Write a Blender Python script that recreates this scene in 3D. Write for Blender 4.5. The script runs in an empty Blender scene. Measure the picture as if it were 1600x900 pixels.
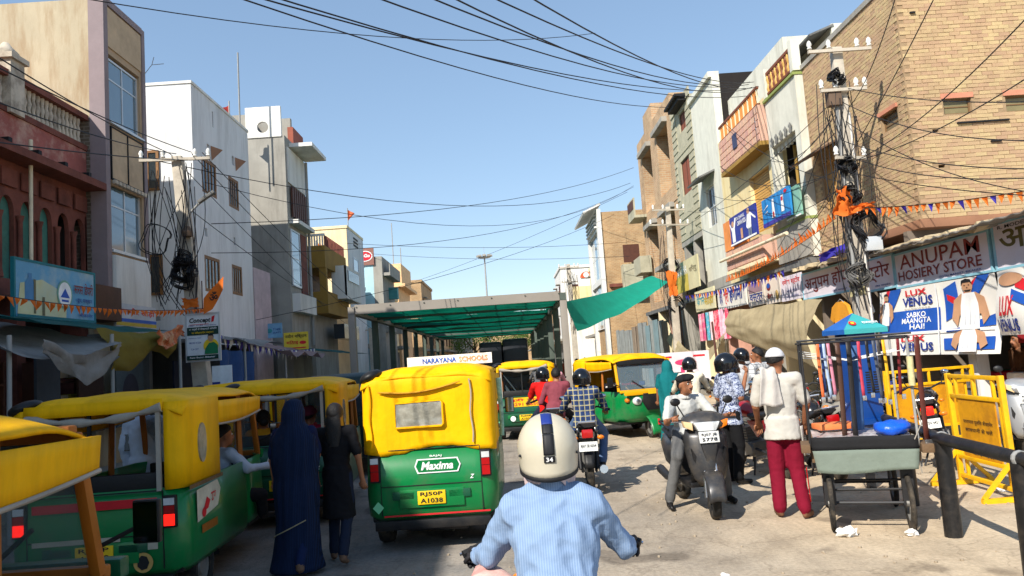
import bpy, bmesh, math, random
from mathutils import Vector, Matrix, noise
R = math.radians
random.seed(7)
scene = bpy.context.scene
col = scene.collection

# ---------------------------------------------------------------- camera, sky, sun, exposure
CAM_PITCH, CAM_ROLL, CAM_YAW = R(5.39), R(4.0), R(0.62)
cam_d = bpy.data.cameras.new('camera')
cam_d.sensor_width = 36.0
cam_d.lens = 36.0 * 1180.0 / 1600.0
cam_d.clip_end = 3000.0
cam_d.clip_start = 0.05
cam = bpy.data.objects.new('camera', cam_d)
col.objects.link(cam)
_f = Vector((math.sin(CAM_YAW) * math.cos(CAM_PITCH), math.cos(CAM_YAW) * math.cos(CAM_PITCH), math.sin(CAM_PITCH)))
_r = Vector((math.cos(CAM_YAW), -math.sin(CAM_YAW), 0))
_u = _r.cross(_f)
_u2 = _u * math.cos(CAM_ROLL) + _r * math.sin(CAM_ROLL)
_r2 = _r * math.cos(CAM_ROLL) - _u * math.sin(CAM_ROLL)
_m = Matrix(((_r2.x, _u2.x, -_f.x), (_r2.y, _u2.y, -_f.y), (_r2.z, _u2.z, -_f.z))).to_4x4()
_m.translation = (0, 0, 1.85)
cam.matrix_world = _m
scene.camera = cam

SUN_EL = R(40.0)
SUN_H = Vector((0.6, 0.8, 0)).normalized()          # horizontal heading of the light
world = bpy.data.worlds.new('World')
scene.world = world
world.use_nodes = True
_n = world.node_tree.nodes
_sky = _n.new('ShaderNodeTexSky')
_sky.sky_type = 'NISHITA'
_sky.sun_disc = False
_sky.sun_elevation = SUN_EL
_sky.sun_rotation = math.atan2(-SUN_H.x, -SUN_H.y)
_sky.altitude = 0
_sky.air_density = 1.0
_sky.dust_density = 0.0
_sky.ozone_density = 4.5
_bg = _n['Background']
_bg.inputs[1].default_value = 0.15
_gm = _n.new('ShaderNodeGamma')                     # flattens the zenith to horizon contrast as thin haze does
_gm.inputs[1].default_value = 0.6
world.node_tree.links.new(_sky.outputs[0], _gm.inputs[0])
_hs = _n.new('ShaderNodeHueSaturation')
_hs.inputs['Saturation'].default_value = 1.12
world.node_tree.links.new(_gm.outputs[0], _hs.inputs['Color'])
world.node_tree.links.new(_hs.outputs[0], _bg.inputs[0])
sun_d = bpy.data.lights.new('sun', 'SUN')
sun_d.energy = 3.1
sun_d.angle = R(0.5)
sun_d.color = (1.0, 0.94, 0.84)
sun = bpy.data.objects.new('sun', sun_d)
col.objects.link(sun)
sun.rotation_euler = Vector((SUN_H.x * math.cos(SUN_EL), SUN_H.y * math.cos(SUN_EL), -math.sin(SUN_EL))).to_track_quat('-Z', 'Y').to_euler()
scene.view_settings.view_transform = 'Standard'
scene.view_settings.look = 'None'
scene.view_settings.exposure = 1.16
scene.view_settings.gamma = 1.0
scene.cycles.max_bounces = 6
scene.cycles.diffuse_bounces = 3
scene.cycles.transparent_max_bounces = 8

# ---------------------------------------------------------------- materials
def lin(c):
    return tuple(((x / 255.0) / 12.92 if x <= 10 else (((x / 255.0) + 0.055) / 1.055) ** 2.4) for x in c[:3])
MATS = {}
def M(name, rgb=None, rough=0.8, var=0.18, scale=3.0, bump=0.15, bscale=40.0, metal=0.0, island=0.0, trans=0.0,
      dirt=None, dirt_amt=0.5, dirt_scale=1.5, alpha=None, coat=0.0, spec=0.4, emit=0.0, streak=False):
    if name in MATS:
        return MATS[name]
    m = bpy.data.materials.new(name)
    MATS[name] = m
    m.use_nodes = True
    nt = m.node_tree; N = nt.nodes; L = nt.links
    b = N['Principled BSDF']
    c = lin(rgb)
    tc = N.new('ShaderNodeTexCoord')
    n1 = N.new('ShaderNodeTexNoise'); n1.inputs['Scale'].default_value = scale; n1.inputs['Detail'].default_value = 6
    n1.inputs['Roughness'].default_value = 0.65
    L.new(tc.outputs['Object'], n1.inputs['Vector'])
    ramp = N.new('ShaderNodeValToRGB')
    ramp.color_ramp.elements[0].position = 0.28; ramp.color_ramp.elements[1].position = 0.72
    lo = tuple(max(0, x * (1 - var)) for x in c); hi = tuple(min(1, x * (1 + var)) for x in c)
    ramp.color_ramp.elements[0].color = (*lo, 1); ramp.color_ramp.elements[1].color = (*hi, 1)
    L.new(n1.outputs['Fac'], ramp.inputs['Fac'])
    out = ramp.outputs['Color']
    if island > 0:
        g = N.new('ShaderNodeNewGeometry'); oi = N.new('ShaderNodeObjectInfo')
        ad = N.new('ShaderNodeMath'); ad.operation = 'ADD'
        L.new(g.outputs['Random Per Island'], ad.inputs[0]); L.new(oi.outputs['Random'], ad.inputs[1])
        fr = N.new('ShaderNodeMath'); fr.operation = 'FRACT'; L.new(ad.outputs[0], fr.inputs[0])
        mr = N.new('ShaderNodeMapRange'); mr.inputs['To Min'].default_value = 1 - island; mr.inputs['To Max'].default_value = 1 + island
        L.new(fr.outputs[0], mr.inputs['Value'])
        hs = N.new('ShaderNodeHueSaturation'); L.new(out, hs.inputs['Color']); L.new(mr.outputs[0], hs.inputs['Value'])
        m2 = N.new('ShaderNodeMath'); m2.operation = 'MULTIPLY_ADD'; m2.inputs[1].default_value = 0.03; m2.inputs[2].default_value = 0.485
        L.new(fr.outputs[0], m2.inputs[0]); L.new(m2.outputs[0], hs.inputs['Hue'])
        out = hs.outputs['Color']
    if dirt is not None:
        n2 = N.new('ShaderNodeTexNoise'); n2.inputs['Scale'].default_value = dirt_scale; n2.inputs['Detail'].default_value = 9
        n2.inputs['Roughness'].default_value = 0.7
        if streak:
            mp = N.new('ShaderNodeMapping'); mp.inputs['Scale'].default_value = (2.2, 2.2, 0.35)
            L.new(tc.outputs['Object'], mp.inputs['Vector']); L.new(mp.outputs[0], n2.inputs['Vector'])
        else:
            L.new(tc.outputs['Object'], n2.inputs['Vector'])
        r2 = N.new('ShaderNodeValToRGB'); r2.color_ramp.elements[0].position = 0.47; r2.color_ramp.elements[1].position = 0.68
        r2.color_ramp.elements[1].color = (dirt_amt,) * 3 + (1,)
        L.new(n2.outputs['Fac'], r2.inputs['Fac'])
        mx = N.new('ShaderNodeMixRGB'); L.new(r2.outputs['Color'], mx.inputs[0]); L.new(out, mx.inputs[1])
        mx.inputs[2].default_value = (*lin(dirt), 1)
        out = mx.outputs[0]
    L.new(out, b.inputs['Base Color'])
    b.inputs['Roughness'].default_value = rough
    b.inputs['Metallic'].default_value = metal
    b.inputs['Specular IOR Level'].default_value = spec
    if coat: b.inputs['Coat Weight'].default_value = coat
    if bump > 0:
        nb = N.new('ShaderNodeTexNoise'); nb.inputs['Scale'].default_value = bscale; nb.inputs['Detail'].default_value = 5
        L.new(tc.outputs['Object'], nb.inputs['Vector'])
        bp = N.new('ShaderNodeBump'); bp.inputs['Strength'].default_value = bump; bp.inputs['Distance'].default_value = 0.02
        L.new(nb.outputs['Fac'], bp.inputs['Height']); L.new(bp.outputs[0], b.inputs['Normal'])
    if emit > 0:
        b.inputs['Emission Color'].default_value = (*c, 1); b.inputs['Emission Strength'].default_value = emit
    if trans > 0:
        tr = N.new('ShaderNodeBsdfTranslucent'); L.new(out, tr.inputs['Color'])
        ms = N.new('ShaderNodeMixShader'); ms.inputs[0].default_value = trans
        L.new(b.outputs[0], ms.inputs[1]); L.new(tr.outputs[0], ms.inputs[2])
        L.new(ms.outputs[0], N['Material Output'].inputs['Surface'])
    if alpha is not None:
        b.inputs['Alpha'].default_value = alpha
    return m

def glass_mat(name, tint=(170, 190, 195), op=0.35, rough=0.06):
    if name in MATS: return MATS[name]
    m = bpy.data.materials.new(name); MATS[name] = m; m.use_nodes = True
    nt = m.node_tree; N = nt.nodes; L = nt.links
    gl = N['Principled BSDF']; gl.inputs['Base Color'].default_value = (*lin(tint), 1); gl.inputs['Roughness'].default_value = rough
    gl.inputs['Specular IOR Level'].default_value = 0.7
    tr = N.new('ShaderNodeBsdfTransparent')
    ms = N.new('ShaderNodeMixShader'); ms.inputs[0].default_value = op
    L.new(tr.outputs[0], ms.inputs[1]); L.new(gl.outputs[0], ms.inputs[2]); L.new(ms.outputs[0], N['Material Output'].inputs['Surface'])
    return m

def brick_mat(name, c1, c2, mortar, scale=1.0, axis='R'):
    if name in MATS: return MATS[name]
    m = M(name, c1, rough=0.9, bump=0.0)
    nt = m.node_tree; N = nt.nodes; L = nt.links; b = N['Principled BSDF']
    tc = N.new('ShaderNodeTexCoord'); sp = N.new('ShaderNodeSeparateXYZ'); cb = N.new('ShaderNodeCombineXYZ')
    L.new(tc.outputs['Object'], sp.inputs[0]); ad = N.new('ShaderNodeMath'); ad.operation = 'ADD'
    L.new(sp.outputs['X'], ad.inputs[0]); L.new(sp.outputs['Y'], ad.inputs[1])
    L.new(ad.outputs[0], cb.inputs['X']); L.new(sp.outputs['Z'], cb.inputs['Y'])
    bt = N.new('ShaderNodeTexBrick'); bt.inputs['Scale'].default_value = 1.0
    bt.inputs['Brick Width'].default_value = 0.23 * scale; bt.inputs['Row Height'].default_value = 0.085 * scale
    bt.inputs['Mortar Size'].default_value = 0.012 * scale; bt.inputs['Mortar Smooth'].default_value = 0.2
    bt.inputs['Color1'].default_value = (*lin(c1), 1); bt.inputs['Color2'].default_value = (*lin(c2), 1); bt.inputs['Mortar'].default_value = (*lin(mortar), 1)
    L.new(cb.outputs[0], bt.inputs['Vector'])
    nz = N.new('ShaderNodeTexNoise'); nz.inputs['Scale'].default_value = 1.3; nz.inputs['Detail'].default_value = 8
    L.new(tc.outputs['Object'], nz.inputs['Vector'])
    mx = N.new('ShaderNodeMixRGB'); mx.blend_type = 'MULTIPLY'; mx.inputs[0].default_value = 0.55
    rp = N.new('ShaderNodeValToRGB'); rp.color_ramp.elements[0].color = (0.45, 0.45, 0.45, 1); rp.color_ramp.elements[0].position = 0.3
    rp.color_ramp.elements[1].position = 0.65
    L.new(nz.outputs['Fac'], rp.inputs['Fac']); L.new(bt.outputs['Color'], mx.inputs[1]); L.new(rp.outputs['Color'], mx.inputs[2])
    L.new(mx.outputs[0], b.inputs['Base Color'])
    bp = N.new('ShaderNodeBump'); bp.inputs['Strength'].default_value = 0.6; bp.inputs['Distance'].default_value = 0.015; bp.invert = True
    L.new(bt.outputs['Fac'], bp.inputs['Height']); L.new(bp.outputs[0], b.inputs['Normal'])
    return m

# ---------------------------------------------------------------- mesh builder
def ident(p): return p
class MB:
    def __init__(s, T=None):
        s.v = []; s.f = []; s.mi = []; s.T = T
    def add(s, vs, fs, m=0):
        o = len(s.v)
        if s.T: vs = [s.T(*p) for p in vs]
        s.v.extend([tuple(p) for p in vs])
        s.f.extend([tuple(i + o for i in f) for f in fs]); s.mi.extend([m] * len(fs))
        return s
    def bx(s, x0, x1, y0, y1, z0, z1, m=0):
        return s.add([(x0, y0, z0), (x1, y0, z0), (x1, y1, z0), (x0, y1, z0), (x0, y0, z1), (x1, y0, z1), (x1, y1, z1), (x0, y1, z1)],
                     [(0, 3, 2, 1), (4, 5, 6, 7), (0, 1, 5, 4), (1, 2, 6, 5), (2, 3, 7, 6), (3, 0, 4, 7)], m)
    def box(s, c, sz, rot=None, m=0):
        h = Vector(sz) * 0.5
        vs = [Vector((a * h.x, b * h.y, d * h.z)) for d in (-1, 1) for (a, b) in ((-1, -1), (1, -1), (1, 1), (-1, 1))]
        if rot is not None: vs = [rot @ p for p in vs]
        c = Vector(c)
        return s.add([tuple(p + c) for p in vs], [(0, 3, 2, 1), (4, 5, 6, 7), (0, 1, 5, 4), (1, 2, 6, 5), (2, 3, 7, 6), (3, 0, 4, 7)], m)
    def bar(s, a, b, w, h=None, m=0):
        a = Vector(a); b = Vector(b); d = b - a; L = d.length
        if L < 1e-6: return s
        q = d.to_track_quat('Y', 'Z').to_matrix()
        return s.box((a + b) / 2, (w, L, h or w), q, m)
    def rings(s, rings, caps=True, m=0, close=True):
        n = len(rings[0]); vs = [p for r in rings for p in r]; fs = []
        for i in range(len(rings) - 1):
            for j in range(n if close else n - 1):
                k = (j + 1) % n
                fs.append((i * n + j, i * n + k, (i + 1) * n + k, (i + 1) * n + j))
        if caps and close:
            fs.append(tuple(range(n - 1, -1, -1))); fs.append(tuple((len(rings) - 1) * n + j for j in range(n)))
        return s.add(vs, fs, m)
    def tube(s, pts, r, n=8, m=0, caps=True):
        pts = [Vector(p) for p in pts]; rs = r if isinstance(r, (list, tuple)) else [r] * len(pts)
        rings = []; up = None
        for i, p in enumerate(pts):
            d = (pts[min(i + 1, len(pts) - 1)] - pts[max(i - 1, 0)])
            if d.length < 1e-7: d = Vector((0, 0, 1))
            d.normalize()
            if up is None:
                up = Vector((0, 0, 1)) if abs(d.z) < 0.9 else Vector((1, 0, 0))
            x = d.cross(up)
            if x.length < 1e-5: x = d.orthogonal()
            x.normalize(); up = x.cross(d).normalized()
            rings.append([p + (x * math.cos(2 * math.pi * k / n) + up * math.sin(2 * math.pi * k / n)) * rs[i] for k in range(n)])
        return s.rings(rings, caps, m)
    def lathe(s, prof, n=16, c=(0, 0, 0), axis='Z', m=0, caps=True, sc=(1, 1)):
        rings = []
        for (r, z) in prof:
            ring = []
            for k in range(n):
                a = 2 * math.pi * k / n; x = r * math.cos(a) * sc[0]; y = r * math.sin(a) * sc[1]
                p = (x, y, z) if axis == 'Z' else ((z, x, y) if axis == 'X' else (x, z, y))
                ring.append((p[0] + c[0], p[1] + c[1], p[2] + c[2]))
            rings.append(ring)
        return s.rings(rings, caps, m)
    def ball(s, c, r, nu=12, nv=8, m=0, rot=None):
        if not isinstance(r, (tuple, list)): r = (r, r, r)
        rings = []; c = Vector(c)
        for i in range(nv + 1):
            t = math.pi * i / nv; t = max(0.06, min(math.pi - 0.06, t)); ring = []
            for k in range(nu):
                a = 2 * math.pi * k / nu
                p = Vector((r[0] * math.sin(t) * math.cos(a), r[1] * math.sin(t) * math.sin(a), -r[2] * math.cos(t)))
                if rot is not None: p = rot @ p
                ring.append(p + c)
            rings.append(ring)
        return s.rings(rings, True, m)
    def cap(s, a, b, ra, rb, n=10, m=0, k=(1, 1), up=(0, 1, 0)):
        """tapered capsule with elliptical section k"""
        a = Vector(a); b = Vector(b); d = b - a; L = d.length
        if L < 1e-6: d = Vector((0, 0, 1)); 
        d.normalize(); u = Vector(up)
        x = d.cross(u)
        if x.length < 1e-4: x = d.orthogonal()
        x.normalize(); y = x.cross(d).normalized()
        st = []
        for i in range(4):
            t = math.pi / 2 * (i / 4 - 1); st.append((a + d * ra * math.sin(t), max(0.02 * ra, ra * math.cos(t))))
        for i in range(5):
            t = math.pi / 2 * (i / 4); st.append((b + d * rb * math.sin(t), max(0.02 * rb, rb * math.cos(t))))
        rings = [[p + (x * math.cos(2 * math.pi * j / n) * k[0] + y * math.sin(2 * math.pi * j / n) * k[1]) * r for j in range(n)] for p, r in st]
        return s.rings(rings, True, m)
    def grid(s, fn, nu, nv, m=0):
        vs = [fn(i / nu, j / nv) for j in range(nv + 1) for i in range(nu + 1)]
        fs = [(j * (nu + 1) + i, j * (nu + 1) + i + 1, (j + 1) * (nu + 1) + i + 1, (j + 1) * (nu + 1) + i) for j in range(nv) for i in range(nu)]
        return s.add(vs, fs, m)
    def prism(s, poly, d0, d1, plane='xz', m=0):
        """poly extruded along the third axis"""
        def p3(a, b, d): return (a, d, b) if plane == 'xz' else ((d, a, b) if plane == 'yz' else (a, b, d))
        n = len(poly)
        vs = [p3(a, b, d0) for a, b in poly] + [p3(a, b, d1) for a, b in poly]
        fs = [tuple(range(n)), tuple(range(2 * n - 1, n - 1, -1))] + [(i, i + n, (i + 1) % n + n, (i + 1) % n) for i in range(n)]
        return s.add(vs, fs, m)
    def mesh(s, name):
        me = bpy.data.meshes.new(name); me.from_pydata(s.v, [], s.f)
        if any(s.mi): me.polygons.foreach_set('material_index', s.mi)
        me.update(); return me
    def build(s, name, mats, parent=None, smooth=False, bevel=0.0, fix=False, solid=0.0, sub=0):
        me = s.mesh(name)
        if fix or bevel:
            bm = bmesh.new(); bm.from_mesh(me)
            bmesh.ops.recalc_face_normals(bm, faces=bm.faces)
            if bevel: 
                es = [e for e in bm.edges if len(e.link_faces) == 2 and e.calc_face_angle(0) > 0.6]
                bmesh.ops.bevel(bm, geom=es, offset=bevel, segments=2, profile=0.6, affect='EDGES', clamp_overlap=True)
            bm.to_mesh(me); bm.free()
        for mt in (mats if isinstance(mats, (list, tuple)) else [mats]): me.materials.append(mt)
        if smooth or bevel:
            me.polygons.foreach_set('use_smooth', [True] * len(me.polygons))
            me.set_sharp_from_angle(angle=R(42 if not smooth else 60))
        o = bpy.data.objects.new(name, me); col.objects.link(o)
        if parent is not None: o.parent = parent
        if solid:
            md = o.modifiers.new('thickness', 'SOLIDIFY'); md.thickness = solid; md.offset = 0
        if sub:
            md = o.modifiers.new('sub', 'SUBSURF'); md.levels = sub; md.render_levels = sub
        return o

def tag(o, label=None, cat=None, group=None, kind=None):
    if label: o['label'] = label
    if cat: o['category'] = cat
    if group: o['group'] = group
    if kind: o['kind'] = kind
    return o
def thing(name, label, cat, loc=(0, 0, 0), rz=0.0, group=None, rot=None):
    o = bpy.data.objects.new(name, None); col.objects.link(o)
    o.empty_display_size = 0.2
    o.location = loc; o.rotation_euler = rot if rot else (0, 0, rz)
    return tag(o, label, cat, group)
def struct(o): o['kind'] = 'structure'; return o
def copy_tree(o, parent=None):
    c = o.copy(); col.objects.link(c); c.parent = parent
    for ch in list(o.children): copy_tree(ch, c)
    return c

# ---------------------------------------------------------------- lettering
_tc = {}
def text2d(body, bold=0.0, italic=0.0):
    k = (body, bold, italic)
    if k in _tc: return _tc[k]
    cu = bpy.data.curves.new('t', 'FONT'); cu.body = body; cu.offset = bold; cu.shear = italic; cu.resolution_u = 2
    cu.align_x = 'CENTER'
    o = bpy.data.objects.new('t', cu)
    me = o.to_mesh()
    vs = [(v.co.x, v.co.y) for v in me.vertices]; fs = [tuple(p.vertices) for p in me.polygons]
    o.to_mesh_clear(); bpy.data.objects.remove(o); bpy.data.curves.remove(cu)
    xs = [v[0] for v in vs] or [0]; ys = [v[1] for v in vs] or [0]
    _tc[k] = (vs, fs, min(xs), max(xs), min(ys), max(ys)); return _tc[k]
def put_text(mb, body, u0, u1, v0, v1, fn, bold=0.01, italic=0.0, m=0, keep=False):
    """fit the lettering into the box u0..u1, v0..v1 of the mapped surface fn(u, v)"""
    vs, fs, a, b, c, d = text2d(body, bold, italic)
    if not fs: return
    sx = (u1 - u0) / (b - a); sy = (v1 - v0) / (d - c)
    if keep:
        s = min(abs(sx), sy); sx = math.copysign(s, sx); sy = s
    cu, cv = (u0 + u1) / 2, (v0 + v1) / 2
    mb.add([fn(cu + (x - (a + b) / 2) * sx, cv + (y - (c + d) / 2) * sy) for x, y in vs], fs, m)
def put_poly(mb, poly, fn, m=0):
    mb.add([fn(u, v) for u, v in poly], [tuple(range(len(poly)))], m)
def ell(cx, cy, rx, ry, n=20): return [(cx + rx * math.cos(2 * math.pi * i / n), cy + ry * math.sin(2 * math.pi * i / n)) for i in range(n)]
def rect(u0, u1, v0, v1): return [(u0, v0), (u1, v0), (u1, v1), (u0, v1)]

# facades: (along the wall, out of the wall, up) -> world
def FacR(X): return lambda u, d, z: (X - d, u, z)
def FacL(X): return lambda u, d, z: (X + d, u, z)
def FacF(Y): return lambda u, d, z: (u, Y - d, z)
def fbox(root, name, T, u0, u1, d0, d1, z0, z1, mat, bevel=0.0):
    return MB(T).bx(u0, u1, d0, d1, z0, z1).build(name, mat, root, bevel=bevel)
def fwall(root, T, u0, u1, z0, z1, holes, mat, thick=0.28, name='wall', d=0.0):
    mb = MB(T); zs = sorted({z0, z1} | {min(max(h[k], z0), z1) for h in holes for k in (2, 3)})
    for a, b in zip(zs, zs[1:]):
        zm = (a + b) / 2; cuts = sorted((h[0], h[1]) for h in holes if h[2] < zm < h[3]); u = u0
        for c, e in cuts:
            if c > u: mb.bx(u, c, d - thick, d, a, b)
            u = max(u, e)
        if u < u1: mb.bx(u, u1, d - thick, d, a, b)
    return mb.build(name, mat, root)
def fwin(root, T, u0, u1, z0, z1, nx, nz, fm, gm, rec=0.10, fw=0.06, name='window', zs=None):
    mb = MB(T); d0, d1 = -rec - 0.05, -rec
    mb.bx(u0, u0 + fw, d0, d1, z0, z1); mb.bx(u1 - fw, u1, d0, d1, z0, z1)
    mb.bx(u0 + fw, u1 - fw, d0, d1, z0, z0 + fw); mb.bx(u0 + fw, u1 - fw, d0, d1, z1 - fw, z1)
    us = [u0 + fw + (u1 - u0 - 2 * fw) * i / nx for i in range(nx + 1)]
    zz = zs or [z0 + fw + (z1 - z0 - 2 * fw) * i / nz for i in range(nz + 1)]
    b = fw * 0.35
    for x in us[1:-1]: mb.bx(x - b, x + b, d0 + 0.005, d1 - 0.005, z0 + fw, z1 - fw)
    for z in zz[1:-1]: mb.bx(u0 + fw, u1 - fw, d0 + 0.01, d1 - 0.01, z - b, z + b)
    w = mb.build(name, fm, root)
    for i in range(len(us) - 1):
        for j in range(len(zz) - 1):
            MB(T).bx(us[i] + 0.004, us[i + 1] - 0.004, d0 + 0.02, d0 + 0.028, zz[j] + 0.004, zz[j + 1] - 0.004).build('pane', gm, w)
    return w
def wire(pts_or_a, b=None, sag=0.4, r=0.011, mat=None, label=None, group='overhead cables strung across the street', name='overhead_cable', n=18):
    a = Vector(pts_or_a); b = Vector(b)
    pts = [a.lerp(b, i / n) - Vector((0, 0, sag * 4 * (i / n) * (1 - i / n))) for i in range(n + 1)]
    o = MB().tube(pts, r, 5).build(name, mat or M('cable_black', (24, 24, 28), 0.6, bump=0), smooth=True)
    return tag(o, label or 'thin black cable strung overhead between the two sides of the street', 'cable', group)
# ================================================================ SETTING: ground
def ground_mat():
    m = M('dusty_asphalt', (140, 135, 129), 0.93, var=0.2, scale=0.9, bump=0.35, bscale=70, spec=0.25)
    nt = m.node_tree; N = nt.nodes; L = nt.links; b = N['Principled BSDF']
    base = b.inputs['Base Color'].links[0].from_socket
    tc = N.new('ShaderNodeTexCoord'); sp = N.new('ShaderNodeSeparateXYZ'); L.new(tc.outputs['Object'], sp.inputs[0])
    nz = N.new('ShaderNodeTexNoise'); nz.inputs['Scale'].default_value = 0.45; nz.inputs['Detail'].default_value = 10; nz.inputs['Roughness'].default_value = 0.7
    L.new(tc.outputs['Object'], nz.inputs['Vector'])
    # dust drifts to the shop side of the road
    mr = N.new('ShaderNodeMapRange'); mr.inputs['From Min'].default_value = -1.0; mr.inputs['From Max'].default_value = 3.6
    L.new(sp.outputs['X'], mr.inputs['Value'])
    ad = N.new('ShaderNodeMath'); ad.operation = 'MULTIPLY_ADD'; ad.inputs[1].default_value = 1.3; ad.inputs[2].default_value = -0.62
    L.new(nz.outputs['Fac'], ad.inputs[0])
    a2 = N.new('ShaderNodeMath'); a2.operation = 'ADD'; a2.use_clamp = True
    L.new(ad.outputs[0], a2.inputs[0]); L.new(mr.outputs[0], a2.inputs[1])
    mx = N.new('ShaderNodeMixRGB'); L.new(a2.outputs[0], mx.inputs[0]); L.new(base, mx.inputs[1]); mx.inputs[2].default_value = (*lin((206, 186, 158)), 1)
    # fine speckle of grit and stains
    n3 = N.new('ShaderNodeTexNoise'); n3.inputs['Scale'].default_value = 26; n3.inputs['Detail'].default_value = 8
    L.new(tc.outputs['Object'], n3.inputs['Vector'])
    r3 = N.new('ShaderNodeValToRGB'); r3.color_ramp.elements[0].position = 0.35; r3.color_ramp.elements[0].color = (0.62, 0.62, 0.62, 1); r3.color_ramp.elements[1].position = 0.6
    L.new(n3.outputs['Fac'], r3.inputs['Fac'])
    n4 = N.new('ShaderNodeTexNoise'); n4.inputs['Scale'].default_value = 1.4; n4.inputs['Detail'].default_value = 7; n4.inputs['Distortion'].default_value = 0.8
    L.new(tc.outputs['Object'], n4.inputs['Vector'])
    r4 = N.new('ShaderNodeValToRGB'); r4.color_ramp.elements[0].position = 0.33; r4.color_ramp.elements[0].color = (0.6, 0.58, 0.56, 1); r4.color_ramp.elements[1].position = 0.55
    L.new(n4.outputs['Fac'], r4.inputs['Fac'])
    x1 = N.new('ShaderNodeMixRGB'); x1.blend_type = 'MULTIPLY'; x1.inputs[0].default_value = 0.5
    L.new(mx.outputs[0], x1.inputs[1]); L.new(r3.outputs['Color'], x1.inputs[2])
    x2 = N.new('ShaderNodeMixRGB'); x2.blend_type = 'MULTIPLY'; x2.inputs[0].default_value = 0.55
    L.new(x1.outputs[0], x2.inputs[1]); L.new(r4.outputs['Color'], x2.inputs[2])
    # cracks, darker repair patches and oil spots
    vo = N.new('ShaderNodeTexVoronoi'); vo.feature = 'DISTANCE_TO_EDGE'; vo.inputs['Scale'].default_value = 0.9
    wn = N.new('ShaderNodeTexNoise'); wn.inputs['Scale'].default_value = 2.5; wn.inputs['Detail'].default_value = 6; L.new(tc.outputs['Object'], wn.inputs['Vector'])
    av = N.new('ShaderNodeMixRGB'); av.blend_type = 'ADD'; av.inputs[0].default_value = 0.55; L.new(tc.outputs['Object'], av.inputs[1]); L.new(wn.outputs['Color'], av.inputs[2]); L.new(av.outputs[0], vo.inputs['Vector'])
    cr = N.new('ShaderNodeValToRGB'); cr.color_ramp.elements[0].position = 0.0; cr.color_ramp.elements[0].color = (0.45, 0.43, 0.42, 1); cr.color_ramp.elements[1].position = 0.012
    L.new(vo.outputs['Distance'], cr.inputs['Fac'])
    n5 = N.new('ShaderNodeTexNoise'); n5.inputs['Scale'].default_value = 0.8; n5.inputs['Detail'].default_value = 3; L.new(tc.outputs['Object'], n5.inputs['Vector'])
    r5 = N.new('ShaderNodeValToRGB'); r5.color_ramp.elements[0].position = 0.60; r5.color_ramp.elements[0].color = (1, 1, 1, 1); r5.color_ramp.elements[1].position = 0.64; r5.color_ramp.elements[1].color = (0.62, 0.61, 0.61, 1)
    L.new(n5.outputs['Fac'], r5.inputs['Fac'])
    n6 = N.new('ShaderNodeTexNoise'); n6.inputs['Scale'].default_value = 3.4; n6.inputs['Detail'].default_value = 2; L.new(tc.outputs['Object'], n6.inputs['Vector'])
    r6 = N.new('ShaderNodeValToRGB'); r6.color_ramp.elements[0].position = 0.70; r6.color_ramp.elements[0].color = (1, 1, 1, 1); r6.color_ramp.elements[1].position = 0.75; r6.color_ramp.elements[1].color = (0.55, 0.54, 0.54, 1)
    L.new(n6.outputs['Fac'], r6.inputs['Fac'])
    cur = x2.outputs[0]
    mp = N.new('ShaderNodeMapping'); mp.inputs['Scale'].default_value = (1.6, 0.07, 1); L.new(tc.outputs['Object'], mp.inputs['Vector'])
    n7 = N.new('ShaderNodeTexNoise'); n7.inputs['Scale'].default_value = 1.0; n7.inputs['Detail'].default_value = 8; n7.inputs['Roughness'].default_value = .7; L.new(mp.outputs[0], n7.inputs['Vector'])
    r7 = N.new('ShaderNodeValToRGB'); r7.color_ramp.elements[0].position = 0.36; r7.color_ramp.elements[0].color = (0.72, 0.72, 0.73, 1); r7.color_ramp.elements[1].position = 0.56
    L.new(n7.outputs['Fac'], r7.inputs['Fac'])
    for rr, k in ((r7, .75), (cr, .4), (r5, 1.0), (r6, 1.0)):
        xx = N.new('ShaderNodeMixRGB'); xx.blend_type = 'MULTIPLY'; xx.inputs[0].default_value = k; L.new(cur, xx.inputs[1]); L.new(rr.outputs['Color'], xx.inputs[2]); cur = xx.outputs[0]
    L.new(cur, b.inputs['Base Color'])
    return m
def gz(x, y): return 0.012 * noise.noise(Vector((x * 0.5, y * 0.5, 3)))
g = MB()
g.grid(lambda u, v: (-14 + 28 * u, -12 + 60 * v, 0.012 * noise.noise(Vector(((-14 + 28 * u) * 0.5, (-12 + 60 * v) * 0.5, 3)))), 60, 110)
for (a, b2, c, d) in ((-900, 900, -900, -12), (-900, 900, 48, 1600), (-900, -14, -12, 48), (14, 900, -12, 48)):
    g.add([(a, c, 0), (b2, c, 0), (b2, d, 0), (a, d, 0)], [(0, 1, 2, 3)])
struct(g.build('road', ground_mat(), smooth=True))
# gravel scattered on the dusty shoulder
gr = MB(); rg = random.Random(3)
for i in range(900):
    x = rg.gauss(3.4, 2.2) if rg.random() < 0.6 else rg.uniform(-1, 8); y = rg.uniform(4, 26); s = rg.uniform(0.006, 0.02)
    gr.ball((x, y, gz(x, y) + s * 0.4), (s, s * rg.uniform(.6, 1.3), s * .7), 5, 3)
tag(gr.build('gravel', M('grit', (160, 145, 125), 0.95, bump=0)), 'loose grit scattered over the dusty road shoulder', 'gravel', kind='stuff')

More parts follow.
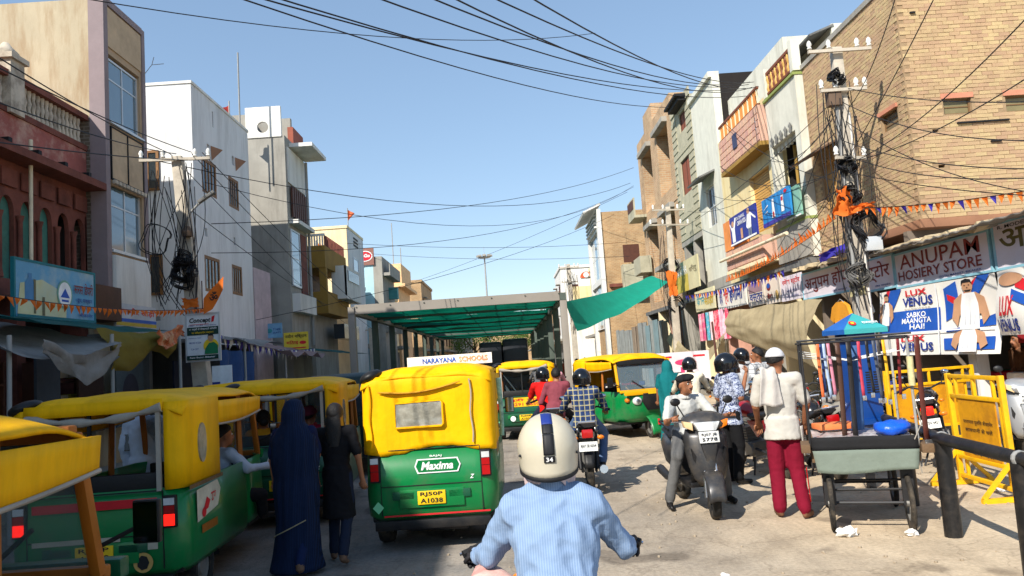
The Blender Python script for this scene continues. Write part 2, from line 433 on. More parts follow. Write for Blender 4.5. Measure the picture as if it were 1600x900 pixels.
# ---------------------------------------------------------------- wall materials
m_plaster = M('beige_plaster', (182, 170, 144), 0.92, var=0.12, scale=0.8, bump=0.25, bscale=30, dirt=(150, 122, 88), dirt_amt=0.75, dirt_scale=1.3, streak=True)
m_white = M('white_wall', (224, 222, 216), 0.9, var=0.06, scale=1.0, bump=0.15, bscale=30, dirt=(160, 154, 142), dirt_amt=0.45, dirt_scale=0.9, streak=True)
m_cream = M('cream_wall', (236, 218, 178), 0.9, var=0.1, scale=1.0, bump=0.15, dirt=(190, 165, 120), dirt_amt=0.5, dirt_scale=0.8, streak=True)
m_conc = M('concrete', (158, 154, 145), 0.92, var=0.16, scale=1.1, bump=0.25, bscale=45, dirt=(105, 100, 92), dirt_amt=0.5, dirt_scale=1.0, streak=True)
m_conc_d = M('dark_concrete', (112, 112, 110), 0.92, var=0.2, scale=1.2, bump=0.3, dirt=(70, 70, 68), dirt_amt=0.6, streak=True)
m_pink_old = M('old_pink_plaster', (158, 92, 84), 0.92, var=0.25, scale=2.2, bump=0.35, bscale=22, dirt=(205, 178, 158), dirt_amt=0.75, dirt_scale=1.6)
m_redstone = M('red_sandstone', (124, 72, 60), 0.9, var=0.25, scale=2.0, bump=0.3, bscale=25, dirt=(70, 40, 34), dirt_amt=0.6)
m_oldwhite = M('weathered_white', (196, 184, 166), 0.92, var=0.18, scale=3, bump=0.3, dirt=(98, 84, 74), dirt_amt=0.75, dirt_scale=2.6)
m_greyframe = M('mauve_grey_paint', (140, 126, 128), 0.85, var=0.1)
m_alu = M('aluminium', (205, 208, 210), 0.4, var=0.05, metal=0.3, bump=0)
m_wood = M('varnished_wood', (128, 88, 46), 0.6, var=0.25, scale=8, bump=0.2)
m_dkwood = M('dark_brown_wood', (84, 48, 34), 0.65, var=0.2, scale=6, bump=0.15)
m_glass = M('window_glass', (92, 116, 130), 0.08, var=0.05, bump=0, spec=0.9, coat=0.5)
m_glass_d = M('dark_window_glass', (44, 52, 58), 0.1, var=0.05, bump=0, spec=0.8)
m_inside = M('dark_interior', (34, 29, 27), 0.95, var=0.3, scale=1.5, bump=0)  # near-black puts the shade inside rooms and shops into the colour
m_teal_old = M('faded_teal_shutter', (72, 128, 114), 0.8, var=0.2, scale=4, bump=0.2, dirt=(60, 70, 62), dirt_amt=0.5)
m_brick_s = M('tan_brick', (184, 156, 120), 0.92, var=0.12, scale=4, bump=0.4, bscale=60, island=0.09, dirt=(156, 132, 100), dirt_amt=.4, dirt_scale=.7)
m_mortar = M('pale_mortar', (158, 134, 104), 0.95, var=0.15, scale=6, bump=0.4, bscale=80, dirt=(128, 100, 72), dirt_amt=0.5, dirt_scale=1.1)
m_brick_t = brick_mat('tan_brick_far', (194, 158, 114), (176, 136, 94), (192, 170, 136))
m_brick_r = brick_mat('red_tan_brick_far', (184, 144, 108), (200, 166, 128), (192, 174, 146), 1.25)
m_brick_g = brick_mat('grey_brick', (120, 106, 92), (98, 88, 78), (140, 130, 118))
m_sage = M('sage_block', (180, 174, 150), 0.9, var=0.12, scale=2, bump=0.3, dirt=(120, 118, 96), dirt_amt=0.4)
m_pinktile = M('pink_tile', (206, 164, 142), 0.7, var=0.12, scale=6, bump=0.25, island=0.08)
m_yel = M('butter_wall', (222, 206, 160), 0.88, var=0.08, scale=1.4, dirt=(200, 165, 95), dirt_amt=0.5, streak=True)
m_green_tr = M('lime_trim', (140, 152, 84), 0.8, var=0.1)
m_ochre = M('ochre_paint', (158, 124, 58), 0.9, var=0.12, dirt=(110, 84, 44), dirt_amt=0.5)
m_black = M('matt_black', (22, 22, 24), 0.7, var=0.1, bump=0)
m_shutter = M('yellow_roller_shutter', (206, 158, 82), 0.6, var=0.08, bump=0)
m_tin = M('weathered_tin', (150, 146, 138), 0.6, var=0.2, scale=3, metal=0.3, bump=0.1, dirt=(112, 84, 62), dirt_amt=0.6)
m_pipe = M('grey_pipe', (150, 150, 148), 0.6, var=0.1, bump=0)

# ================================================================ RIGHT SIDE BUILDINGS
# ---- corner brick house over the hosiery shop
b1 = thing('brick_house', 'tall bare tan brick corner house above the hosiery store', 'building', (0, 0, 0))
TS, TF = FacR(8.0), FacF(14.12)
hs = [(14.5, 15.15, 5.92, 6.28), (17.3, 18.15, 4.9, 6.1)]
hf = [(8.69, 9.24, 5.95, 6.26), (9.9, 10.4, 5.92, 6.24), (8.42, 8.54, 5.62, 5.68), (8.45, 8.58, 4.92, 4.98)]
fwall(b1, TS, 14.41, 18.7, 3.95, 8.7, hs, m_mortar)
fwall(b1, TF, 8.0, 12.5, 3.95, 8.7, hf, m_mortar, name='side_wall')
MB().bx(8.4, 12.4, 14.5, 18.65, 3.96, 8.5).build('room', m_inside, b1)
MB().bx(7.93, 12.5, 14.05, 18.72, 3.78, 3.95).build('floor_slab', M('stained_slab', (150, 108, 82), 0.9, var=0.2, dirt=(96, 66, 52), dirt_amt=0.6), b1, bevel=0.01)
MB().bx(7.96, 12.5, 14.08, 18.72, 8.7, 8.82).build('coping', m_conc, b1)
bs = MB().bx(0, 0.012, 0, 0.205, 0, 0.068).mesh('brick'); bs.materials.append(m_brick_s)
bf = MB().bx(0, 0.205, 0, 0.012, 0, 0.068).mesh('brick'); bf.materials.append(m_brick_s)
rest = MB(); rb = random.Random(11); nb = 0
def inhole(u, z, hs): return any(h[0] - 0.21 < u < h[1] and h[2] - 0.068 < z < h[3] for h in hs)
for row in range(63):
    z = 3.962 + row * 0.0755
    for k in range(21):                                  # side wall towards the camera
        u = 8.0 + (k - 0.5 * (row % 2)) * 0.214 + 0.02
        if u < 8.0 or u > 12.2 or inhole(u, z, hf): continue
        if u < 10.3 and row < 32 and nb < 300:
            o = bpy.data.objects.new('brick', bf); col.objects.link(o); o.parent = b1
            o.location = (u + rb.uniform(-.008, .008), 14.12 - rb.uniform(0.006, 0.013), z + rb.uniform(-.003, .003)); o.rotation_euler = (0, R(rb.uniform(-.8, .8)), 0); nb += 1
        else:
            j = rb.uniform(0.005, 0.013); e = rb.uniform(-.008, .008)
            rest.bx(u + e, u + 0.203 + e + rb.uniform(-.01, .01), 14.12 - j, 14.13, z, z + 0.068 + rb.uniform(-.004, .004))
    for k in range(22):
        u = 14.14 + (k - 0.5 * (row % 2)) * 0.21
        if u < 14.12 or u > 18.5 or inhole(u, z, hs): continue
        j = rb.uniform(0.005, 0.013); e = rb.uniform(-.008, .008)
        rest.bx(8.0 - j, 8.01, u + e, u + 0.198 + e + rb.uniform(-.008, .008), z, z + 0.068 + rb.uniform(-.004, .004))
tag(rest.build('brickwork', m_brick_s, b1), kind='stuff')
for h in hf[:2]:
    fwin(b1, TF, h[0], h[1], h[2], h[3], 1, 2, M('rusty_louvre', (120, 92, 62), .8), M('wired_glass', (128, 118, 84), .3, bump=0), rec=0.06, fw=0.03)
    MB(TF).bx(h[0] - .04, h[1] + .04, 0.004, 0.022, h[3], h[3] + .1).build('lintel', M('pink_lintel', (196, 132, 106), .9), b1)
fwin(b1, TS, 14.5, 15.15, 5.92, 6.28, 1, 3, MATS['rusty_louvre'], M('louvre_slat', (118, 104, 78), .5), rec=0.06, fw=0.03)
MB(TS).bx(14.46, 15.2, 0.004, 0.05, 6.28, 6.36).build('lintel', MATS['pink_lintel'], b1)
w = fwin(b1, TS, 17.3, 18.15, 4.9, 6.1, 2, 1, M('pale_wood', (190, 150, 92), .75, scale=6), M('plank_shutter', (176, 138, 84), .8, scale=7), rec=0.05)
MB().add([(8.0, 17.0, 6.42), (8.0, 18.5, 6.42), (7.35, 18.5, 6.12), (7.35, 17.0, 6.12)], [(0, 1, 2, 3)]).build('window_hood', M('rusted_sheet', (96, 74, 58), .8), b1, solid=0.04)
for (u, z, l) in ((8.9, 5.75, 1.0), (9.5, 5.35, .2), (8.25, 8.0, .1)):
    MB(TF).bx(u, u + l, 0.0, 0.05, z, z + 0.03).build('wall_bracket', m_black, b1)
# ground floor of the corner house: piers, back wall, plinth
MB().bx(10.6, 10.8, 9.0, 18.7, 0, 3.78).build('back_wall', m_inside, b1)
for y in (14.4, 16.5, 18.55):
    MB().bx(7.85, 10.6, y, y + 0.14, 0.3, 3.78).build('partition', M('shop_partition', (120, 108, 96), .9), b1)
MB().bx(7.3, 10.6, 9.0, 31.0, 0.002, 0.28).build('plinth', m_conc, b1, bevel=0.02)

# ---- one-storey hosiery shop in front of the lane
hsx = thing('hosiery_shop', 'single storey hosiery shop with ragged tin roof and long painted fascia', 'shop', (0, 0, 0))
MB().bx(7.7, 10.6, 9.0, 9.15, 0.28, 3.3).build('wall', m_conc, hsx)
for y in (10.6, 12.4):
    MB().bx(7.65, 7.85, y, y + 0.22, 0.28, 2.6).build('pillar', m_white, hsx)
for (y0, y1, dz) in ((9.0, 11.3, 0.02), (11.25, 13.0, 0.0), (12.95, 14.95, 0.03)):
    s = MB(); n = 22
    s.grid(lambda u, v: (7.15 + 3.4 * v, y0 + (y1 - y0) * u, 3.36 + dz + 0.22 * v + 0.012 * math.sin(u * n * 2) + 0.02 * noise.noise(Vector((u * 4, v * 3, y0)))), n * 2, 3)
    s.build('roof_sheet', m_tin, hsx, solid=0.015)
for (y0, y1, z) in ((11.3, 14.75, 3.42), (15.9, 18.9, 3.58)):
    s = MB(); rr = random.Random(int(y0 * 10))
    prof = [(7.28 + rr.uniform(-.05, .05), y0 + (y1 - y0) * i / 16, z + rr.uniform(-.03, .03) + (i / 16) * 0.05) for i in range(17)]
    s.rings([[(x, y, zz), (x + .5, y, zz + .05), (x + .5, y, zz + .01), (x, y, zz - .07 - rr.uniform(0, .04))] for x, y, zz in prof])
    s.build('thatch_edge', M('torn_sheet', (206, 186, 150), .95, var=.25, scale=5, bump=.5), hsx, fix=True)

# ---- white house with lime trim and scalloped balcony
b2 = thing('white_balcony_house', 'whitewashed narrow house with lime green trim and scalloped balcony opening', 'building')
T = FacR(7.8)
m_w2 = M('chalky_white', (214, 212, 198), .9, var=.08, dirt=(150, 146, 130), dirt_amt=.5, dirt_scale=1.1, streak=True)
fwall(b2, T, 18.72, 20.95, 3.9, 8.6, [(19.05, 20.75, 5.45, 7.25)], m_w2)
MB().bx(9.0, 12.5, 18.72, 20.95, 3.9, 8.58).build('room', M('pale_room', (205, 198, 160), .9), b2)
MB().bx(8.08, 9.0, 18.74, 18.9, 3.9, 8.58).build('side_wall', m_w2, b2)
MB().bx(7.82, 9.0, 18.9, 20.9, 5.3, 5.42).build('floor', m_conc, b2)
sc = MB(T); n = 6
for i in range(n):                                        # scalloped valance
    a = 19.05 + 1.7 * i / n; c = 1.7 / n
    pts = [(a + c * k / 8, 7.25 - 0.18 * math.sin(math.pi * k / 8) - .02) for k in range(9)]
    sc.prism([(a, 7.27)] + pts + [(a + c, 7.27)], -0.2, -0.12)
sc.build('scalloped_valance', m_w2, b2, fix=True)
for i in range(5):
    MB(T).lathe([(0.015, 7.2), (0.05, 7.26), (0.03, 7.34), (0.055, 7.4), (0.008, 7.5)], 8, (19.2 + i * .34, 0.06, 0)).build('finial', m_conc_d, b2, smooth=True)
MB(T).lathe([(0.05, 5.42), (0.04, 6.2), (0.05, 7.1)], 10, (20.05, -0.35, 0)).build('column', m_ochre, b2, smooth=True)
for z in (8.6, 4.86): MB(T).bx(18.7, 20.97, -0.28, 0.06, z, z + 0.07).build('trim_band', m_green_tr, b2)
MB(T).bx(18.7, 20.97, 0.0, 0.06, 3.95, 4.86).build('fascia', m_conc, b2)
m_balus = M('brown_paint', (120, 66, 42), .7); m_balus_y = M('tan_baluster', (206, 162, 88), .7)
rl = MB(T).bx(18.95, 20.75, -0.1, -0.02, 9.34, 9.42).bx(18.95, 20.75, -0.1, -0.02, 8.78, 8.84).build('balcony_rail', m_balus, b2)
for i in range(12):
    MB(T).lathe([(0.035, 8.84), (0.055, 8.95), (0.025, 9.08), (0.055, 9.22), (0.03, 9.34)], 6, (19.02 + i * .152, -0.06, 0)).build('baluster', m_balus_y if i % 2 else m_balus, rl)
for y in (18.72, 20.75): MB(T).bx(y, y + .2, -0.2, 0.02, 8.72, 9.55).build('post', m_w2, b2)
MB().bx(8.9, 12.5, 18.75, 20.95, 8.6, 9.9).build('top_storey', m_w2, b2)
MB().add([(8.95, 18.72, 9.86), (8.95, 21, 9.86), (8.3, 21, 9.62), (8.3, 18.72, 9.62)], [(0, 1, 2, 3)]).build('roof_hood', m_conc_d, b2, solid=.05)

# ---- pink tiled balcony house
b3 = thing('pink_balcony_house', 'house with pink tiled balconies, orange rail and yellow roller shutter', 'building')
T = FacR(8.0)
fwall(b3, T, 20.97, 26.4, 3.9, 9.0, [(21.7, 23.5, 5.2, 7.0)], m_yel)
MB().bx(8.3, 12.5, 20.97, 26.4, 3.9, 8.9).build('room', m_inside, b3)
sh = MB(T).bx(21.7, 23.5, -0.2, -0.16, 5.2, 7.0).build('roller_shutter', m_shutter, b3)
sl = MB(T).bx(21.7, 23.5, -0.16, -0.13, 0, 0.072).mesh('slat'); sl.materials.append(m_shutter)
for i in range(21):
    o = bpy.data.objects.new('slat', sl); col.objects.link(o); o.parent = sh; o.location = (0, 0, 5.21 + i * .085)
def tiled_band(T, u0, u1, d, z0, z1, parent, nu, nz, mat, slab=.25):
    b = MB(T).bx(u0, u1, 0.0, d, z0, z1).build('balcony_parapet', mat, parent)
    du = (u1 - u0) / nu; dz = (z1 - z0 - .06) / nz
    t = MB(T).bx(-du * .44, du * .44, 0, 0.02, -dz * .42, dz * .42).mesh('tile'); t.materials.append(m_pinktile)
    p0 = T(0, 0, 0)
    for i in range(nu):
        for j in range(nz):
            c = T(u0 + du * (i + .5), d, z0 + .03 + dz * (j + .5)); o = bpy.data.objects.new('tile', t); col.objects.link(o); o.parent = b
            o.location = (c[0] - p0[0], c[1] - p0[1], c[2] - p0[2])
    return b
m_pinkb = M('pink_render', (200, 160, 140), .85, var=.1)
tiled_band(FacR(8.0), 20.99, 24.9, 0.42, 7.55, 8.6, b3, 13, 5, m_pinkb)
m_or = M('orange_rail_paint', (216, 140, 70), .7); m_cr = M('cream_bar', (232, 214, 180), .7)
rl = MB(T).bx(20.99, 24.9, 0.32, 0.40, 9.08, 9.15).bx(20.99, 24.9, 0.32, 0.40, 8.6, 8.65).build('balcony_rail', m_balus, b3)
for i in range(28): MB(T).bx(21.05 + i * .139, 21.1 + i * .139, 0.34, 0.38, 8.65, 9.08).build('rail_bar', m_or if i % 3 else m_cr, rl)
b = tiled_band(FacR(8.0), 20.99, 24.6, 0.62, 4.2, 4.85, b3, 12, 3, m_pinkb)
MB(T).bx(20.99, 24.6, 0.0, 0.66, 4.1, 4.2).build('balcony_slab', m_cream, b3)
MB(T).bx(20.99, 24.9, 0.0, 0.44, 7.43, 7.55).build('balcony_slab', m_ochre, b3)
MB(T).bx(23.9, 24.6, 0.05, 0.64, 4.86, 5.8).build('orange_panel', M('orange_panel', (222, 138, 72), .8), b3)
MB(T).bx(21.2, 21.25, 0.40, 0.44, 7.9, 8.3).build('wall_bracket', m_alu, b3)
MB().bx(8.5, 12.5, 20.97, 26.4, 9.0, 10.55).build('top_storey', m_w2, b3)
MB(T).bx(22.95, 23.35, 0.445, 0.47, 7.95, 8.4).build('plaque', M('navy_plaque', (60, 66, 96), .7), b3)
tag(MB().tube([(7.25, 18.9, 4.55), (7.25, 24.9, 4.6)], 0.05, 8).build('drain_pipe', M('cream_pipe', (224, 210, 180), .6), smooth=True), 'long cream pipe running under the balcony posters', 'pipe')

# ---- white ornate house
b4 = thing('ornate_white_house', 'pale house with raised plaster mouldings and a hooded white window', 'building')
T = FacR(8.0)
fwall(b4, T, 26.42, 29.55, 3.9, 11.7, [(27.4, 28.5, 6.3, 7.8)], m_w2)
MB().bx(8.3, 12.5, 26.42, 29.55, 3.9, 11.6).build('room', m_inside, b4)
fwin(b4, T, 27.4, 28.5, 6.3, 7.8, 2, 2, m_alu, m_glass_d, rec=.08)
MB().add([(8.0, 27.1, 8.25), (8.0, 28.9, 8.25), (7.4, 28.9, 8.0), (7.4, 27.1, 8.0)], [(0, 1, 2, 3)]).build('window_hood', m_conc_d, b4, solid=.06)
for j, z in enumerate(()):
    mo = MB(T)
    for i in range(4):
        u = 26.7 + i * .72; pts = [(u + .3 + .28 * math.cos(a * math.pi / 6), 0.02, z + .24 * math.sin(a * math.pi / 6)) for a in range(13)]
        if 5.9 < z < 8.4: continue
        mo.tube(pts, 0.016, 5)
    if mo.v: mo.build('moulding', m_w2, b4, smooth=True)
MB(T).bx(26.42, 29.55, 0.0, .12, 11.5, 11.7).build('cornice', m_w2, b4)
MB(T).bx(26.42, 29.55, 0.0, .06, 3.9, 4.3).build('fascia', m_conc, b4)

# ---- sage block house
b5 = thing('sage_block_house', 'sage green rusticated house with brown windows and black cornice', 'building')
fwall(b5, T, 29.57, 33.0, 6.4, 12.0, [(30.5, 32.05, 8.3, 9.8), (30.5, 31.6, 10.95, 11.75)], m_sage)
MB().bx(8.3, 12.5, 29.57, 33, 3.9, 11.9).build('room', m_inside, b5)
fwin(b5, T, 30.5, 32.05, 8.3, 9.8, 2, 1, m_dkwood, M('brown_shutter', (138, 74, 52), .7, scale=6), rec=.06)
fwin(b5, T, 30.5, 31.6, 10.95, 11.75, 2, 1, m_dkwood, MATS['brown_shutter'], rec=.06)
blk = MB(T).bx(0, .4, 0, 0.03, 0, .2).mesh('block'); blk.materials.append(m_sage); p0 = T(0, 0, 0)
for i in range(8):
    for j in range(18):
        u = 29.6 + i * .43; z = 6.45 + j * .3
        if inhole(u - .2, z, [(30.3, 32.1, 8.1, 9.9), (30.3, 31.7, 10.8, 11.9)]) or (i in (2, 3, 4, 5) and j % 3): continue
        o = bpy.data.objects.new('block', blk); col.objects.link(o); o.parent = b5; o.location = (0, u, z)
MB(T).bx(30.1, 32.0, 0.0, .35, 11.95, 12.1).bx(30.0, 32.1, 0, .5, 12.1, 12.2).build('cornice', m_black, b5)
MB(T).bx(29.57, 33.0, 0, .05, 12.0, 12.35).build('parapet', m_sage, b5)
MB(T).bx(29.57, 33.0, -0.9, -0.6, 3.9, 6.4).build('lower_wall', m_brick_r, b5)
MB(T).bx(29.5, 33.0, -0.9, 0.02, 6.2, 6.4).build('floor_slab', m_conc, b5)
for y in (30.9, 32.5): MB(T).bx(y, y + .25, -0.6, 0.0, 3.9, 6.2).build('column', m_conc, b5)

# ---- unfinished brick block with concrete bays
b6 = thing('unfinished_brick_block', 'tall unfinished brick block with recessed grey concrete bays', 'building')
fwall(b6, T, 33.02, 41.5, 3.9, 13.3, [(33.9, 36.4, 4.3, 8.3), (33.9, 36.4, 9.2, 12.3), (37.9, 40.4, 4.3, 8.3), (37.9, 40.4, 9.2, 12.3)], m_brick_r, thick=.8)
MB().bx(8.8, 12.5, 33.02, 41.5, 3.9, 13.2).build('bay_infill', m_conc, b6)
for u in (33.9, 37.9):
    for (za, zb) in ((4.3, 8.3), (9.2, 12.3)):
        MB(T).bx(u - .1, u + 2.6, -0.05, 0.25, zb - 0.05, zb + .18).build('bay_lintel', m_conc, b6)
        MB(T).bx(u + 1.2, u + 1.28, -0.78, -0.7, za, zb).build('drain_pipe', m_dkwood, b6)
MB().bx(8.0, 12.5, 37, 39.2, 13.3, 14.2).build('stair_head', m_brick_r, b6)
MB(T).bx(40.2, 42.2, 0.0, .7, 9.0, 9.15).bx(40.2, 42.2, 0.62, .7, 9.15, 10.1).build('balcony', m_sage, b6)
MB(T).bx(40.3, 42.1, 0.70, .72, 9.5, 10.0).build('balcony_grille', m_dkwood, b6)
MB(T).bx(33.02, 41.5, 0, .03, 8.45, 9.1).build('band', m_brick_r, b6)
MB(T).bx(40.2, 42.2, 0.0, .6, 6.0, 6.9).build('balcony', m_sage, b6)
MB(T).bx(33.6, 36.8, 0.0, .55, 5.6, 5.8).build('canopy_slab', m_conc, b6)

# ---- far white framed house with brick flank
b7 = thing('white_framed_house', 'brick flanked house with white window frame front and tilted eave', 'building')
MB().bx(6.4, 14, 47, 53, 0, 10.7).build('brick_flank', m_brick_t, b7)
T = FacR(6.4)
MB(T).bx(46.9, 47.5, 0, .25, 0, 10.9).bx(52.4, 53, 0, .25, 0, 10.9).bx(47.5, 52.4, 0, .24, 9.6, 10.9).bx(47.5, 52.4, 0, .24, 6.2, 6.6).build('frame', m_white, b7)
fwin(b7, T, 47.5, 52.4, 6.6, 9.6, 3, 2, m_white, m_glass, rec=-.1)
fwin(b7, T, 47.5, 52.4, 3.4, 6.2, 3, 2, m_white, m_glass, rec=-.1)
MB().add([(6.4, 46.8, 11.2), (6.4, 53, 11.2), (5.3, 53, 10.7), (5.3, 46.8, 10.7)], [(0, 1, 2, 3)]).build('eave', m_white, b7, solid=.12)
for i in range(4): MB(T).bx(47.5, 52.4, .24, .4, 9.8 + i * .25, 9.9 + i * .25).build('louvre', m_white, b7)
MB().bx(7.4, 8.6, 46.2, 47, 5.6, 7.2).build('balcony', m_sage, b7)
MB().bx(7.5, 8.5, 46.15, 46.2, 7.3, 8.4).build('balcony_grille', m_dkwood, b7)
MB().bx(6.6, 8.6, 46.8, 47, 5.9, 6.1).build('ledge', m_redstone, b7)
def block(name, label, x0, x1, y0, y1, h, mat, wins=0, wmat=None, front=None, roof=None, floors=2):
    t = thing(name, label, 'building')
    MB().bx(x0, x1, y0, y1, 0, h).build('wall', mat, t)
    MB().bx(x0 - .1, x1 + .1, y0 - .1, y1 + .1, h, h + .25).build('parapet', roof or mat, t)
    right = x0 > 0
    T = FacR(x0) if right else FacL(x1)
    for f in range(floors):
        for i in range(wins):
            u = y0 + (i + .5) * (y1 - y0) / wins
            fwin(t, T, u - .5, u + .5, 3.9 + f * 2.9, 5.4 + f * 2.9, 2, 1, m_dkwood, wmat or m_glass_d, rec=-.06)
            MB(T).bx(u - .65, u + .65, 0, .35, 5.5 + f * 2.9, 5.58 + f * 2.9).build('window_hood', m_conc, t)
        MB(FacF(y0)).bx(x0 + .6, x0 + 1.5, 0, .04, 4.2 + f * 2.9, 5.3 + f * 2.9).build('window', m_dkwood, t)
    MB(T).bx(y0, y1, 0, .8, 3.2, 3.4).build('canopy', m_conc, t)
    MB(T).bx(y0 + .4, y1 - .4, .02, .06, 0.1, 3.0).build('shop_shutter', m_conc_d, t)
    return t
b8 = block('white_hoarding_house', 'distant white rendered house with a red roundel on its parapet', 5.2, 12, 68, 76, 9.7, m_white, 2)
MB(FacF(68)).bx(6.2, 8.4, 0, .06, 6.0, 8.0).build('window_frame', m_yel, b8)
mb = MB(); put_poly(mb, [(7.5 + .55 * math.cos(a * math.pi / 12), 8.75 + .55 * math.sin(a * math.pi / 12)) for a in range(13)] , lambda u, v: (u, 67.9, v)); mb.build('roundel', M('red_orange_print', (226, 92, 52), .6, bump=0), b8)
mb = MB(); put_poly(mb, ell(7.5, 9.0, .24, .24), lambda u, v: (u, 67.88, v)); mb.build('roundel_centre', M('white_print', (240, 240, 238), .6, bump=0), b8)
block('cream_far_house', 'cream two storey house beyond the white framed house', 7.6, 14, 53.5, 66, 9.0, m_cream, 4)
block('far_brick_house', 'brown brick house at the far right end of the street', 5.6, 14, 78, 92, 8.6, m_brick_t, 4)
block('far_sage_house', 'low sage house just past the last right hand pole', 5.2, 14, 93, 112, 7.5, m_sage, 4)
block('far_tan_house', 'low tan house closing the right side of the view', 4.6, 14, 114, 150, 7.0, m_cream, 5)

# ================================================================ LEFT SIDE BUILDINGS
l1 = thing('old_sandstone_house', 'old pink and red sandstone house with arched loggia and pierced parapet', 'building')
T = FacL(-8.9)
MB(T).bx(9, 16.15, -0.3, 0.02, 6.25, 7.0).build('plaster_band', m_pink_old, l1)
MB(T).bx(9, 16.15, -0.3, 0.05, 7.0, 7.12).bx(9, 16.15, -0.3, 0.08, 7.68, 7.8).build('parapet_rail', m_redstone, l1)
MB(T).bx(9, 16.15, -0.25, -0.18, 7.12, 7.68).build('parapet_panel', m_oldwhite, l1)
for i in range(28):                                        # pierced balusters
    u = 12.2 + i * .14
    MB(T).lathe([(.045, 7.12), (.05, 7.2), (.03, 7.3), (.055, 7.42), (.03, 7.52), (.045, 7.6), (.045, 7.68)], 6, (u, -.06, 0)).build('baluster', m_oldwhite, l1, smooth=True)
MB(T).bx(13.5, 13.9, -.3, .12, 7.0, 8.02).bx(13.44, 13.96, -.36, .18, 8.02, 8.12).build('parapet_pier', m_oldwhite, l1)
MB(T).lathe([(.2, 8.12), (.22, 8.2), (.12, 8.3), (.05, 8.4)], 12, (13.7, -.1, 0)).build('parapet_urn', m_oldwhite, l1, smooth=True)
MB(T).bx(9, 16.15, -.3, .45, 6.1, 6.25).build('eave_slab', m_redstone, l1)
for i in range(8): MB(T).bx(9.6 + i * .85, 9.7 + i * .85, .02, .4, 6.28, 6.36).build('eave_bracket', m_black, l1)
ys = [12.1 + .58 * i for i in range(8)]
ar = MB(T)
for i, u in enumerate(ys[:-1]):
    c = u + .29; hw = .2
    ar.bx(u, c - hw, -.09, 0, 3.9, 5.55); ar.bx(c + hw, u + .58, -.09, 0, 3.9, 5.55)
    k = 10; pts = [(c - hw * math.cos(math.pi * j / k), 5.1 + .36 * math.sin(math.pi * j / k) ** .8) for j in range(k + 1)]
    for (a, za), (b, zb) in zip(pts, pts[1:]):
        ar.add([(a, -.09, za), (b, -.09, zb), (b, -.09, 5.55), (a, -.09, 5.55), (a, 0, za), (b, 0, zb), (b, 0, 5.55), (a, 0, 5.55)], [(0, 1, 2, 3), (4, 5, 6, 7), (0, 1, 5, 4)])
ar.bx(9, 16.15, -.09, 0, 5.55, 6.1); ar.bx(9, ys[0], -.09, 0, 0, 5.55); ar.bx(16.1, 16.15, -.09, 0, 3.9, 5.55)
ar.build('arcade_wall', m_redstone, l1)
for i, u in enumerate(ys[:-1]):
    c = u + .29
    MB(T).lathe([(.07, 3.92), (.045, 4.1), (.045, 5.0), (.075, 5.12)], 8, (u, .05, 0)).build('colonnette', m_redstone, l1, smooth=True)
    if i in (1, 2, 3, 4): MB(T).bx(c - .26, c + .26, -.14, -.1, 4.15 if i == 4 else 3.95, 5.53).build('shutter', m_teal_old, l1)
    MB(T).bx(c - .22, c + .22, .02, .06, 5.62, 5.95).build('carved_panel', m_redstone, l1, bevel=.01)
MB(T).bx(9, 16.15, -3, -.45, 3.0, 6.1).build('room', m_inside, l1)
MB(T).bx(9, 16.15, -.3, .12, 3.6, 3.9).build('string_course', m_redstone, l1)
MB(T).bx(9, 16.15, -6, -.31, 6.1, 7.0).build('roof_block', m_pink_old, l1)
for u in (9, 11.4, 13.8, 15.9): MB(T).bx(u, u + .25, -2, 0, 0, 3.6).build('shop_pier', m_redstone, l1)
MB(T).bx(9, 16.15, -2.2, -2, 0, 3.6).build('shop_back_wall', m_inside, l1)
tag(MB().tube([(-8.72, 13.95, 4.2), (-8.72, 13.97, 6.6)], .035, 8).build('rain_pipe', M('cream_pipe', (224, 210, 180), .6), smooth=True), 'pale rain pipe rising past the sandstone arches', 'pipe')

l2 = thing('tall_beige_house', 'tall narrow beige plastered house with blue windows and grey edge frame', 'building')
T = FacL(-8.5)
MB().bx(-16, -8.8, 16.2, 18.05, 0, 10.5).build('side_wall', m_plaster, l2)
fwall(l2, T, 16.22, 18.05, 3.4, 10.5, [(16.42, 17.85, 7.75, 9.3), (16.42, 17.85, 4.85, 6.3)], M('tan_render', (176, 152, 124), .9, var=.08), thick=.28)
MB().bx(-8.8, -8.46, 16.16, 16.34, 3.4, 10.55).build('edge_frame', m_greyframe, l2)
MB(T).bx(17.93, 18.08, -.2, .04, 3.4, 10.55).bx(16.34, 17.93, -.2, .05, 10.4, 10.56).build('edge_frame', m_greyframe, l2)
for z0 in (7.75, 4.85):
    fwin(l2, T, 16.42, 17.85, z0, z0 + 1.5, 2, 2, m_alu, m_glass, rec=.06, fw=.05, zs=[z0 + .05, z0 + 1.02, z0 + 1.45])
    MB(T).bx(16.36, 17.92, 0, .07, z0 - .06, z0).build('sill', m_alu, l2)
for u in (16.42, 17.15): 
    p = MB(T).bx(u, u + .7, 0.005, .03, 6.45, 7.6).build('cladding_panel', M('tan_panel', (188, 164, 134), .85), l2)
    MB(T).bx(u - .02, u, .005, .05, 6.42, 7.63).bx(u + .7, u + .72, .005, .05, 6.42, 7.63).bx(u, u + .7, .005, .05, 7.6, 7.63).bx(u, u + .7, .005, .05, 6.42, 6.45).build('trim', m_black, p)
MB(T).bx(16.36, 17.9, .005, .03, 9.45, 10.36).build('cladding_panel', MATS['tan_panel'], l2)
MB(T).bx(16.36, 17.95, .01, .12, 3.6, 4.72).build('balcony_panel', m_white, l2, bevel=.02)
for i in range(9): MB(T).bx(16.4 + i * .17, 16.52 + i * .17, .05, .12, 6.32, 6.4).build('valance_tab', m_oldwhite, l2)
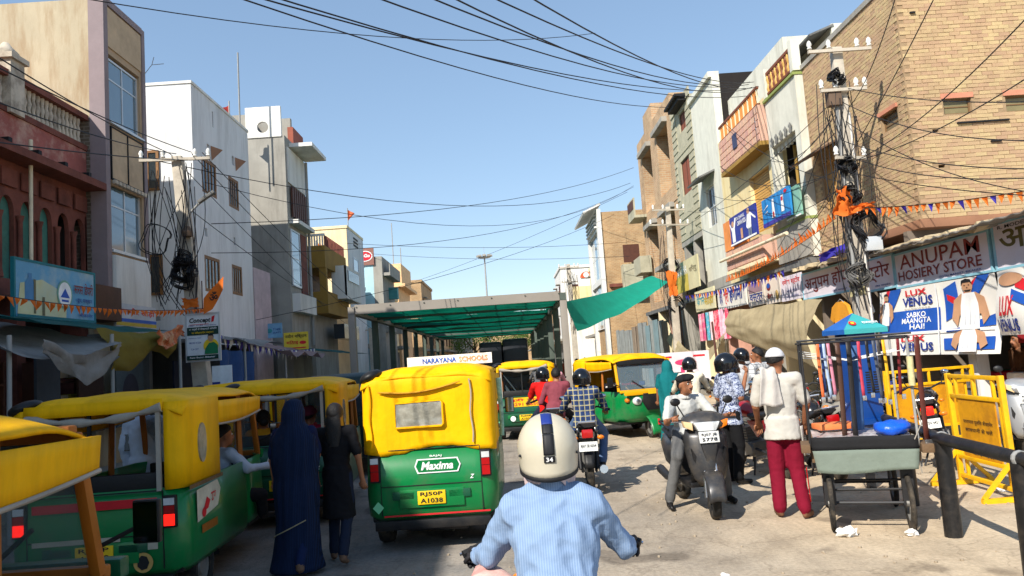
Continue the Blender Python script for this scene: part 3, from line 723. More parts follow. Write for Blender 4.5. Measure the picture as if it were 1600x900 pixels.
MB(FacF(16.2)).bx(-9.3, -8.8, 0, .02, 3.4, 7.8).build('bare_brick_patch', m_brick_g, l2)
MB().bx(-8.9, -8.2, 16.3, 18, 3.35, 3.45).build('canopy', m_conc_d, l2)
tag(MB().tube([(-8.45, 17.98, 9.4), (-8.3, 18.1, 9.7), (-8.05, 18.2, 9.75)], .008, 4).tube([(-8.3, 18.1, 9.7), (-8.2, 18.0, 9.85)], .008, 4).build('roof_antenna', m_pipe), 'thin bent antenna arm on the beige house edge', 'antenna')

l3 = thing('plain_white_house', 'plain white house with wooden grilled windows beside the leaning pole', 'building')
m_w3 = M('cool_white', (222, 222, 222), .9, var=.05, scale=.8, dirt=(158, 156, 152), dirt_amt=.45, dirt_scale=.9, streak=True)
w3 = [(21.5, 22.6, 7.3, 8.35), (23.6, 24.5, 7.3, 8.3), (21.5, 22.65, 4.4, 5.45), (23.65, 24.55, 4.5, 5.45), (22.42, 22.52, 9.5, 10.0), (21.95, 22.15, 8.55, 8.85), (24, 24.2, 8.75, 9.05), (21.6, 21.78, 6.0, 6.25), (23.9, 24.05, 6.1, 6.35)]
fwall(l3, T, 20.9, 25.6, 2.9, 10.3, w3, m_w3)
fwall(l3, FacF(20.9), -16, -8.5 - .28, 2.9, 10.3, [(-9.8, -9.45, 7.25, 8.4), (-9.8, -9.42, 4.3, 5.45)], m_w3, name='side_wall')
MB().bx(-16, -9.0, 21.4, 25.6, 2.9, 10.2).build('room', m_inside, l3)
for h in w3[:4]:
    fwin(l3, T, h[0], h[1], h[2], h[3], 4, 1, m_wood, m_glass_d, rec=.0, fw=.09)
for (u0, u1, z0, z1) in ((-9.8, -9.45, 7.25, 8.4), (-9.8, -9.42, 4.3, 5.45)):
    fwin(l3, FacF(20.9), u0, u1, z0, z1, 1, 1, m_wood, m_glass_d, rec=-.06, fw=.07)
for h in w3[5:7]:
    MB().add([(-8.49, h[1] + .05, h[3]), (-8.2, h[1] + .25, h[3] - .1), (-8.49, h[1] + .1, h[2] - .15)], [(0, 1, 2)]).build('vent_flap', M('rust_flap', (150, 112, 88), .8), l3, solid=.01)
MB().bx(-16, -8.47, 20.87, 25.62, 10.3, 10.38).build('coping', m_white, l3)
fbox(l3, 'pink_annex', T, 25.7, 27.5, -2, 0, 0, 5.6, M('pale_pink_wall', (196, 176, 180), .9))

l4 = thing('grey_concrete_tower', 'slim grey concrete house with round hole in its roof panel', 'building')
MB().bx(-14, -8.0, 28.3, 31.0, 0, 11.0).build('wall', m_conc, l4)
pn = MB(FacF(28.26)); ringp = []
k = 20; cx, cz, rr = -8.8, 11.35, .22
def sq(a):                                                 # square outline point at the same angle
    c, s = math.cos(a), math.sin(a); x0, x1, z0, z1 = -9.45 - cx, -8.1 - cx, 10.95 - cz, 12.15 - cz
    t = min([(x1 / c) if c > 1e-6 else 9, (x0 / c) if c < -1e-6 else 9, (z1 / s) if s > 1e-6 else 9, (z0 / s) if s < -1e-6 else 9])
    return (cx + c * t, cz + s * t)
import itertools
angs = sorted({2 * math.pi * i / 28 for i in range(28)} | {math.atan2(z - cz, x - cx) % (2 * math.pi) for x in (-9.45, -8.1) for z in (10.95, 12.15)})
for a, b in zip(angs, angs[1:] + [angs[0] + 2 * math.pi]):
    p = [(cx + rr * math.cos(a), cz + rr * math.sin(a)), (cx + rr * math.cos(b), cz + rr * math.sin(b)), sq(b), sq(a)]
    pn.add([(x, d, z) for d in (0, -.12) for x, z in p], [(0, 1, 2, 3), (7, 6, 5, 4), (0, 1, 5, 4), (2, 3, 7, 6)])
pn.build('roof_panel', m_white, l4)
MB().bx(-9.45, -8.1, 29.6, 29.8, 10.95, 12.1).build('roof_back_wall', m_conc, l4)
MB().bx(-14, -9.45, 28.3, 31, 11.0, 11.9).build('roof_parapet', m_conc, l4)
MB().bx(-8.2, -7.98, 29.5, 31, 11, 11.7).build('roof_parapet', M('red_tile_wall', (150, 84, 66), .85), l4)
T = FacL(-8.0)
MB(T).bx(28.9, 31.2, 0, .9, 10.7, 10.85).build('roof_slab', m_white, l4)
MB(T).bx(28.5, 30.9, 0, .05, 9.2, 10.6).build('facade_panel', m_white, l4)
for i in range(7): MB(T).bx(28.7 + i * .3, 28.9 + i * .3, .05, .12, 7.9, 9.1).build('wooden_slat', m_dkwood, l4)
MB(T).bx(28.5, 30.95, 0, .35, 7.6, 7.75).build('ledge', m_white, l4)
fwin(l4, T, 28.5, 29.7, 5.2, 7.4, 1, 2, m_alu, m_glass, rec=-.06)
MB(T).bx(29.8, 30.6, 0, .06, 4.6, 7.4).build('door_panel', m_redstone, l4)
MB(T).bx(28.5, 30.9, 0, .3, 4.2, 4.9).build('balcony_panel', m_white, l4)
MB(T).tube([(30.95, .1, 3.0), (30.95, .1, 10.6)], .06, 8).build('drain_pipe', m_pipe, l4)

l5 = thing('ochre_balcony_house', 'ochre painted house with deep shaded balcony and white roof balustrade', 'building')
MB().bx(-14, -9.3, 33, 38.5, 0, 7.6).build('wall', m_ochre, l5)
MB().bx(-9.3, -8.0, 34.0, 38.5, 6.6, 7.6).build('balcony_parapet', m_ochre, l5)
MB().bx(-9.3, -7.95, 34.0, 38.5, 4.5, 5.5).build('balcony_parapet', m_ochre, l5)
MB().bx(-8.3, -8.0, 34.05, 34.35, 5.5, 6.6).build('balcony_post', m_ochre, l5)
MB().bx(-9.28, -9.2, 34.1, 38.4, 5.5, 6.6).build('door', m_dkwood, l5)
MB().bx(-9.3, -8.6, 34.0, 38.5, 0, 4.5).build('lower_wall', m_conc, l5)
for i in range(10): MB().bx(-9.2 + i * .12, -9.14 + i * .12, 34.02, 34.08, 7.6, 8.05).build('baluster', m_white, l5)
MB().bx(-9.25, -7.98, 34.0, 34.1, 8.05, 8.15).build('roof_rail', m_white, l5)
for i in range(14): MB().bx(-8.05, -8.0, 34.15 + i * .3, 34.25 + i * .3, 7.6, 8.1).build('baluster', m_redstone, l5)
MB().bx(-8.2, -7.5, 36, 39.5, 5.3, 5.45).bx(-7.58, -7.5, 36, 39.5, 5.45, 6.9).bx(-8.2, -7.5, 36, 36.08, 5.45, 6.9).build('side_balcony', m_white, l5)
MB().bx(-7.49, -7.46, 36.4, 39, 6.2, 6.7).build('balcony_grille', m_glass_d, l5)
MB().bx(-8.2, -7.7, 36.0, 39.5, 3.4, 4.1).build('sign_box', m_glass_d, l5)

l6 = thing('cream_plain_house', 'tall cream house with blank sunlit flank and slit windows', 'building')
MB().bx(-16, -8.4, 41, 45.5, 0, 9.65).build('wall', m_cream, l6)
MB().bx(-16, -8.35, 40.95, 45.55, 9.65, 9.8).build('coping', m_cream, l6)
T = FacL(-8.4)
MB(T).bx(41.05, 45.5, 0, .03, 0, 9.64).build('facade', m_w3, l6)
fwin(l6, T, 42.2, 43.6, 6.0, 8.2, 1, 3, m_alu, m_glass, rec=-.08)
for i in range(3): MB(T).bx(42.6, 43.8, .03, .06, 8.9 + i * .2, 9.0 + i * .2).build('vent', m_black, l6)
MB().bx(-10, -9.96, 40.9, 40.99, 6.8, 7.9).build('drain_pipe', m_redstone, l6)

l7 = thing('blue_logo_house', 'pale blue and brick house carrying a red oval shop logo', 'building')
MB().bx(-16, -8.6, 50, 55, 0, 8.75).build('wall', M('pale_blue_wall', (172, 206, 214), .9, var=.08), l7)
MB().bx(-8.6, -8.0, 50, 55, 0, 9.3).build('front_bay', m_conc, l7)
MB(FacF(50)).bx(-9.7, -8.5, 0, .12, 8.75, 9.9).build('sign_panel', M('brown_panel', (140, 96, 84), .7), l7)
lg = MB(); put_poly(lg, ell(-9.1, 9.35, .52, .36, 28), lambda u, v: (u, 49.87, v)); lg.build('logo_rim', M('white_print', (240, 240, 238), .6, bump=0), l7)
lg = MB(); put_poly(lg, ell(-9.1, 9.35, .46, .31, 28), lambda u, v: (u, 49.865, v)); lg.build('logo_oval', M('logo_red', (206, 24, 44), .5, bump=0), l7)
lg = MB(); put_text(lg, 'JoGo', -9.45, -8.75, 9.2, 9.5, lambda u, v: (u, 49.86, v), .03, .2); lg.build('logo_lettering', MATS['white_print'], l7)
T = FacL(-8.0)
for i in range(5): MB(T).bx(50.3 + i, 50.9 + i, 0, .6, 4.2 + (i % 3) * 1.2, 5 + (i % 3) * 1.2).build('cooler_box', [m_conc, m_tin, M('teal_box', (80, 150, 150), .7)][i % 3], l7)
MB(T).bx(50.1, 54.9, 0, .5, 8.0, 8.2).bx(50.1, 54.9, .45, .5, 8.2, 8.8).build('balcony', m_conc, l7)
l8 = thing('peach_corner_house', 'peach house with overhanging square roof room', 'building')
MB().bx(-16, -8.4, 60, 67, 0, 8.2).build('wall', M('peach_wall', (232, 190, 142), .9), l8)
MB().bx(-16, -7.8, 59.6, 67.4, 8.2, 8.45).build('roof_slab', MATS['peach_wall'], l8)
MB().bx(-11, -8.1, 60, 66, 8.45, 10.1).build('roof_room', MATS['peach_wall'], l8)
for i in range(3): fwin(l8, FacL(-8.4), 60.8 + i * 2, 62 + i * 2, 5.2, 6.8, 2, 1, m_dkwood, m_glass_d, rec=-.06)
block('far_brick_terrace', 'tan brick terrace with flat roof beyond the peach house', -16, -7.9, 72, 82, 9.8, m_brick_t, 3)
block('far_peach_terrace', 'low peach house at the far left of the street', -16, -7.2, 83, 100, 8.4, MATS['peach_wall'], 4)
block('far_grey_terrace', 'low grey house closing the left side of the view', -16, -6.4, 102, 140, 7.6, m_conc, 5)
block('low_cream_house', 'low cream house between the blue and peach houses', -16, -8.5, 55.5, 59.4, 7.0, m_cream, 1)
block('low_white_house', 'low pale house behind the ochre balcony', -16, -9.2, 46, 49.6, 7.0, m_w3, 1)
block('end_house', 'broad sandy house across the far end of the street', -14, 12, 175, 190, 8.0, m_brick_t, 0, floors=1)
# the row carries on behind the camera, where it shades the left half of the road
block('near_left_house', 'tall beige house nearest on the left whose shadow crosses the road', -16, -8.6, -14, 8.6, 10.6, m_plaster, 4)
# far trees beyond the end of the shade roof
def tree(label, x, y, h, rc, seed):
    t = thing('tree', label, 'tree', (x, y, 0)); rr = random.Random(seed)
    MB().tube([(0, 0, 0), (.1, 0, h * .3), (0, .1, h * .6)], [.25, .18, .08], 8).build('trunk', M('bark', (92, 74, 56), .9), t, smooth=True)
    for k in range(5):
        a = k * 1.26; MB().tube([(0.05, 0, h * .35 + k * .2), (math.cos(a) * rc * .6, math.sin(a) * rc * .6, h * .65)], [.08, .03], 5).build('limb', MATS['bark'], t)
    c = MB()
    for k in range(2600):
        cl = rr.choice(range(14)); a = cl * 2.4; q = Vector((math.cos(a) * rc * .6, math.sin(a) * rc * .6, h * .68 + (cl % 4 - 1.5) * rc * .3))
        p = q + Vector((rr.gauss(0, 1), rr.gauss(0, 1), rr.gauss(0, .8))) * rc * .25; s = rr.uniform(.1, .2)
        d = Vector((rr.gauss(0, 1), rr.gauss(0, 1), rr.gauss(0, 1))).normalized(); e = d.orthogonal().normalized(); f = d.cross(e)
        c.add([p - e * s, p + f * s * .5, p + e * s, p - f * s * .5], [(0, 1, 2, 3)])
    tag(c.build('crown', M('leaf_green', (92, 118, 48), .7, var=.3, bump=0, trans=.3), t), kind='stuff')
tree('green tree past the far end of the shade roof', -4.2, 95, 8, 3.2, 1)
tree('second green tree at the street end, right of the first', 1.5, 125, 8, 3.0, 2)
# roof flags and masts
def flag(label, x, y, z0, z1, colr, s=.7, name='roof_flag', side=1):
    t = thing(name, label, 'flag', (x, y, z0))
    MB().tube([(0, 0, 0), (0, 0, z1 - z0)], .025, 6).build('mast', m_pipe, t, smooth=True)
    f = MB(); H_ = z1 - z0
    f.grid(lambda u, v: (side * u * s * (1 - v) * .8 + .02, .08 * math.sin(u * 6), H_ - .1 - s * 1.3 * v - u * s * .5 * (1 - v)), 8, 8)
    f.build('cloth', M('flag_' + str(colr), colr, .8, bump=0, trans=.35), t, smooth=True)
flag('drooping red flag on the roof beside the tall bare mast', -9.6, 27.0, 10.2, 12.0, (176, 64, 56), .5, side=-1)
t = tag(MB().tube([(-9.3, 27.2, 10.2), (-9.28, 27.2, 13.9)], .03, 6).build('roof_mast', m_pipe, smooth=True), 'tall bare grey mast on the roof behind the white house', 'mast')
flag('small faded orange flag on the cream house', -8.9, 44, 9.8, 11.4, (214, 110, 70), .5)
flag('saffron pennant fixed to the cream house wall', -10.0, 40.6, 7.6, 9.0, (226, 128, 40), .8)
for i, (x, y, z0, z1) in enumerate(((-9.1, 63, 10.1, 14), (-8.6, 64, 10.1, 12))):
    tag(MB().tube([(x, y, z0), (x, y, z1)], .04, 5).build('roof_mast', m_pipe), ['tall thin rod on the peach roof room', 'short thin rod on the peach roof room'][i], 'mast')
hm = thing('high_mast_light', 'distant high mast lamp ringed with floodlights', 'lamp', (-3.0, 130, 0))
MB().tube([(0, 0, 0), (0, 0, 20)], [.22, .12], 8).build('mast', m_pipe, hm, smooth=True)
for i in range(8):
    a = i * math.pi / 4; MB().box((1.1 * math.cos(a), 1.1 * math.sin(a), 20), (.6, .6, .3)).build('floodlight', m_conc, hm)
MB().lathe([(1.0, 19.7), (1.1, 19.8)], 16).build('ring', m_pipe, hm)
MB().tube([(0, 0, 20), (0, 0, 21.6)], .03, 5).build('spike', m_pipe, hm)
# ================================================================ STREET STRUCTURES
rnd = random.Random(21)
m_print_w = M('white_print', (240, 240, 238), .6, bump=0)
m_navy = M('navy_print', (30, 52, 132), .6, bump=0); m_redp = M('red_print', (206, 30, 40), .6, bump=0)
m_blackp = M('black_print', (26, 26, 30), .6, bump=0); m_skin_p = M('skin_print', (196, 148, 112), .6, bump=0)
m_bluep = M('blue_print', (28, 84, 176), .6, bump=0); m_yelp = M('yellow_print', (236, 200, 40), .6, bump=0)
m_greenp = M('green_print', (30, 120, 78), .6, bump=0); m_brownp = M('brown_red_print', (134, 42, 34), .6, bump=0)
m_orange = M('saffron_cloth', (228, 116, 36), .8, var=.12, bump=.1, trans=.3)
m_violet = M('violet_foil', (62, 52, 160), .5, var=.2, bump=.1, trans=.2)

def put_poly_fine(mb, poly, fn, step=.09):
    bm = bmesh.new(); f = bm.faces.new([bm.verts.new((u, v, 0)) for u, v in poly]); bmesh.ops.triangulate(bm, faces=[f])
    for _ in range(5):
        es = [e for e in bm.edges if e.calc_length() > step]
        if not es: break
        bmesh.ops.subdivide_edges(bm, edges=es, cuts=1); bmesh.ops.triangulate(bm, faces=[q for q in bm.faces if len(q.verts) > 3])
    bm.verts.index_update()
    mb.add([fn(v.co.x, v.co.y) for v in bm.verts], [tuple(v.index for v in q.verts) for q in bm.faces]); bm.free()
def board(name, label, cat, o, r, w, h, bg, items=(), thick=.05, up=(0, 0, 1), group=None, frame=None, surf=None, parent=None):
    """flat sign: o lower left corner seen from its front, r reading direction"""
    o, r, up = Vector(o), Vector(r).normalized(), Vector(up).normalized(); n = r.cross(up)
    t = parent or thing(name, label, cat, o, group=group)
    def fn(u, v, l=0.0):
        p = r * u + up * v + n * l
        if surf: p = p + n * surf(u / w, v / h)
        return p
    b = MB()
    if surf: b.grid(lambda u, v: fn(u * w, v * h, -.01), 40, 20); b.build('cloth', bg, t, smooth=True)
    else:
        b.add([fn(u, v, l) for l in (-thick, 0) for u, v in ((0, 0), (w, 0), (w, h), (0, h))], [(3, 2, 1, 0), (4, 5, 6, 7), (0, 1, 5, 4), (1, 2, 6, 5), (2, 3, 7, 6), (3, 0, 4, 7)]); b.build('panel', bg, t)
    if frame:
        f = .04; b = MB()
        for (a, c, d, e) in ((-f, w + f, -f, 0), (-f, w + f, h, h + f), (-f, 0, 0, h), (w, w + f, 0, h)):
            b.add([fn(u, v, l) for l in (-thick, .012) for u, v in ((a, d), (c, d), (c, e), (a, e))], [(3, 2, 1, 0), (4, 5, 6, 7), (0, 1, 5, 4), (1, 2, 6, 5), (2, 3, 7, 6), (3, 0, 4, 7)])
        b.build('frame', frame, t)
    lift = .006
    for it in items:
        b = MB()
        if it[0] == 't':
            _, s, u0, u1, v0, v1, mt = it[:7]
            put_text(b, s, u0 * w, u1 * w, v0 * h, v1 * h, lambda u, v: fn(u, v, lift), *(it[7:]))
            nm = 'lettering'
        else:
            for poly in it[1]:
                if surf: put_poly_fine(b, [(u * w, v * h) for u, v in poly], lambda u, v: fn(u, v, lift))
                else: put_poly(b, [(u * w, v * h) for u, v in poly], lambda u, v: fn(u, v, lift))
            mt = it[2]; nm = it[3] if len(it) > 3 else 'print'
        if b.v: b.build(nm, mt, t)
        lift += .0012 if surf else .003
    return t
RD = (0, -1, 0)          # reading direction on the right-hand row
LD = (0, 1, 0)           # reading direction on the left-hand row

# ---- shade structure
pg = thing('shade_pergola', 'long steel framed shade roof covered in dark green net over the road', 'pergola', (-1.55, 24.6, 0))
m_post = M('grey_steel_beam', (146, 139, 130), .7, var=.12, bump=.15, dirt=(120, 112, 100), dirt_amt=.4)
m_gpost = M('green_grey_shaded_post', (82, 92, 84), .75, var=.12, bump=.1)  # darker than the front frame: shade under the net put into the colour
def net_mat():
    m = M('green_shade_net', (10, 112, 88), .9, var=.4, scale=1.6, bump=.2, bscale=90, trans=.45)
    return m
for k in range(9):
    y = k * 4.2
    for s in (-1, 1): MB().bx(s * 3.45 - .11, s * 3.45 + .11, y - .11, y + .11, 0, 3.66).build('post', m_post if k == 0 else m_gpost, pg, bevel=.015)
    MB().bx(-3.34, 3.34, y - .07, y + .07, 3.7 if k else 3.66, 3.84 if k else 3.96).build('cross_beam', m_post if k == 0 else m_gpost, pg)
for s in (-1, 1): MB().bx(s * 3.45 - .1, s * 3.45 + .1, -.12, 33.9, 3.661, 3.9).build('side_beam', m_post if s < 0 else m_gpost, pg)
for k in range(8):
    for j in range(4):
        y0 = k * 4.2 + j * 1.05 + .04; sd = k * 7 + j
        if sd in (9, 25, 38): continue
        MB().grid(lambda u, v: (-3.4 + 6.8 * u, y0 + .98 * v + .05 * noise.noise(Vector((u * 3, sd, 0))), 3.86 - .16 * math.sin(math.pi * v) * (0.7 + .5 * noise.noise(Vector((u * 4, sd, 2)))) + .04 * noise.noise(Vector((u * 9, v * 3, sd)))), 22, 6).build('net_strip', net_mat(), pg, smooth=True)
for i in range(7): MB().bx(-3.3 + i * 1.1, -3.26 + i * 1.1, -.1, 33.8, 3.875, 3.9).build('purlin', m_gpost, pg)
tc_ = MB()
A, B_, C_, D_ = Vector((1.95, 24.7, 3.62)), Vector((6.9, 34.8, 5.25)), Vector((6.95, 31.8, 4.65)), Vector((2.3, 24.75, 2.62))
tc_.grid(lambda u, v: (lambda p: tuple(p - Vector((0, 0, .26 * math.sin(math.pi * u) * (0.5 + .3 * v))) + Vector((.0, .05, .05)) * noise.noise(Vector((u * 6, v * 4, 1)))))(A.lerp(B_, u).lerp(D_.lerp(C_, u), v)), 40, 14)
tag(tc_.build('teal_awning_cloth', M('teal_cloth', (12, 158, 134), .85, var=.1, bump=.25, bscale=60, trans=.3), smooth=True), 'bright teal cloth stretched from the pergola to the right hand buildings', 'awning')

# ---- right row: shop fronts under the upper floors
sr = thing('shop_row', 'row of open dark shop bays under the right hand houses', 'shop')
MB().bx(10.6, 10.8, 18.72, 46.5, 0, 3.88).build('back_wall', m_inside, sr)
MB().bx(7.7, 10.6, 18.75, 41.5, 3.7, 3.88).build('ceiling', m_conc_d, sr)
for i, y in enumerate((21, 23.6, 26.3, 29.4, 33, 35.5, 38, 41)):
    MB().bx(7.7, 10.6, y - .1, y + .1, .28, 3.7).build('partition', [m_cream, m_conc, M('pink_part', (198, 150, 130), .9)][i % 3], sr)
MB().bx(8.4, 8.5, 26.4, 29.3, .28, 2.6).build('roller_shutter', m_tin, sr)
MB().bx(7.4, 10, 31, 46, 0.002, .2).build('plinth', m_conc, sr)
# corrugated sheets
cs = thing('corrugated_sheet_fence', 'row of weathered corrugated sheets behind the right hand rickshaw', 'fence', (6.8, 32, 0))
cms = [M('sheet_grey', (142, 146, 144), .55, metal=.2, dirt=(96, 88, 78), dirt_amt=.6, dirt_scale=2, streak=True), M('sheet_blue', (120, 142, 148), .55, metal=.2, dirt=(90, 92, 88), dirt_amt=.6, streak=True), M('sheet_brown', (136, 122, 106), .6, metal=.15, dirt=(84, 66, 52), dirt_amt=.7, streak=True)]
for i in range(17):
    s = MB(); y0 = i * 1.0; h = 3.1 + rnd.uniform(-.12, .12); tl = rnd.uniform(-.04, .04)
    s.grid(lambda u, v: (.035 * math.sin(u * 2 * math.pi * 5) + (i % 2) * .05, y0 + u * 1.04 + tl * v, .02 + h * v), 40, 1)
    s.build('sheet', cms[rnd.choice((0, 1, 2, 0))], cs, smooth=True)

# ---- painted fascia boards (right)
lil = M('lilac_board', (224, 214, 222), .6, var=.06, bump=.05, dirt=(176, 156, 150), dirt_amt=.3); cyan_f = M('pale_cyan_frame', (140, 190, 206), .6)
board('shop_sign', 'lilac painted board lettered ANUPAM HOSIERY STORE in brown red capitals', 'sign', (7.6, 14.5, 2.72), RD, 2.85, .6, lil, [
    ('t', 'ANUPAM', .06, .92, .52, .97, m_brownp, .006), ('t', 'HOSIERY STORE', .03, .93, .16, .46, m_brownp, .012), ('t', 'GOTH MARKET, BIKANER', .5, .92, .04, .1, m_navy)], frame=cyan_f)
board('shop_sign', 'lilac painted Hindi board beginning just behind the near concrete pole', 'sign', (7.6, 15.9, 2.76), RD, 1.3, .6, lil, [
    ('t', 'स्टोर', .12, .9, .22, .92, m_brownp, .014), ('t', 'गोठ मार्केट', .4, .9, .05, .14, m_navy)], frame=cyan_f)
board('shop_sign', 'lilac painted Hindi board left of the near concrete pole', 'sign', (7.6, 19.1, 2.86), RD, 3.1, .6, lil, [
    ('t', 'अनुपम होजरी', .04, .98, .18, .95, m_brownp, .014), ('t', 'जैन मार्केट', .55, .8, .04, .13, m_navy)], frame=cyan_f)
board('shop_sign', 'lilac Hindi board cut by the right edge of the picture', 'sign', (7.6, 11.5, 2.72), RD, 2.3, .66, lil, [
    ('t', 'अनुपम', .05, .9, .2, .85, M('olive_print', (96, 84, 30), .6, bump=0), .012), ('t', 'R. MODENT', .05, .4, .88, .96, m_blackp)], frame=cyan_f)
board('shop_sign', 'faded lilac board with red title and two blue lines', 'sign', (7.6, 20.65, 2.9), RD, 1.45, .66, lil, [
    ('t', 'रमेश स्टोर', .1, .95, .6, .9, m_redp, .02), ('t', 'साड़ी सेंटर', .3, .8, .3, .45, m_navy), ('t', 'गोठ मार्केट', .25, .85, .1, .22, m_navy)])
board('shop_sign', 'white board with blue and orange emblem and handbag', 'sign', (7.6, 21.9, 2.92), RD, 1.2, .7, M('ivory_board', (222, 210, 196), .6, dirt=(180, 150, 130), dirt_amt=.4), [
    ('p', [ell(.25, .7, .14, .16)], m_brownp), ('p', [ell(.25, .74, .11, .1)], m_bluep), ('t', 'बैग', .1, .5, .2, .45, m_brownp, .02), ('p', [ell(.78, .3, .1, .2)], M('tan_print', (196, 160, 90), .6, bump=0))])
board('shop_sign', 'small board with blue lettering under a violet garland', 'sign', (7.6, 23.5, 2.96), RD, 1.5, .72, MATS['ivory_board'], [
    ('t', 'वस्त्र', .1, .9, .1, .5, m_navy, .02), ('p', [rect(.08, .9, .55, .95)], M('dull_mauve', (150, 120, 130), .7))])
board('shop_sign', 'white board with red and black Hindi lettering', 'sign', (7.6, 26.9, 3.06), RD, 3.2, .74, M('white_board', (226, 222, 214), .6, dirt=(180, 170, 160), dirt_amt=.3), [
    ('t', 'जय', .08, .2, .2, .9, m_navy, .02), ('t', 'श्री', .24, .42, .15, .9, m_redp, .02), ('t', 'हंगामा', .46, .9, .2, .95, m_navy, .03)])
board('shop_sign', 'cream board with teal and yellow strokes farthest along the fascia', 'sign', (7.6, 30.1, 3.2), RD, 2.8, .8, M('cream_board', (216, 208, 170), .7, dirt=(150, 140, 110), dirt_amt=.4), [
    ('t', 'फैशन', .1, .5, .3, .8, M('teal_print', (60, 150, 160), .6, bump=0), .02), ('t', 'साड़ी', .5, .95, .15, .7, M('mustard_print', (190, 160, 40), .6, bump=0), .02)])
board('shop_sign', 'faded yellow and cream hoarding beneath the sage house', 'sign', (7.5, 33.2, 4.15), RD, 4.4, 1.25, M('faded_cream', (204, 196, 158), .8, dirt=(150, 136, 96), dirt_amt=.5), [
    ('p', [rect(0, .62, 0, .55)], M('faded_yellow', (196, 178, 78), .8)), ('t', 'PREKSHA', .1, .6, .6, .85, m_print_w), ('t', 'बिन्दु', .68, .95, .5, .75, M('grey_print', (150, 140, 110), .7))], up=(.0, 0, 1))
# ---- advertising banners
def vest_man(cx, s, base, top):
    """generic figure in a white vest, as printed polygons"""
    P_ = lambda pts: [(cx + x * s, base + y * (top - base)) for x, y in pts]
    skin = [P_([(-.5, .25), (-.42, .62), (-.2, .74), (.2, .74), (.42, .62), (.52, .25), (.36, .08), (.3, .3), (-.28, .3), (-.34, .08)]), P_([(-.09, .7), (.09, .7), (.1, .8), (-.1, .8)])] + [[(cx + .15 * s * math.cos(a), base + (.87 + .12 * math.sin(a)) * (top - base)) for a in [i * math.pi / 9 for i in range(18)]]]
    vest = [P_([(-.27, 0), (.27, 0), (.24, .5), (.17, .74), (.1, .74), (0, .6), (-.1, .74), (-.17, .74), (-.24, .5)])]
    hair = [P_([(-.16, .88), (-.13, 1.0), (0, 1.03), (.13, 1.0), (.16, .88), (.1, .95), (-.1, .95)]), P_([(-.1, .8), (.1, .8), (.06, .765), (-.06, .765)])]
    pants = [P_([(-.28, -.12), (.28, -.12), (.27, .02), (-.27, .02)])]
    return skin, vest, hair, pants
m_jean = M('denim_print', (70, 84, 110), .6, bump=0)
def lux(name, label, o, w, h, full=True, surf=None, rdir=RD):
    it = []
    it.append(('p', [rect(.0, .58, .34, .66), [(.14, 1.0), (.26, 1.0), (.16, .66), (.06, .66)], [(.62, .9), (.72, .98), (.72, .55), (.62, .45)], [(.88, 1.0), (.97, 1.0), (.8, .62), (.8, .8)], [(.62, .3), (.97, .5), (.97, .36), (.62, .34)], rect(.6, .97, .06, .22)], m_bluep))
    it.append(('p', [[(.1, 1.0), (.14, 1.0), (.07, .74), (.04, .74)], [(.84, .95), (.88, 1.0), (.8, .8), (.76, .8)], [(.64, .82), (.7, .76), (.68, .68), (.64, .74)], [(.02, .25), (.06, .3), (.03, .1), (.0, .1)]], m_redp))
    it.append(('t', 'LUX', .3, .49, .87, .96, m_redp, .025)); it.append(('t', 'VENUS', .27, .53, .72, .85, m_navy, .03)); it.append(('t', 'INNERWEAR', .29, .51, .67, .69, M('grey_print', (150, 140, 110), .7)))
    it.append(('t', 'SABKO', .31, .47, .55, .63, m_print_w, .02)); it.append(('t', 'MAANGTA', .27, .51, .465, .545, m_print_w, .02)); it.append(('t', 'HAI!', .34, .46, .375, .455, m_print_w, .02))
    it.append(('t', 'LUX', .27, .46, .2, .29, m_redp, .025)); it.append(('t', 'VENUS', .26, .52, .06, .18, m_navy, .03))
    for (cx, s, b, tp) in ((.8, .26, .32, .97), (.1, .17, .45, .95), (.8, .26, .035, .42)):
        sk, ve, ha, pa = vest_man(cx, s, b, tp)
        if tp < .5: sk = sk[:1]; ha = []
        pa = [] if tp < .5 else pa
        it += [('p', sk, m_skin_p), ('p', ve, m_print_w)] + ([('p', pa, m_jean)] if pa else []) + ([('p', ha, m_blackp)] if ha else [])
        if ha: it.append(('p', [ell(cx + dx * s, b + .895 * (tp - b), .022 * s, .012 * (tp - b), 8) for dx in (-.06, .06)] + [ell(cx, b + .845 * (tp - b), .02 * s, .014 * (tp - b), 8)], M('face_print', (92, 58, 44), .6, bump=0)))
        it.append(('p', [[(cx + (k - .012) * s, b + .1 * (tp - b)), (cx + (k + .012) * s, b + .1 * (tp - b)), (cx + k * 1.1 * s, b + .55 * (tp - b))] for k in (-.12, .02, .14)], M('vest_crease', (198, 200, 208), .6, bump=0)))
    it.append(('p', [rect(.57, .58, .02, .98), rect(.02, .97, .325, .34)], m_print_w))
    return board(name, label, 'banner', o, rdir, w, h, M('vinyl_white', (232, 228, 220), .55, var=.04, bump=.05), it, surf=surf)
lux('advert_banner', 'blue and white innerwear banner reading SABKO MAANGTA HAI below the fascia', (7.5, 15.1, 1.42), 3.6, 1.24, surf=lambda u, v: .05 * math.sin(u * 5) + .03 * math.sin(v * 4 + u * 3) + .12 * (1 - v) ** 2 * (.5 + .5 * math.sin(u * 9)))
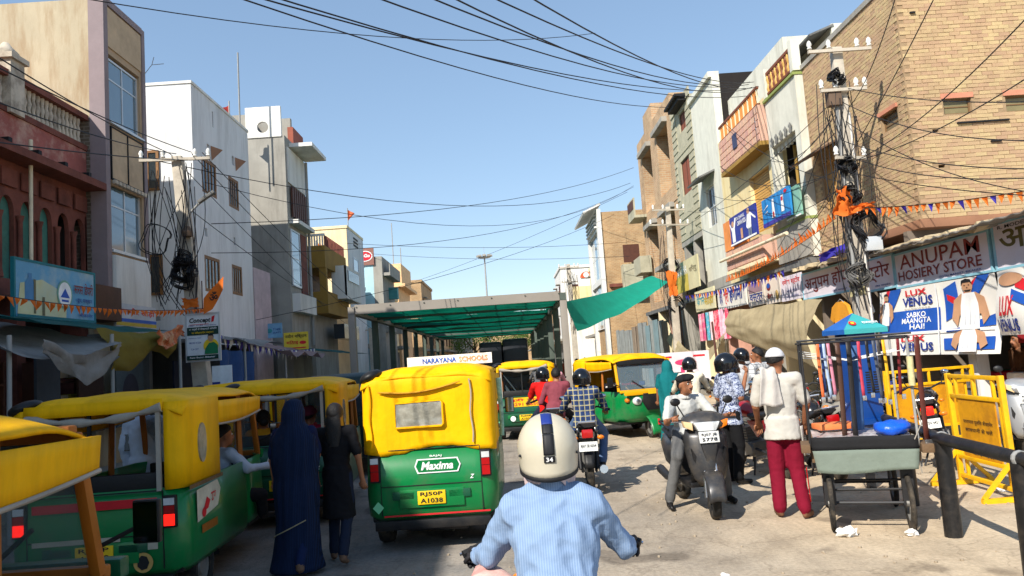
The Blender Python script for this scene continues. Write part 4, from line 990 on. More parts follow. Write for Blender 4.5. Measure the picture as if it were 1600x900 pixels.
board('advert_banner', 'second innerwear banner hung sideways at the right edge', 'banner', (7.35, 11.25, 1.7), RD, 1.6, .95, MATS['vinyl_white'], [
    ('p', [[(.35, .9), (.8, .6), (.8, .45), (.35, .72)]], m_redp), ('p', [[(.3, .7), (.8, .42), (.8, .25), (.3, .55)], [(.6, 0), (1, 0), (1, .3)]], m_bluep), ('t', 'LUX', .1, .35, .3, .6, m_redp, .025), ('t', 'VENUS', .05, .4, .05, .25, m_navy, .03), ('p', [ell(.25, .85, .2, .1)], m_skin_p)], surf=lambda u, v: .1 * math.sin(u * 4) + .05 * math.sin(v * 5))
# ---- balcony posters
board('balcony_poster', 'dark blue poster with two cricketers hung on the pink balcony', 'poster', (7.32, 23.75, 4.92), RD, 2.5, .9, M('poster_navy', (38, 48, 140), .5, bump=0), [
    ('p', [[(.08, .1), (.2, .1), (.2, .55), (.28, .9), (.22, .92), (.15, .62), (.08, .62), (.02, .8), (0, .76), (.07, .5)], [(.7, .3), (.82, .3), (.84, .7), (.98, .52), (1, .56), (.82, .82), (.7, .78), (.64, .4)]], m_print_w), ('p', [ell(.13, .74, .05, .1), ell(.75, .88, .05, .1), rect(.42, .5, .1, .45)], m_skin_p), ('p', [rect(.71, .76, .06, .32), rect(.78, .83, .06, .32)], M('grey_trouser', (120, 130, 150), .6)),
    ('t', 'DR. DHAWAL', .3, .62, .78, .9, m_print_w), ('t', 'CANVA KIDS', .32, .66, .58, .74, m_print_w, .02), ('p', [rect(0, 1, 0, .06)], m_print_w)])
board('balcony_poster', 'sky blue poster with two pale figures next to the cricketers', 'poster', (7.5, 21.2, 5.05), RD, 2.1, .78, M('poster_cyan', (40, 132, 200), .5, bump=0), [
    ('p', [rect(0, 1, 0, .14)], M('violet_print', (66, 56, 150), .6, bump=0)), ('p', [[(.36, .2), (.48, .2), (.46, .85), (.4, .85)], [(.7, .25), (.8, .25), (.8, .8), (.72, .8)]], m_print_w), ('p', [rect(.4, .45, .2, .4), rect(.72, .78, .62, .75), ell(.88, .88, .05, .06)], m_redp), ('p', [[(.05, .6), (.25, .75), (.25, .7)], [(.08, .45), (.22, .55), (.22, .5)]], m_print_w)])
board('balcony_poster', 'faded green poster tucked behind the sky blue one', 'poster', (7.62, 19.75, 4.98), RD, 1.0, .8, M('poster_green', (130, 178, 160), .6, bump=0), [
    ('p', [rect(.35, .55, .2, .85)], M('pale_green_print', (190, 215, 195), .6, bump=0)), ('p', [rect(0, 1, 0, .05)], m_print_w)])

# ---- left row: shop fronts, boards, awnings
sl_ = thing('left_shop_row', 'row of dark open shops under ragged awnings on the left', 'shop')
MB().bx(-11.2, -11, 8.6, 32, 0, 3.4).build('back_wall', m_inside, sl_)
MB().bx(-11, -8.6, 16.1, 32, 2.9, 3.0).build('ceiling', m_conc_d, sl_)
for y in (18.3, 20.6, 23.2, 25.6, 28.2, 31): MB().bx(-11, -8.6, y - .08, y + .08, 0, 3.0).build('partition', m_conc_d, sl_)
MB().bx(-8.7, -7.4, 8.6, 33, .002, .2).build('plinth', m_conc, sl_)
board('hoarding', 'large pale blue slanting hoarding with round emblem above the left awnings', 'sign', (-7.6, 11.75, 3.05), LD, 2.25, .9, M('hoarding_blue', (96, 160, 196), .6, var=.1, scale=2, bump=.05, dirt=(190, 200, 190), dirt_amt=.6, dirt_scale=1.6), [
    ('p', [[(.02, .04), (.6, .04), (.62, .5), (.3, .72), (.05, .6)]], M('hoarding_cream', (206, 206, 160), .7, dirt=(150, 180, 190), dirt_amt=.5)), ('p', [[(.1, .3), (.22, .3), (.22, .62), (.18, .7), (.18, .8), (.14, .8), (.14, .7), (.1, .62)]], M('bottle_blue', (70, 130, 176), .6, bump=0)), ('p', [rect(.2, .225, .08, .7), rect(.3, .33, .06, .4)], M('hoard_brown', (110, 106, 80), .7)),
    ('p', [ell(.58, .5, .1, .28)], M('hoard_green', (120, 170, 150), .7)), ('p', [ell(.58, .5, .085, .24)], m_print_w), ('p', [[(.52, .44), (.58, .62), (.64, .44)], rect(.535, .625, .36, .4)], m_bluep), ('t', 'सरस डेयरी', .7, .97, .55, .78, m_brownp, .01), ('t', 'दूध, मक्खन', .74, .95, .36, .46, m_navy), ('t', 'दही, पनीर', .74, .95, .24, .34, m_navy), ('t', 'बीकानेर', .76, .95, .1, .18, m_navy), ('p', [rect(0, 1, 0, .05)], M('hoard_teal', (10, 110, 120), .6))], frame=M('hoard_teal', (10, 110, 120), .6))
board('shop_sign', 'pale board with red Hindi title under the beige house', 'sign', (-8.15, 15.85, 3.12), LD, 1.8, .5, M('pale_board', (186, 190, 196), .6), [
    ('t', 'गणगौर साड़ी', .04, .96, .5, .85, m_redp, .02), ('p', [rect(.0, 1, .05, .2)], M('mustard_print', (190, 160, 40), .6, bump=0)), ('p', [rect(.0, 1, .22, .36)], m_bluep)])
tag(MB().bx(-8.4, -8.0, 14.6, 15.8, 3.2, 3.9).build('brown_panel_box', M('brown_box', (92, 62, 44), .8), bevel=.01), 'plain brown boxed panel between the two left sign boards', 'panel')
board('shop_sign', 'light blue board at the foot of the grey concrete house', 'sign', (-8.9, 27.0, 3.2), (1, 0, 0), .9, .52, M('sky_board', (120, 170, 204), .6), [('t', 'JKV', .05, .3, .4, .6, m_navy), ('p', [ell(.5, .5, .12, .15)], M('teal_print', (60, 150, 160), .6, bump=0)), ('t', 'T NEE', .65, .95, .5, .65, m_navy), ('t', 'SUITS', .65, .95, .3, .42, m_navy)])
board('shop_sign', 'yellow board with black Hindi title and red script on the left row', 'sign', (-7.36, 25.0, 2.66), (1, 0, 0), .8, .58, M('bright_yellow_board', (222, 196, 60), .6), [
    ('t', 'नवीन मिष्ठान', .06, .95, .62, .9, m_blackp, .02), ('t', 'मिठाई', .1, .6, .3, .55, m_redp, .02), ('p', [ell(.78, .4, .14, .1)], m_redp), ('p', [rect(.1, .9, .08, .14)], m_redp)])
# awnings on the left
def cloth(name, label, cat, fn, nu, nv, mat, seed=0, amp=.04):
    def f(u, v):
        p = fn(u, v); q = noise.noise_vector(Vector((u * 5 + seed, v * 5, seed)))
        return (p[0] + q.x * amp, p[1] + q.y * amp, p[2] + q.z * amp)
    return tag(MB().grid(f, nu, nv).build(name, mat, smooth=True), label, cat)
m_tarp_g = M('grey_tarp', (142, 140, 136), .8, var=.2, scale=2, bump=.3, bscale=12, trans=.15, dirt=(90, 84, 78), dirt_amt=.6)
m_tarp_o = M('olive_tarp', (118, 102, 28), .85, var=.15, bump=.3, bscale=14, trans=.15)
m_tarp_t = M('dark_teal_tarp', (12, 92, 88), .8, var=.15, bump=.3, bscale=14, trans=.2)
m_tarp_b = M('blue_tarp', (28, 70, 124), .75, var=.2, bump=.3, bscale=12, trans=.1)
m_khaki = M('khaki_canvas', (172, 156, 122), .9, var=.12, scale=1.4, bump=.3, bscale=10, trans=.12, dirt=(120, 104, 76), dirt_amt=.45)
cloth('awning_tarp', 'torn grey tarpaulin awning nearest on the left', 'awning', lambda u, v: (-8.4 + 2.2 * v, 8.7 + 3.5 * u, 3.1 - .55 * v - .25 * math.sin(math.pi * u) * v), 24, 10, m_tarp_g, 1, .08)
cloth('awning_tarp', 'hanging grey cloth flap under the torn awning edge', 'awning', lambda u, v: (-6.2, 10.2 + 2 * u, 2.55 - .4 * v * (0.5 + .5 * math.sin(u * 3.1)) - .2 * math.sin(math.pi * u)), 20, 6, m_tarp_g, 5, .08)
cloth('awning_tarp', 'dark teal awning sheet below the blue hoarding', 'awning', lambda u, v: (-7.7 + 1.2 * v, 10.3 + 4.6 * u, 3.05 - .18 * v - .1 * math.sin(math.pi * u) * v), 24, 8, m_tarp_t, 2, .05)
cloth('awning_tarp', 'olive yellow tarpaulin drooping in front of the left shops', 'awning', lambda u, v: (-6.5 + .25 * math.sin(v * 2 + u), 12.05 + 2.4 * u, 2.78 - (.62 - .25 * u + .12 * math.sin(u * 7)) * v), 22, 10, m_tarp_o, 3, .06)
cloth('torn_poster_cloth', 'torn printed cloth dangling over the olive tarpaulin', 'cloth', lambda u, v: (-6.1, 13.3 + 1.0 * u, 2.85 - .32 * v * (1 - .3 * u) - .1 * math.sin(u * 5)), 14, 8, M('orange_print_cloth', (176, 92, 50), .8, var=.5, scale=9, dirt=(214, 196, 160), dirt_amt=.9, dirt_scale=4), 8, .08)
cloth('awning_tarp', 'pale sheet awning beyond the leaning pole', 'awning', lambda u, v: (-8.4 + 2.2 * v, 17 + 4 * u, 3.1 - .4 * v + .05 * math.sin(u * 9)), 20, 8, m_tarp_g, 4, .08)
cloth('awning_tarp', 'blue tarpaulin curtain behind the Concept sign', 'awning', lambda u, v: (-6.4 + .08 * math.sin(u * 14), 16.9 + 2.0 * u, 2.5 - .9 * v), 24, 6, m_tarp_b, 6, .04)
cloth('awning_tarp', 'pinkish cloth awning with frayed edge past the blue tarpaulin', 'awning', lambda u, v: (-8.2 + 2.2 * v, 21 + 4 * u, 3.0 - .5 * v - .15 * abs(math.sin(u * 9)) * v), 24, 8, M('dusty_pink_cloth', (150, 126, 124), .9, trans=.15), 7, .08)
cloth('awning_tarp', 'dark green awning farthest along the left shops', 'awning', lambda u, v: (-8.2 + 2.4 * v, 26 + 6 * u, 2.9 - .4 * v), 20, 8, m_tarp_t, 9, .06)
for i, (y, z) in enumerate(((9.6, 2.6), (12.1, 2.7), (14.6, 2.8), (18.2, 2.8), (21.5, 2.6))):
    tag(MB().tube([(-6.3, y, 0), (-6.32, y + .05, z)], .03, 8).build('awning_pole', m_pipe, smooth=True), ['thin grey awning pole nearest on the left edge', 'thin grey awning pole in front of the boxed goods shelf', 'thin grey awning pole below the olive tarpaulin', 'thin grey awning pole beside the blue tarpaulin curtain', 'thin grey awning pole under the pinkish cloth awning'][i], 'pole', 'poles under the left awnings')
# goods of the left shops
gl = [(150, 130, 100), (180, 160, 130), (120, 90, 70), (90, 100, 120), (170, 150, 60), (140, 60, 60)]
for i in range(2):
    sh = thing('shop_shelf', ['tall shelf of boxed goods in the dark shop below the hoarding', 'shelf of bundles in the dark shop behind the second rickshaw'][i], 'shelf', (-8.6, 11.3 + i * 2.6, .2), 0)
    MB().bx(-.25, .05, 0, 1.6, 0, .04).bx(-.25, .05, 0, 1.6, .6, .64).bx(-.25, .05, 0, 1.6, 1.2, 1.24).bx(-.25, .05, 0, 1.6, 1.8, 1.84).bx(-.25, .05, -.04, 0, 0, 2.2).bx(-.25, .05, 1.6, 1.64, 0, 2.2).build('rack', m_dkwood, sh)
    for lv in range(4):
        for k in range(5):
            MB().box((-.1, .17 + k * .31, .04 + lv * .6 + .19), (.26, .24, .36 * rnd.uniform(.7, 1))).build('carton', M('goods%d' % (rnd.randrange(6)), gl[rnd.randrange(6)], .8), sh)
for i, (y, z, w_, h_, c) in enumerate(((13.4, 1.2, .7, 1.5, (120, 136, 156)), (14.7, 1.0, .9, 1.4, (96, 60, 44)), (16.1, 1.0, 1.2, 1.5, (140, 156, 160)), (18.9, 1.2, 1.4, 1.2, (70, 84, 120)))):
    board('shop_poster', ['slate blue poster in the left shop doorway', 'brown door panel in the left shop', 'pale poster with dark figure in the left shop', 'dull blue cloth panel in the left shop'][i], 'poster', (-8.3, y, z), LD, w_, h_, M('sp%d' % i, tuple(x * .6 for x in c), .8), [('p', [ell(.5, .45, .3, .3)], M('sp_dark', (60, 56, 66), .8))] if i == 2 else [])  # panel colours darkened to stand in for deep shade under the awnings

# ---- tarpaulins on the right
cloth('canvas_tarpaulin', 'big khaki canvas tarpaulin slung below the Hindi fascia', 'tarpaulin', lambda u, v: (7.2 - .5 * math.sin(math.pi * v * .8) * (.4 + .6 * u), 24.2 - 7.2 * u - .0 * v, 2.92 - .2 * u - v * (.75 + .75 * u) + (.28 * math.sin(math.pi * u)) * -v * .3), 30, 14, m_khaki, 11, .09)
cloth('canvas_tarpaulin', 'sagging khaki swag strung between the poles', 'tarpaulin', lambda u, v: (6.9 - .2 * v, 32.0 - 8.2 * u, 2.55 - .3 * u - 1.0 * math.sin(math.pi * u) * (.75 + .3 * v) - .35 * v), 30, 6, m_khaki, 12, .06)
for i, c in enumerate(((200, 60, 90), (214, 150, 170), (196, 40, 70), (230, 196, 200), (60, 150, 170), (190, 70, 110), (220, 120, 140))):
    y = 25.7 + i * .6
    tag(MB().grid(lambda u, v: (7.6 + .06 * math.sin(u * 9 + i), y + .55 * u, 3.1 - 1.05 * v), 10, 6).build('hanging_fabric', M('fab%d' % i, c, .8, var=.3, scale=8, dirt=(232, 214, 214), dirt_amt=.6, dirt_scale=6), smooth=True), ['deep pink', 'dusty pink', 'crimson', 'pale blush', 'turquoise', 'magenta', 'coral pink'][i] + ' patterned cloth length hung in the right shop front', 'cloth', 'cloth lengths hung in the right hand shop')
def garment(label, x, y, z, c, s=1.0, rz=0):
    t = thing('hanging_garment', label, 'garment', (x, y, z), rz)
    mb = MB(); prof = [(-.1, 0), (-.3, -.08), (-.42, -.3), (-.3, -.36), (-.24, -.22), (-.24, -.75), (.24, -.75), (.24, -.22), (.3, -.36), (.42, -.3), (.3, -.08), (.1, 0)]
    mb.prism([(a * s, b * s) for a, b in prof], -.04, .04, 'yz'); mb.build('shirt', M('gar' + str(c), c, .85, var=.12, bump=.3, bscale=15), t, fix=True)
    MB().tube([(0, -.15 * s, -.02), (0, 0, .06), (0, .15 * s, -.02)], .008, 5).build('hanger', m_pipe, t)
garment('mustard shirt hanging beside the near concrete pole', 7.3, 16.4, 2.6, (216, 146, 36), 1.2)
garment('white shirt on a hanger beside the mustard shirt', 7.4, 15.6, 2.6, (220, 220, 216), 1.0)
garment('red shirt hanging in the hosiery shop doorway', 8.1, 11.7, 2.3, (150, 30, 40)); garment('dark maroon shirt hanging at the right edge shop', 7.9, 10.4, 2.4, (96, 40, 40), 1.2)
garment('grey shirt hanging deep in the hosiery shop', 8.3, 13.6, 2.3, (120, 122, 130))
for i, (x, y, z, c) in enumerate(((8.2, 13.4, .28, (220, 216, 210)), (8.2, 12.7, .28, (190, 40, 46)), (8.3, 12.1, .28, (228, 226, 222)), (8.1, 11.2, .28, (200, 120, 60)), (8.2, 10.4, .28, (90, 110, 160)), (8.4, 13.0, .28, (70, 120, 80)))):
    t = thing('folded_clothes', ['stack of white folded clothes on the hosiery counter', 'red bundle of clothes behind the yellow barricade', 'white bundle behind the yellow barricade', 'orange folded stack at the right shop', 'blue folded stack at the right shop edge', 'green bundle on the shop counter'][i], 'clothes', (x, y, z))
    for k in range(5): MB().box((rnd.uniform(-.02, .02), 0, .1 + k * .16), (.45, .5, .13), Matrix.Rotation(rnd.uniform(-.1, .1), 3, 'Z')).build('fold', M('fc%d' % i, c, .9, var=.2), t, bevel=.04)
# pink notice board behind the teal veil
board('notice_board', 'white and pink notice board behind the man in the beret', 'sign', (3.4, 17.6, 1.05), (1, 0, 0), 1.25, .7, M('notice_white', (226, 214, 216), .6), [('p', [rect(.08, .3, .82, .88), rect(.7, .92, .82, .88)], m_redp), ('p', [ell(.55, .66, .2, .1), rect(.45, .52, .2, .5), rect(.6, .67, .2, .5), rect(.45, .67, .12, .2)], M('pink_print', (222, 60, 110), .6, bump=0))])
# prop bars
tag(MB().tube([(5.6, 20.4, .9), (6.7, 24.6, 2.6)], .035, 6).build('prop_pole', m_dkwood), 'leaning wooden prop under the khaki swag', 'pole')

# ---- utility poles
m_polec = M('pole_concrete', (190, 180, 164), .9, var=.15, scale=4, bump=.25, dirt=(120, 112, 104), dirt_amt=.5)
m_insul = M('porcelain', (226, 224, 216), .3, bump=0); m_rust = M('rusty_steel', (104, 84, 68), .7, var=.2)
m_cable = M('cable_black', (24, 24, 28), 0.6, bump=0); m_cableg = M('cable_grey', (96, 94, 92), .7, bump=0)
def coil(parent, c, r, n, seed, mat=None, nm='cable_coil'):
    rr = random.Random(seed); mb = MB()
    for k in range(n):
        a = rr.uniform(.8, 1.1) * r; ph = rr.uniform(-.3, .3); off = Vector((rr.uniform(-.05, .05), rr.uniform(-.05, .05), rr.uniform(-.06, .06)))
        mb.tube([Vector(c) + off + Vector((a * math.cos(t * math.pi / 10), .12 * math.sin(t * .9 + ph), a * math.sin(t * math.pi / 10))) for t in range(21)], .011, 4)
    return mb.build(nm, mat or m_cable, parent, smooth=True)
def drops(parent, c, n, seed, z0, z1, spread=.5):
    rr = random.Random(seed); mb = MB()
    for k in range(n):
        a = Vector((rr.uniform(-spread, spread), rr.uniform(-.25, .1), rr.uniform(z1 - .8, z1))); b = Vector((rr.uniform(-spread, spread) * .7, rr.uniform(-.2, .1), rr.uniform(z0, z0 + 1.2))); bow = rr.uniform(-.35, .35)
        mb.tube([Vector(c) + a.lerp(b, t / 10) + Vector((bow * math.sin(math.pi * t / 10), 0, -.2 * math.sin(math.pi * t / 10))) for t in range(11)], .009, 4)
    return mb.build('drop_cables', m_cable, parent, smooth=True)
def upole(label, base, top, arms, w=.13):
    t = thing('utility_pole', label, 'pole', base); d = Vector(top) - Vector(base)
    MB().rings([[(d.x * k + sx * w * (1.25 - .5 * k), d.y * k + sy * w * (1.25 - .5 * k), d.z * k) for sx, sy in ((-1, -.8), (1, -.8), (1, .8), (-1, .8))] for k in (0, .25, .5, .75, 1)]).build('shaft', m_polec, t, bevel=.015)
    for (fz, half, ang) in arms:
        c = d * fz; a = Vector((math.cos(ang) * half, math.sin(ang) * half, 0)); c2 = c + Vector((0, -.16, 0))
        am = MB().bar(c2 - a, c2 + a, .06, .06).build('crossarm', m_rust if w < .12 else m_polec, t)
        for s in (-1, -.35, .6, 1) if half > .4 else (-1, 1):
            MB().lathe([(.02, .03), (.05, .06), (.03, .1), (.055, .14), (.035, .2), (.01, .23)], 8, tuple(c2 + a * s * .95)).build('insulator', m_insul, am, smooth=True)
    return t
pR = upole('tall near concrete pole with white insulators in front of the brick house', (6.9, 14.62, 0), (6.9, 14.46, 7.55), ((.985, .62, 0), (.88, .45, 0), (.7, .35, .3)))
MB().tube([(-.13, -.13, .2), (-.13, -.16, 3), (-.12, -.2, 7.0)], .035, 8).build('conduit', m_pipe, pR, smooth=True)
MB().tube([(.12, -.13, 1.0), (.1, -.2, 6.2)], .03, 6).build('conduit', M('white_conduit', (214, 210, 204), .6), pR, smooth=True)
for i, (z, r) in enumerate(((4.55, .16), (5.15, .14), (3.9, .26), (3.0, .2), (6.9, .12))): coil(pR, (-.1 + .3 * (i == 2), -.26, z), r, 14, i, m_cable if i != 3 else m_cableg)
drops(pR, (-.1, -.12, 0), 26, 4, 2.2, 6.9, .35)
MB().bx(.1, .42, -.3, -.12, 3.45, 3.72).build('junction_box', m_alu, pR, bevel=.01)
MB().bx(-.3, -.05, -.3, -.12, 6.35, 6.7).build('transformer_box', m_rust, pR, bevel=.01)
MB().grid(lambda u, v: ((.15 + .07 * noise.noise(Vector((u * 9, v * 9, 4)))) * math.cos(u * 6.283) - .03, (.14 + .06 * noise.noise(Vector((u * 9, v * 7, 8)))) * math.sin(u * 6.283) - .05, 2.6 + .34 * v + .06 * noise.noise(Vector((u * 7, v * 5, 1)))), 26, 10).build('dry_garland', M('dry_garland', (150, 142, 106), .95, var=.4, scale=14, bump=.6, bscale=30), pR)
pR2 = upole('second right hand pole with a fat black cable coil and saffron cloth', (6.9, 31.0, 0), (6.9, 30.4, 7.6), ((.98, .7, .2), (.9, .9, .3)))
coil(pR2, (0, -.3, 5.2), .32, 16, 31); coil(pR2, (.1, -.3, 3.6), .3, 12, 32); drops(pR2, (0, -.15, 0), 14, 33, 2, 7, .3)
pR3 = upole('distant pole with bundled cables beyond the teal cloth', (4.0, 45, 0), (3.95, 45, 7.3), ((.97, .6, 0), (.85, .5, .2)), .14)
drops(pR3, (0, -.2, 0), 18, 34, 3, 7, .4)
pL = upole('leaning left pole wrapped in tangled cables and a street lamp', (-6.5, 16.5, 0), (-7.05, 16.5, 6.85), ((.985, .75, .1),), .15)
for i, (z, r, n) in enumerate(((4.25, .2, 22), (4.5, .15, 10), (4.1, .25, 6))): coil(pL, (-.38, -.3, z), r, n, 50 + i)
drops(pL, (-.55, -.15, 0), 24, 41, 2.8, 6.7, .6)
coil(pL, (-1.0, -.2, 5.0), .33, 2, 61)
MB().tube([(-.45, -.1, 5.2), (-.2, -.2, 5.55), (.05, -.25, 5.75)], .025, 8).build('lamp_arm', m_pipe, pL, smooth=True)
MB().box((.17, -.27, 5.83), (.42, .12, .07), Matrix.Rotation(-.55, 3, 'Y')).build('lamp_head', m_conc_d, pL, bevel=.02)
MB().lathe([(.1, 5.0), (.12, 5.1), (.06, 5.22)], 10, (-.3, -.2, 0)).build('lamp_box', m_rust, pL)
pL2 = upole('far left pole seen over the yellow sign', (-8.0, 45, 0), (-8.1, 45, 4.3), ((.97, .5, 0),))
# boards on the left pole
board('pole_sign', 'white and green Concept coaching board tied to the left pole', 'sign', (-6.78, 16.1, 2.3), (1, -.05, 0), .68, .95, M('sign_white', (224, 228, 232), .6, bump=0), [
    ('p', [rect(0, 1, .55, .73)], M('dark_green_print', (14, 56, 48), .6, bump=0)), ('t', 'Concept', .08, .76, .8, .94, m_blackp, .03, .2), ('p', [rect(.08, .7, .785, .795), [(.78, .82), (.86, .84), (.9, .97), (.8, .95)]], m_redp), ('t', 'NEET  IIT-JEE  Foundation', .06, .94, .745, .78, m_navy),
    ('t', '11 वर्षों से शेखावाटी कोचिंग', .08, .95, .65, .71, m_print_w), ('t', 'का विश्वसनीय संस्थान', .15, .85, .57, .63, m_yelp), ('p', [ell(.76, .3, .24, .16)], m_yelp), ('p', [[(.55, .12), (.98, .12), (.98, .3), (.86, .38), (.7, .36), (.58, .24)]], m_greenp), ('p', [ell(.76, .46, .09, .075)], m_skin_p), ('p', [[(.66, .47), (.68, .55), (.76, .57), (.84, .55), (.86, .47), (.82, .52), (.7, .52)]], m_blackp),
    ('t', 'Admissions Open', .06, .46, .47, .5, m_navy), ('t', '98290 41234', .08, .46, .36, .4, m_navy), ('t', 'CA-CET', .14, .38, .22, .26, m_navy), ('p', [rect(0, 1, 0, .1)], MATS['dark_green_print']), ('t', 'Rani Bazar, Bikaner', .1, .9, .03, .07, m_print_w)], thick=.02, frame=m_alu)
board('pole_sign', 'small white and blue notice below the Concept board', 'sign', (-6.3, 16.15, 1.3), (1, 0, 0), .42, .85, M('sign_white', (224, 228, 232), .6, bump=0), [('p', [rect(0, .4, 0, .6)], m_navy)], thick=.02)
sf = thing('saffron_pennant', 'triangular saffron flag with black Om sign on the left pole', 'flag', (-6.38, 15.95, 3.56))
def pen(u, v): return (.42 * u + .03, -.03 * math.sin(u * 5 + v * 2), .02 + u * .45 - v * (.06 + .36 * (1 - abs(u - .4) * .6)))
MB().grid(pen, 12, 8).build('cloth', m_orange, sf, smooth=True)
MB().tube([(0, 0, -.2), (0, 0, .4)], .012, 5).build('stick', m_dkwood, sf)
ob = MB(); put_text(ob, 'ॐ', .17, .35, -.04, .15, lambda u, v: (u, -.06, v), .02); ob.build('om_sign', m_blackp, sf)
cloth('saffron_cloth', 'saffron cloth knotted on the near right pole', 'cloth', lambda u, v: (6.72 + .22 * (u - .5) * (1 + v) - .06, 14.27 + .08 * math.sin(u * 9), 4.7 - .55 * v), 14, 10, m_orange, 15, .1)
cloth('saffron_cloth', 'second fold of saffron cloth spread right of the near pole', 'cloth', lambda u, v: (6.65 + .55 * u, 14.22 + .05 * math.sin(u * 7), 4.3 + .08 * u - .16 * v * (1 - .5 * u)), 14, 8, m_orange, 16, .07)
cloth('saffron_cloth', 'saffron cloth hanging from the second right pole', 'cloth', lambda u, v: (6.6 + .35 * u, 30.2, 4.95 - 1.0 * v), 8, 8, m_orange, 17, .1)
cloth('saffron_cloth', 'rust coloured cloth tied low on the left pole', 'cloth', lambda u, v: (-6.85 + .35 * u, 16.05, 3.62 - .2 * v), 10, 6, m_orange, 18, .06)
cloth('blue_ribbon_bundle', 'bundle of blue ribbon beside the near right pole', 'ribbon', lambda u, v: (7.2 - .2 * v, 15 + 1.6 * u, 3.75 - .2 * v), 14, 6, m_violet, 19, .16)
# ---- bunting
def bunting(label, a, b, n, sag, mats, s=.2, hang=True, seed=0):
    t = thing('bunting', label, 'bunting', a); a = Vector(a); b = Vector(b); rr = random.Random(seed)
    P_ = lambda k: (b - a) * k - Vector((0, 0, sag * 4 * k * (1 - k)))
    MB().tube([P_(k / 16) for k in range(17)], .006, 4).build('string', m_cable, t)
    for i in range(n):
        k0, k1 = (i + .1) / n, (i + .9) / n; p, q = P_(k0), P_(k1); h = s * rr.uniform(.7, 1.2) * (1 if hang else -1); tip = (p + q) / 2 + Vector((rr.uniform(-.06, .06), rr.uniform(-.06, .06), -h))
        MB().add([p, q, tip, (p + q) / 2 + Vector((.03, 0, -h * .4))], [(0, 3, 2), (3, 1, 2), (0, 1, 3)]).build('pennant', mats[i % len(mats)], t)
bunting('saffron and violet bunting under the brick house', (6.95, 14.4, 4.3), (8.3, 9.5, 3.75), 34, .12, [m_orange, m_orange, m_orange, m_violet], .17, seed=1)
bunting('flame like saffron garland rising along the right balconies', (7.0, 23.7, 3.8), (7.0, 15.5, 4.3), 46, .15, [m_orange], -.22, True, 2)
bunting('violet foil garland along the middle right fascia', (7.2, 30, 3.9), (7.2, 19.2, 3.65), 40, .1, [m_violet, m_violet, m_orange], .22, seed=3)
bunting('saffron garland strung low across the left shop boards', (-6.4, 9.4, 3.12), (-6.5, 16.4, 3.42), 44, .12, [m_orange], .12, seed=4)
bunting('blue and white bunting past the left pole', (-6.4, 16.4, 2.9), (-6.6, 26, 2.7), 40, .2, [m_violet, M('white_pennant', (220, 220, 220), .8)], .26, seed=5)
# ---- overhead wires
BUNDLE= [((-4.91, 7.25, 5.96), (2.39, 16.0, 8.85), 0.35, 0.011), ((-3.9, 4.1, 5.11), (5.06, 21.0, 8.7), 0.4, 0.014), ((-3.7, 4.1, 4.92), (7.31, 21.0, 9.11), 0.5, 0.014), ((-3.6, 4.1, 4.98), (7.35, 21.0, 8.88), 0.5, 0.014), ((-2.42, 4.1, 4.8), (7.42, 21.0, 9.22), 0.5, 0.014), ((-1.84, 4.1, 4.74), (7.46, 21.0, 9.29), 0.5, 0.014), ((-1.56, 4.1, 4.78), (7.5, 21.0, 9.13), 0.6, 0.014), ((-1.3, 4.1, 4.7), (7.57, 21.0, 9.28), 0.4, 0.014), ((-0.85, 4.1, 4.72), (7.69, 21.0, 9.14), 0.5, 0.014)]
LEFTW= [((-5.36, 5.25, 5.67), (-7.21, 16.5, 6.93), 0.15, 0.012), ((-5.6, 5.25, 5.48), (-6.73, 16.5, 6.93), 0.15, 0.012), ((-5.44, 5.25, 4.9), (-7.08, 16.5, 6.92), 0.2, 0.012), ((-5.62, 5.25, 4.11), (-6.73, 16.5, 6.75), 0.1, 0.012), ((-7.21, 16.5, 6.93), (-8.81, 45.0, 4.06), 0.3, 0.012), ((-6.73, 16.5, 6.9), (-7.67, 45.0, 3.98), 0.3, 0.012), ((-6.5, 16.5, 6.91), (-6.9, 45.0, 4.12), 0.3, 0.012), ((-6.76, 16.5, 5.6), (-8.77, 45.0, 4.82), 0.3, 0.012)]
CROSS= [((-7.81, 17.0, 6.96), (7.56, 42.0, 11.31), 1.2, 0.016), ((-6.54, 17.0, 5.39), (7.44, 40.0, 11.69), 0.6, 0.014), ((-6.56, 17.0, 4.72), (7.36, 40.0, 10.64), 0.9, 0.012), ((-7.92, 24.0, 3.66), (7.13, 46.0, 10.31), 0.5, 0.014), ((-8.48, 41.0, 8.81), (7.8, 45.0, 8.39), 0.3, 0.016), ((-6.66, 17.0, 6.36), (7.73, 42.0, 11.15), 1.6, 0.012), ((-9.55, 60.0, 7.96), (7.69, 44.0, 11.23), 0.4, 0.016), ((-9.52, 50.0, 9.63), (7.72, 45.0, 7.53), 0.3, 0.016)]
